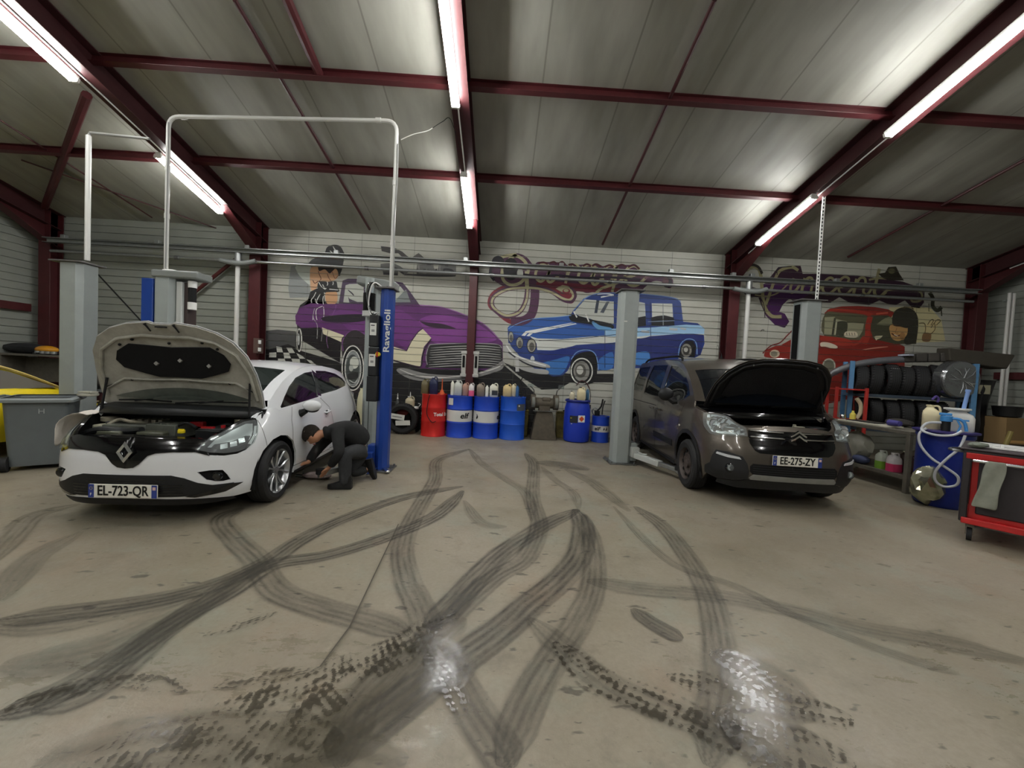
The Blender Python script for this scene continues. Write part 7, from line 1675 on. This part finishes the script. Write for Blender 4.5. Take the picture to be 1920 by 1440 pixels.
b=MB(); b.tube([(-.30,-.2,.93),(-.40,-.2,.95),(-.40,.2,.95),(-.30,.2,.93)],.016,M_bin,n=8); b.build('handle_bar',t)
b=MB(); b.lathe([(.09,0),(.10,.01),(.10,.03),(0,.04)],mat('pan grey','#a8a698',.4),n=18); b.box((.0,0,.05),(.16,.10,.02),mat('pan grey','#a8a698',.4)); thing1('metal_tray',b,(-5.30,5.20,.862),'small stack of pale lids at the right rim of the wheeled bin','lid')
# yellow coupe
def yellow_car():
    car=empty('car',(-7.95,6.35,0),0,'yellow sports car half hidden behind the wheeled bin at the far left','car')
    My=mat('yellow car paint','#e8cf12',.25,coat=.6); L=4.1
    prof=[(-2.0,.30),(-2.02,.62),(-1.9,.78),(-1.3,.82),(.55,.76),(1.2,.72),(1.75,.66),(2.02,.54),(2.05,.30)]
    side=lambda x:.80-.06*abs(x/2.05)**3
    b=MB(); rows=[]
    zs=[.22,.34,.55,.70,.78]
    for z,i in((.20,.06),(.32,.01),(.52,.0),(.68,.03)):
        row=[]
        for k in range(40):
            a=2*PI*k/40; c,s=math.cos(a),math.sin(a); kk=(abs(c)**5+abs(s)**5)**(-.2); row.append(((2.05-i)*c*kk,(.84-i)*s*kk,z))
        rows.append(row)
    top=[]
    for k in range(40):
        a=2*PI*k/40; c,s=math.cos(a),math.sin(a); kk=(abs(c)**5+abs(s)**5)**(-.2); x=1.90*c*kk; top.append((x,.76*s*kk,.80-.16*max(0,(x-.2)/1.7)**1.3))
    rows.append(top); top2=[(p[0]*.9,p[1]*.8,p[2]+.04) for p in top]; rows.append(top2)
    b.grid(rows,My,closeu=True); b.add(top2,[tuple(range(40))],My); b.build('body_shell',car,ang=60,weld=1e-4)
    # cabin
    b=MB(); ed=[(.78,.78),(.30,1.02),(-.15,1.14),(-.7,1.17),(-1.2,1.10),(-1.7,.90),(-1.85,.80)]
    P=catmull([Vector((x,0,z)) for x,z in ed],5); b.grid([[(p.x,s*(.72-.30*(p.z-.78)),p.z+.05*(1-s*s)) for s in(-1,-.7,-.3,0,.3,.7,1)] for p in P],My); b.build('roof_skin',car)
    b=MB(); P2=catmull([Vector((x,0,z)) for x,z in ed[:3]],5)
    b.grid([[(p.x+.012,s*(.64-.30*(p.z-.78)),p.z+.012+.05*(1-s*s)) for s in(-1,-.5,0,.5,1)] for p in P2],G_wind); b.build('windscreen',car)
    for s in(-1,1):
        b=MB(); w=[(.72,.80),(.28,1.00),(-.15,1.11),(-.7,1.135),(-1.15,1.07),(-1.5,.90),(-1.55,.82),(-.6,.80)]
        V,F=tess_clip(w,[],.1,.1); b.add([(x,s*(.735-.30*(z-.78)),z) for x,z in V],F,mat('grey car side glass','#6e6a62',.2,spec=.8)); b.build('side_window',car,weld=1e-4)
        b=MB(); b.tube([(p.x,s*(.728-.30*(p.z-.78)),p.z+.005) for p in P],.016,mat('pale window frame','#c9b36a',.3),n=6); b.build('window_frame',car)
        b=MB(); 
        b.box((1.15,s*.775,.68),(.62,.008,.012),M_white); b.box((.55,s*.82,.62),(.10,.008,.14),M_black); b.box((1.0,s*.82,.615),(.5,.008,.10),M_black); b.box((1.0,s*.826,.615),(.44,.006,.06),mat('beige stripe','#c9b890',.5)); b.build('side_stripe',car)
        for x in(1.30,-1.32): wheel(car,x,s*.74,.30,.2,1,'alloy',s*PI/2 if s<0 else PI/2)
    return car
yc=yellow_car(); yc.location=(-7.20,5.02,0); yc.rotation_euler=(0,0,PI/2); yc.scale=(1.12,1.12,1.12)
t_bin.scale=(.90,.90,.90)
# shelf on the wall behind the yellow car, with lamp
t=empty('storage_shelf',(-8.9,8.35,0),0,'grimy storage shelf behind the yellow car','shelf')
b=MB(); b.box((0,0,1.30),(2.4,.5,.04),M_grime); b.build('shelf_board',t)
for sx in(-1,1):
    b=MB(); b.box((sx*1.1,0,.65),(.05,.45,1.28),M_grime); b.build('upright',t)
b=MB(); b.box((0,.2,1.0),(2.2,.04,.5),M_grime); b.build('back_panel',t)
q=atY(88,667,8.3); b=MB(); b.sphere((0,0,.10),.20,mat('amber beacon','#c98a1c',.25,coat=.5),n=22,sc=(1,.7,.42)); b.lathe([(.19,0),(.19,.03),(.17,.04),(0,.04)],M_black,n=20); thing1('beacon_lamp',b,(q.x,8.3,1.322),'amber beacon lamp on the grimy shelf beside the far left lift column','lamp')
q=atY(90,690,8.2); b=MB()
for k in range(4): b.cyl((-.15+.1*k,0,.02),(-.15+.1*k,0,.07),.05,M_gal,n=12)
thing1('metal_rings',b,(q.x,8.16,1.322-.002),'row of dull metal rings on the grimy shelf','part')
crumple('dark_clutter',(-9.75,8.35,1.32),.22,(2.0,.8,.5),mat('dark clutter','#1f2022',.8),'low heap of dark parts on the grimy shelf','parts',21)
# table with box and tray between the bin and the white car
tx=atY(205,745,5.2).x
t=empty('side_table',(-5.35,6.0,0),.05,'small steel table left of the white car','table')
b=MB(); b.box((0,0,.88),(1.5,.5,.04),M_steel); b.box((-.15,-.2,.80),(.9,.05,.12),mat('dark maroon steel','#432022',.5)); b.build('table_top',t,bevel=.004)
for sx,sy in((-.7,-.2),(.15,-.2),(.7,-.2),(-.7,.2),(.7,.2)):
    b=MB(); b.box((sx,sy,.43),(.07,.05,.86),M_grime); b.build('leg',t)
b=MB(); b.box((-.1,0,.35),(1.4,.42,.02),M_grime); b.build('lower_shelf',t)
def atp(u,v,Y): return atY(u,v,Y)
q=atp(205,740,5.95); crumple('crumpled_box',(q.x,5.95,.902),.17,(1.15,.8,.95),mat('dirty pale plastic','#9a9488',.6,var=.25),'crumpled pale plastic box on the steel table beside the white car','box',8,.35)
q=atp(163,742,5.92); b=MB(); b.box((0,0,.13),(.24,.22,.26),mat('grey tub','#5c6265',.4)); b.box((0,0,.27),(.28,.26,.02),M_white); b.box((0,0,.33),(.20,.18,.09),M_black); b.box((-.05,-.02,.41),(.05,.05,.08),M_white); b.box((.08,-.02,.42),(.04,.05,.09),M_white); thing1('grey_tub',b,(q.x,5.90,.902),'grey tub topped by a black tray with white bits on the steel table','tub',bevel=.006)
crumple('black_bag',(-4.75,6.1,.902),.16,(1.1,.8,.75),mat('glossy black sheet','#0b0b0d',.25),'glossy black sheet bundled on the steel table near the raised hood','bag',14,.5)
t=empty('storage_rack',(-6.1,8.2,0),0,'dark storage rack with yellow boxes behind the far left lift columns','shelf')
b=MB(); b.box((0,0,1.12),(1.7,.5,.04),M_blk2); b.box((0,0,.5),(1.7,.5,.04),M_blk2); b.build('shelf_board',t)
for sx in(-1,1):
    b=MB(); b.box((sx*.82,0,.56),(.05,.45,1.1),M_blk2); b.build('upright',t)
for k in range(2):
    q=atp(188 if k==0 else 208,690,8.05); b=MB(); my=mat('bright yellow crate','#e3da1c',.5); b.box((0,0,.07),(.26 if k==0 else .28,.3,.14),my); b.box((0,0,.20),(.23,.28,.16),mat('brown cardboard','#7a6340',.8)); b.box((0,.13,.20),(.28,.03,.28),my); thing1('parts_box',b,(q.x,8.05,1.142),('left' if k==0 else 'right')+' yellow crate holding a brown box, on the dark storage rack','box','yellow crates on the storage rack',bevel=.004)
q=atp(196,655,8.3); b=MB(); b.sphere((0,0,.0),.17,mat('dull red helmet','#8c2128',.45),n=20,sc=(1.2,.9,.8)); b.cyl((-.02,.05,-.30),(-.02,.05,-.08),.02,M_gal,n=8); b.lathe([(.10,-.32),(.10,-.30),(0,-.29)],M_gal,n=14); thing1('helmet',b,(q.x+.05,8.32,1.46),'dull red dome on a stand on the dark storage rack','lamp')
b=MB(); b.box((0,0,.02),(.5,.35,.04),M_gal); b.sphere((.05,0,.10),.16,mat('pale clear film','#8f9392',.3),n=14,sc=(1.3,.8,.55)); thing1('clear_wrap',b,(q.x+.35,8.15,1.142),'clear wrapped bundle right of the yellow crates','bundle')
crumple('covered_stool',(-7.25,7.85,.0),.40,(.55,.5,2.2),mat('dark blue grey cover','#2b2f36',.8),'tall dark covered stool between the far left lift column and the raised hood','stool',31,.25)
# pale cover on the white car's far wing
p=Vector((-3.13,5.30,0)); c,s=math.cos(.05),math.sin(.05)
b=MB(); rows=[]; rnd=random.Random(2); O=2.03
for i in range(9):
    a=.36+.055*i; row=[]; dr=.10*max(0,.55-a)
    for k,(xx,z) in enumerate(((-.66,.885),(-.75,.900),(-.84,.880),(-.905,.815),(-.93,.715),(-.925,.60))):
        j=.022*math.sin(i*2.3+k*1.7)+.012*math.sin(i*4.1+k); row.append((xx+dr+j*(k>0),a-O+.012*math.sin(k*2+i),z-dr*1.2+j*(.9 if k<4 else 1.6)))
    rows.append(row)
b.grid(rows,mat('pale wing cover','#e6ded4',.7,var=.10,vscale=8)); o=b.build('wing_cover',loc=(p.x,p.y,0),solid=.004,subsurf=1); o.rotation_euler=(0,0,.05); tag(o,'pale fabric wing cover draped over the far front wing of the white car','cover')
# ================================================================== person kneeling beside the white car
def skin(name,nodes,edges,m,root=0,parent=None,sub=2):
    """nodes: (x,y,z,r)"""
    me=bpy.data.meshes.new(name); me.from_pydata([n[:3] for n in nodes],edges,[]); me.materials.append(m)
    o=bpy.data.objects.new(name,me); C.objects.link(o)
    me.skin_vertices.new() if hasattr(me.skin_vertices,'new') and len(me.skin_vertices)==0 else None
    o.modifiers.new('skin','SKIN')
    if len(me.skin_vertices)==0:
        bm=bmesh.new(); bm.from_mesh(me); bm.verts.layers.skin.verify(); bm.to_mesh(me); bm.free()
    sv=me.skin_vertices[0].data
    for i,n in enumerate(nodes):
        r=n[3]; sv[i].radius=(r,r) if not isinstance(r,tuple) else r; sv[i].use_root=(i==root); sv[i].use_loose=False
    sm=o.modifiers['skin']; sm.use_smooth_shade=True; sm.branch_smoothing=.6
    sb=o.modifiers.new('sub','SUBSURF'); sb.levels=sub; sb.render_levels=sub
    dg=bpy.context.evaluated_depsgraph_get(); me2=bpy.data.meshes.new_from_object(o.evaluated_get(dg)); 
    for md in list(o.modifiers): o.modifiers.remove(md)
    o.data=me2; bpy.data.meshes.remove(me)
    me2.polygons.foreach_set('use_smooth',[True]*len(me2.polygons))
    if parent: o.parent=parent
    return o
def P_(u,v,Y): return tuple(atY(u,v,Y))
M_skin=mat('skin','#b98668',.55); M_over=mat('black work jacket','#1c1c1d',.9,var=.3,vscale=14,bump=.35,bscale=22); M_trs=mat('charcoal work trousers','#343537',.9,var=.3,vscale=12,bump=.35,bscale=18)
M_hair=mat('dark brown hair','#241b12',.8,var=.4,vscale=60,bump=.6,bscale=90); M_boot=mat('black boot leather','#131313',.5)
J={}
J['pel']=P_(678,840,4.86); J['sp1']=P_(668,818,4.80); J['sp2']=P_(652,806,4.73); J['ch']=P_(632,806,4.68); J['nk']=P_(611,811,4.63); J['hd0']=P_(603,813,4.61); 
J['hd']=P_(586,817,4.58)
J['shL']=P_(632,812,4.56); J['elL']=P_(637,848,4.44); J['wrL']=P_(618,876,4.50)
J['shR']=P_(618,815,4.80); J['elR']=P_(592,846,4.74); J['wrR']=P_(577,868,4.60)
J['hipL']=P_(680,846,4.74); J['knL']=P_(647,850,4.50); J['anL']=P_(647,911,4.52)
J['hipR']=P_(676,850,4.96); J['knR']=P_(660,888,4.88); J['anR']=P_(690,878,4.95)
def v(n): return Vector(J[n])
def nd(p,r): p=Vector(p); return (p.x,p.y,p.z,r)
person_nodes=[];ed=[]
def add(p,r,frm=None,L=None,E=None):
    L.append(nd(p,r)); 
    if frm is not None: E.append((frm,len(L)-1))
    return len(L)-1
N=[];E_=[]
pel=add(J['pel'],.10,None,N,E_); a=add(J['sp1'],.10,pel,N,E_); a2=add(J['sp2'],.105,a,N,E_); ch=add(J['ch'],.10,a2,N,E_); nk=add(J['nk'],.050,ch,N,E_); h0=add(J['hd0'],.050,nk,N,E_)
# head: axis from nape to face, face turned down and to the left
fd=Vector((-.35,-.02,-.92)).normalized(); up=Vector((-.76,.05,.62)).normalized(); up=(up-fd*up.dot(fd)).normalized(); sd=fd.cross(up)
hc=v('hd')
h1=add(hc-up*.035,.076,h0,N,E_); h2=add(hc+up*.035,.083,h1,N,E_); h3=add(hc+up*.075,.062,h2,N,E_)
# jaw, nose, ears as short branches
jw=add(hc-up*.085+fd*.055,.034,h1,N,E_); ns=add(hc-up*.01+fd*.098,.012,h1,N,E_)
for s in(-1,1): add(hc-up*.012+sd*.088*s-fd*.005,.016,h1,N,E_)
def hand(wr,dirv,palm_n,base,side,curl=.9):
    """five separate fingers rooted in the palm; palm_n = palm normal, side = thumb side"""
    d=Vector(dirv).normalized(); n=Vector(palm_n).normalized(); s=d.cross(n).normalized()*side
    w=Vector(wr); p0=add(w+d*.045,.030,base,N,E_)
    for k,(off,ln,r) in enumerate(((.028,.070,.0090),(.010,.078,.0092),(-.010,.073,.0090),(-.028,.058,.0082))):
        q=w+d*.082+s*off; i=add(q,r*1.25,p0,N,E_); c=curl+.08*k
        d1=(d*math.cos(c*.4)+n*math.sin(c*.4)); q1=q+d1*ln*.42; i=add(q1,r*1.05,i,N,E_)
        d2=(d*math.cos(c)+n*math.sin(c)); q2=q1+d2*ln*.33; i=add(q2,r*.98,i,N,E_)
        d3=(d*math.cos(c*1.5)+n*math.sin(c*1.5)); add(q2+d3*ln*.25,r*.85,i,N,E_)
    q=w+d*.030+s*.036; i=add(q,.0125,p0,N,E_); q1=q+(d*.7+s*.6+n*.3).normalized()*.034; i=add(q1,.0105,i,N,E_); add(q1+(d*.9+s*.1+n*.5).normalized()*.028,.0088,i,N,E_)
def limb(chain,radii,frm):
    i=frm
    for p,r in zip(chain,radii): i=add(p,r,i,N,E_)
    return i
wl=limb([v('shL'),v('shL').lerp(v('elL'),.5),v('elL'),v('elL').lerp(v('wrL'),.5),v('wrL')],[.052,.046,.040,.036,.026],ch)
hand(v('wrL'),(-.55,.25,-.55),(-.35,.15,-.9),wl,1)
wr_=limb([v('shR'),v('shR').lerp(v('elR'),.5),v('elR'),v('elR').lerp(v('wrR'),.5),v('wrR')],[.052,.046,.040,.036,.026],ch)
hand(v('wrR'),(-.9,-.1,-.2),(-.1,.2,-1),wr_,-1,.7)
for s in('L','R'):
    k=limb([v('hip'+s),v('hip'+s).lerp(v('kn'+s),.5),v('kn'+s),v('kn'+s).lerp(v('an'+s),.5),v('an'+s)],[.078,.068,.056,.050,.036],pel)
    ft=Vector((-.13,-.02,-.035)) if s=='L' else Vector((.06,.0,-.05))
    add(v('an'+s)+ft,.030,k,N,E_)
person=skin('person',N,E_,M_skin,0)
tag(person,'person in black work clothes kneeling beside the white car, head bent towards its sill','person')
# face: eyes, brows, lips
b=MB()
for s in(-1,1):
    e=hc+fd*.072+up*.018+sd*.032*s; b.sphere(e,.012,M_white,n=10); b.sphere(e+fd*.007,.0065,M_blk2,n=8)
b.build('eyes',person)
b=MB(); b.sphere(hc-up*.058+fd*.082,.016,mat('lips','#8c5046',.5),n=10,sc=(1.0,1.3,.5)); b.build('mouth',person)
b=MB()
for s in(-1,1): b.tube([hc+fd*.085+up*.036+sd*.016*s,hc+fd*.082+up*.042+sd*.034*s,hc+fd*.066+up*.036+sd*.052*s],.005,M_hair,n=6)
b.build('eyebrows',person)
# hair: cap over the skull with tufts
b=MB(); R=Matrix((sd,fd,up)).transposed(); vs=[];fs=[];n=22;kk=13; rnd=random.Random(5)
for j in range(kk):
    th=PI*.74*j/(kk-1)
    for i in range(n):
        ph=2*PI*i/n; front=max(0,math.sin(ph)); tt=th*(1-.42*front)
        r=.104*(1+.035*math.sin(7*ph+3*j)+.03*rnd.uniform(-1,1)*(j>1))
        vs.append(hc+up*.028+R@Vector((r*.93*math.sin(tt)*math.cos(ph),r*1.06*math.sin(tt)*math.sin(ph)-.012,r*1.02*math.cos(tt))))
for j in range(kk-1):
    for i in range(n): fs.append((j*n+i,j*n+(i+1)%n,(j+1)*n+(i+1)%n,(j+1)*n+i))
b.add(vs,fs,M_hair); b.build('hair',person,solid=.012,subsurf=1)
# jacket and trousers: skins with larger radii round the same skeleton
N=[];E_=[]
pel=add(v('pel')+Vector((0,0,.02)),.150,None,N,E_); a=add(v('sp1'),.180,pel,N,E_); a2=add(v('sp2'),.195,a,N,E_); ch=add(v('ch'),.180,a2,N,E_); c2=add(v('nk').lerp(v('ch'),.3),.110,ch,N,E_); add(v('nk').lerp(v('hd0'),.9)+Vector((0,0,.005)),.086,c2,N,E_)
for s in('L','R'): limb([v('sh'+s),v('sh'+s).lerp(v('el'+s),.5),v('el'+s),v('el'+s).lerp(v('wr'+s),.5),v('el'+s).lerp(v('wr'+s),.93)],[.082,.072,.063,.056,.046],ch)
skin('jacket',N,E_,M_over,0,person)
N=[];E_=[]
pel=add(v('pel')+Vector((-.02,0,-.0)),.140,None,N,E_); k=add(v('pel')+Vector((-.14,0,.03)),.125,pel,N,E_)
for s in('L','R'): limb([v('hip'+s),v('hip'+s).lerp(v('kn'+s),.5),v('kn'+s),v('kn'+s).lerp(v('an'+s),.5),v('kn'+s).lerp(v('an'+s),1.0)],[.112,.100,.088,.074,.062],pel)
skin('trousers',N,E_,M_trs,0,person)
for s,R0 in(('L',None),('R','up')):
    b=MB(); A=v('an'+s)
    # sole outline lofted up to the ankle
    secs=[(0,.0,.052),(.35,.0,.048),(.75,.0,.050),(1.0,.0,.030)]
    rows=[]
    for t_,_,w in((-.28,0,.034),(-.1,0,.040),(.15,0,.038),(.45,0,.046),(.75,0,.047),(.95,0,.036),(1.04,0,.016)):
        hgt=.115 if t_<.2 else .10-.05*(t_-.2)/.8
        x=t_*.20; rows.append([(x,-w,0),(x,-w*1.02,hgt*.35),(x,-w*.7,hgt*.85),(x,0,hgt),(x,w*.7,hgt*.85),(x,w*1.02,hgt*.35),(x,w,0),(x,0,0)])
    b.grid(rows,M_boot,closeu=True); b.add(rows[0],[tuple(range(8))],M_boot); b.add(rows[-1],[tuple(reversed(range(8)))],M_boot)
    b.cyl((-.0,0,.08),(-.0,0,.15),.050,M_boot,n=14)
    sh=b.build('boot',person)
    if s=='L': sh.location=(A.x+.02,A.y,.005); sh.rotation_euler=(0,0,PI+.1)
    else: sh.matrix_world=Matrix(((.25,0,-.97,A.x+.060),(0,-1,0,A.y),(-.97,0,-.25,.208),(0,0,0,1)))
# cloth and small tool on the floor
q=atZ(600,893); crumple('floor_rag',(q.x,q.y-.08,.001),.10,(1.7,1.0,.35),mat('pale pink rag','#a3938f',.8,var=.3),'pale pinkish rag on the floor under the hands of the kneeling person','rag',41)
q=atZ(572,893); b=MB(); b.cyl((-.09,0,.018),(.09,.02,.018),.016,M_steel,n=10); b.cyl((.0,0,.02),(.0,0,.09),.008,M_steel,n=8); thing1('ratchet',b,(q.x,q.y-.05,0),'small steel ratchet standing on the floor beside the white car','tool')
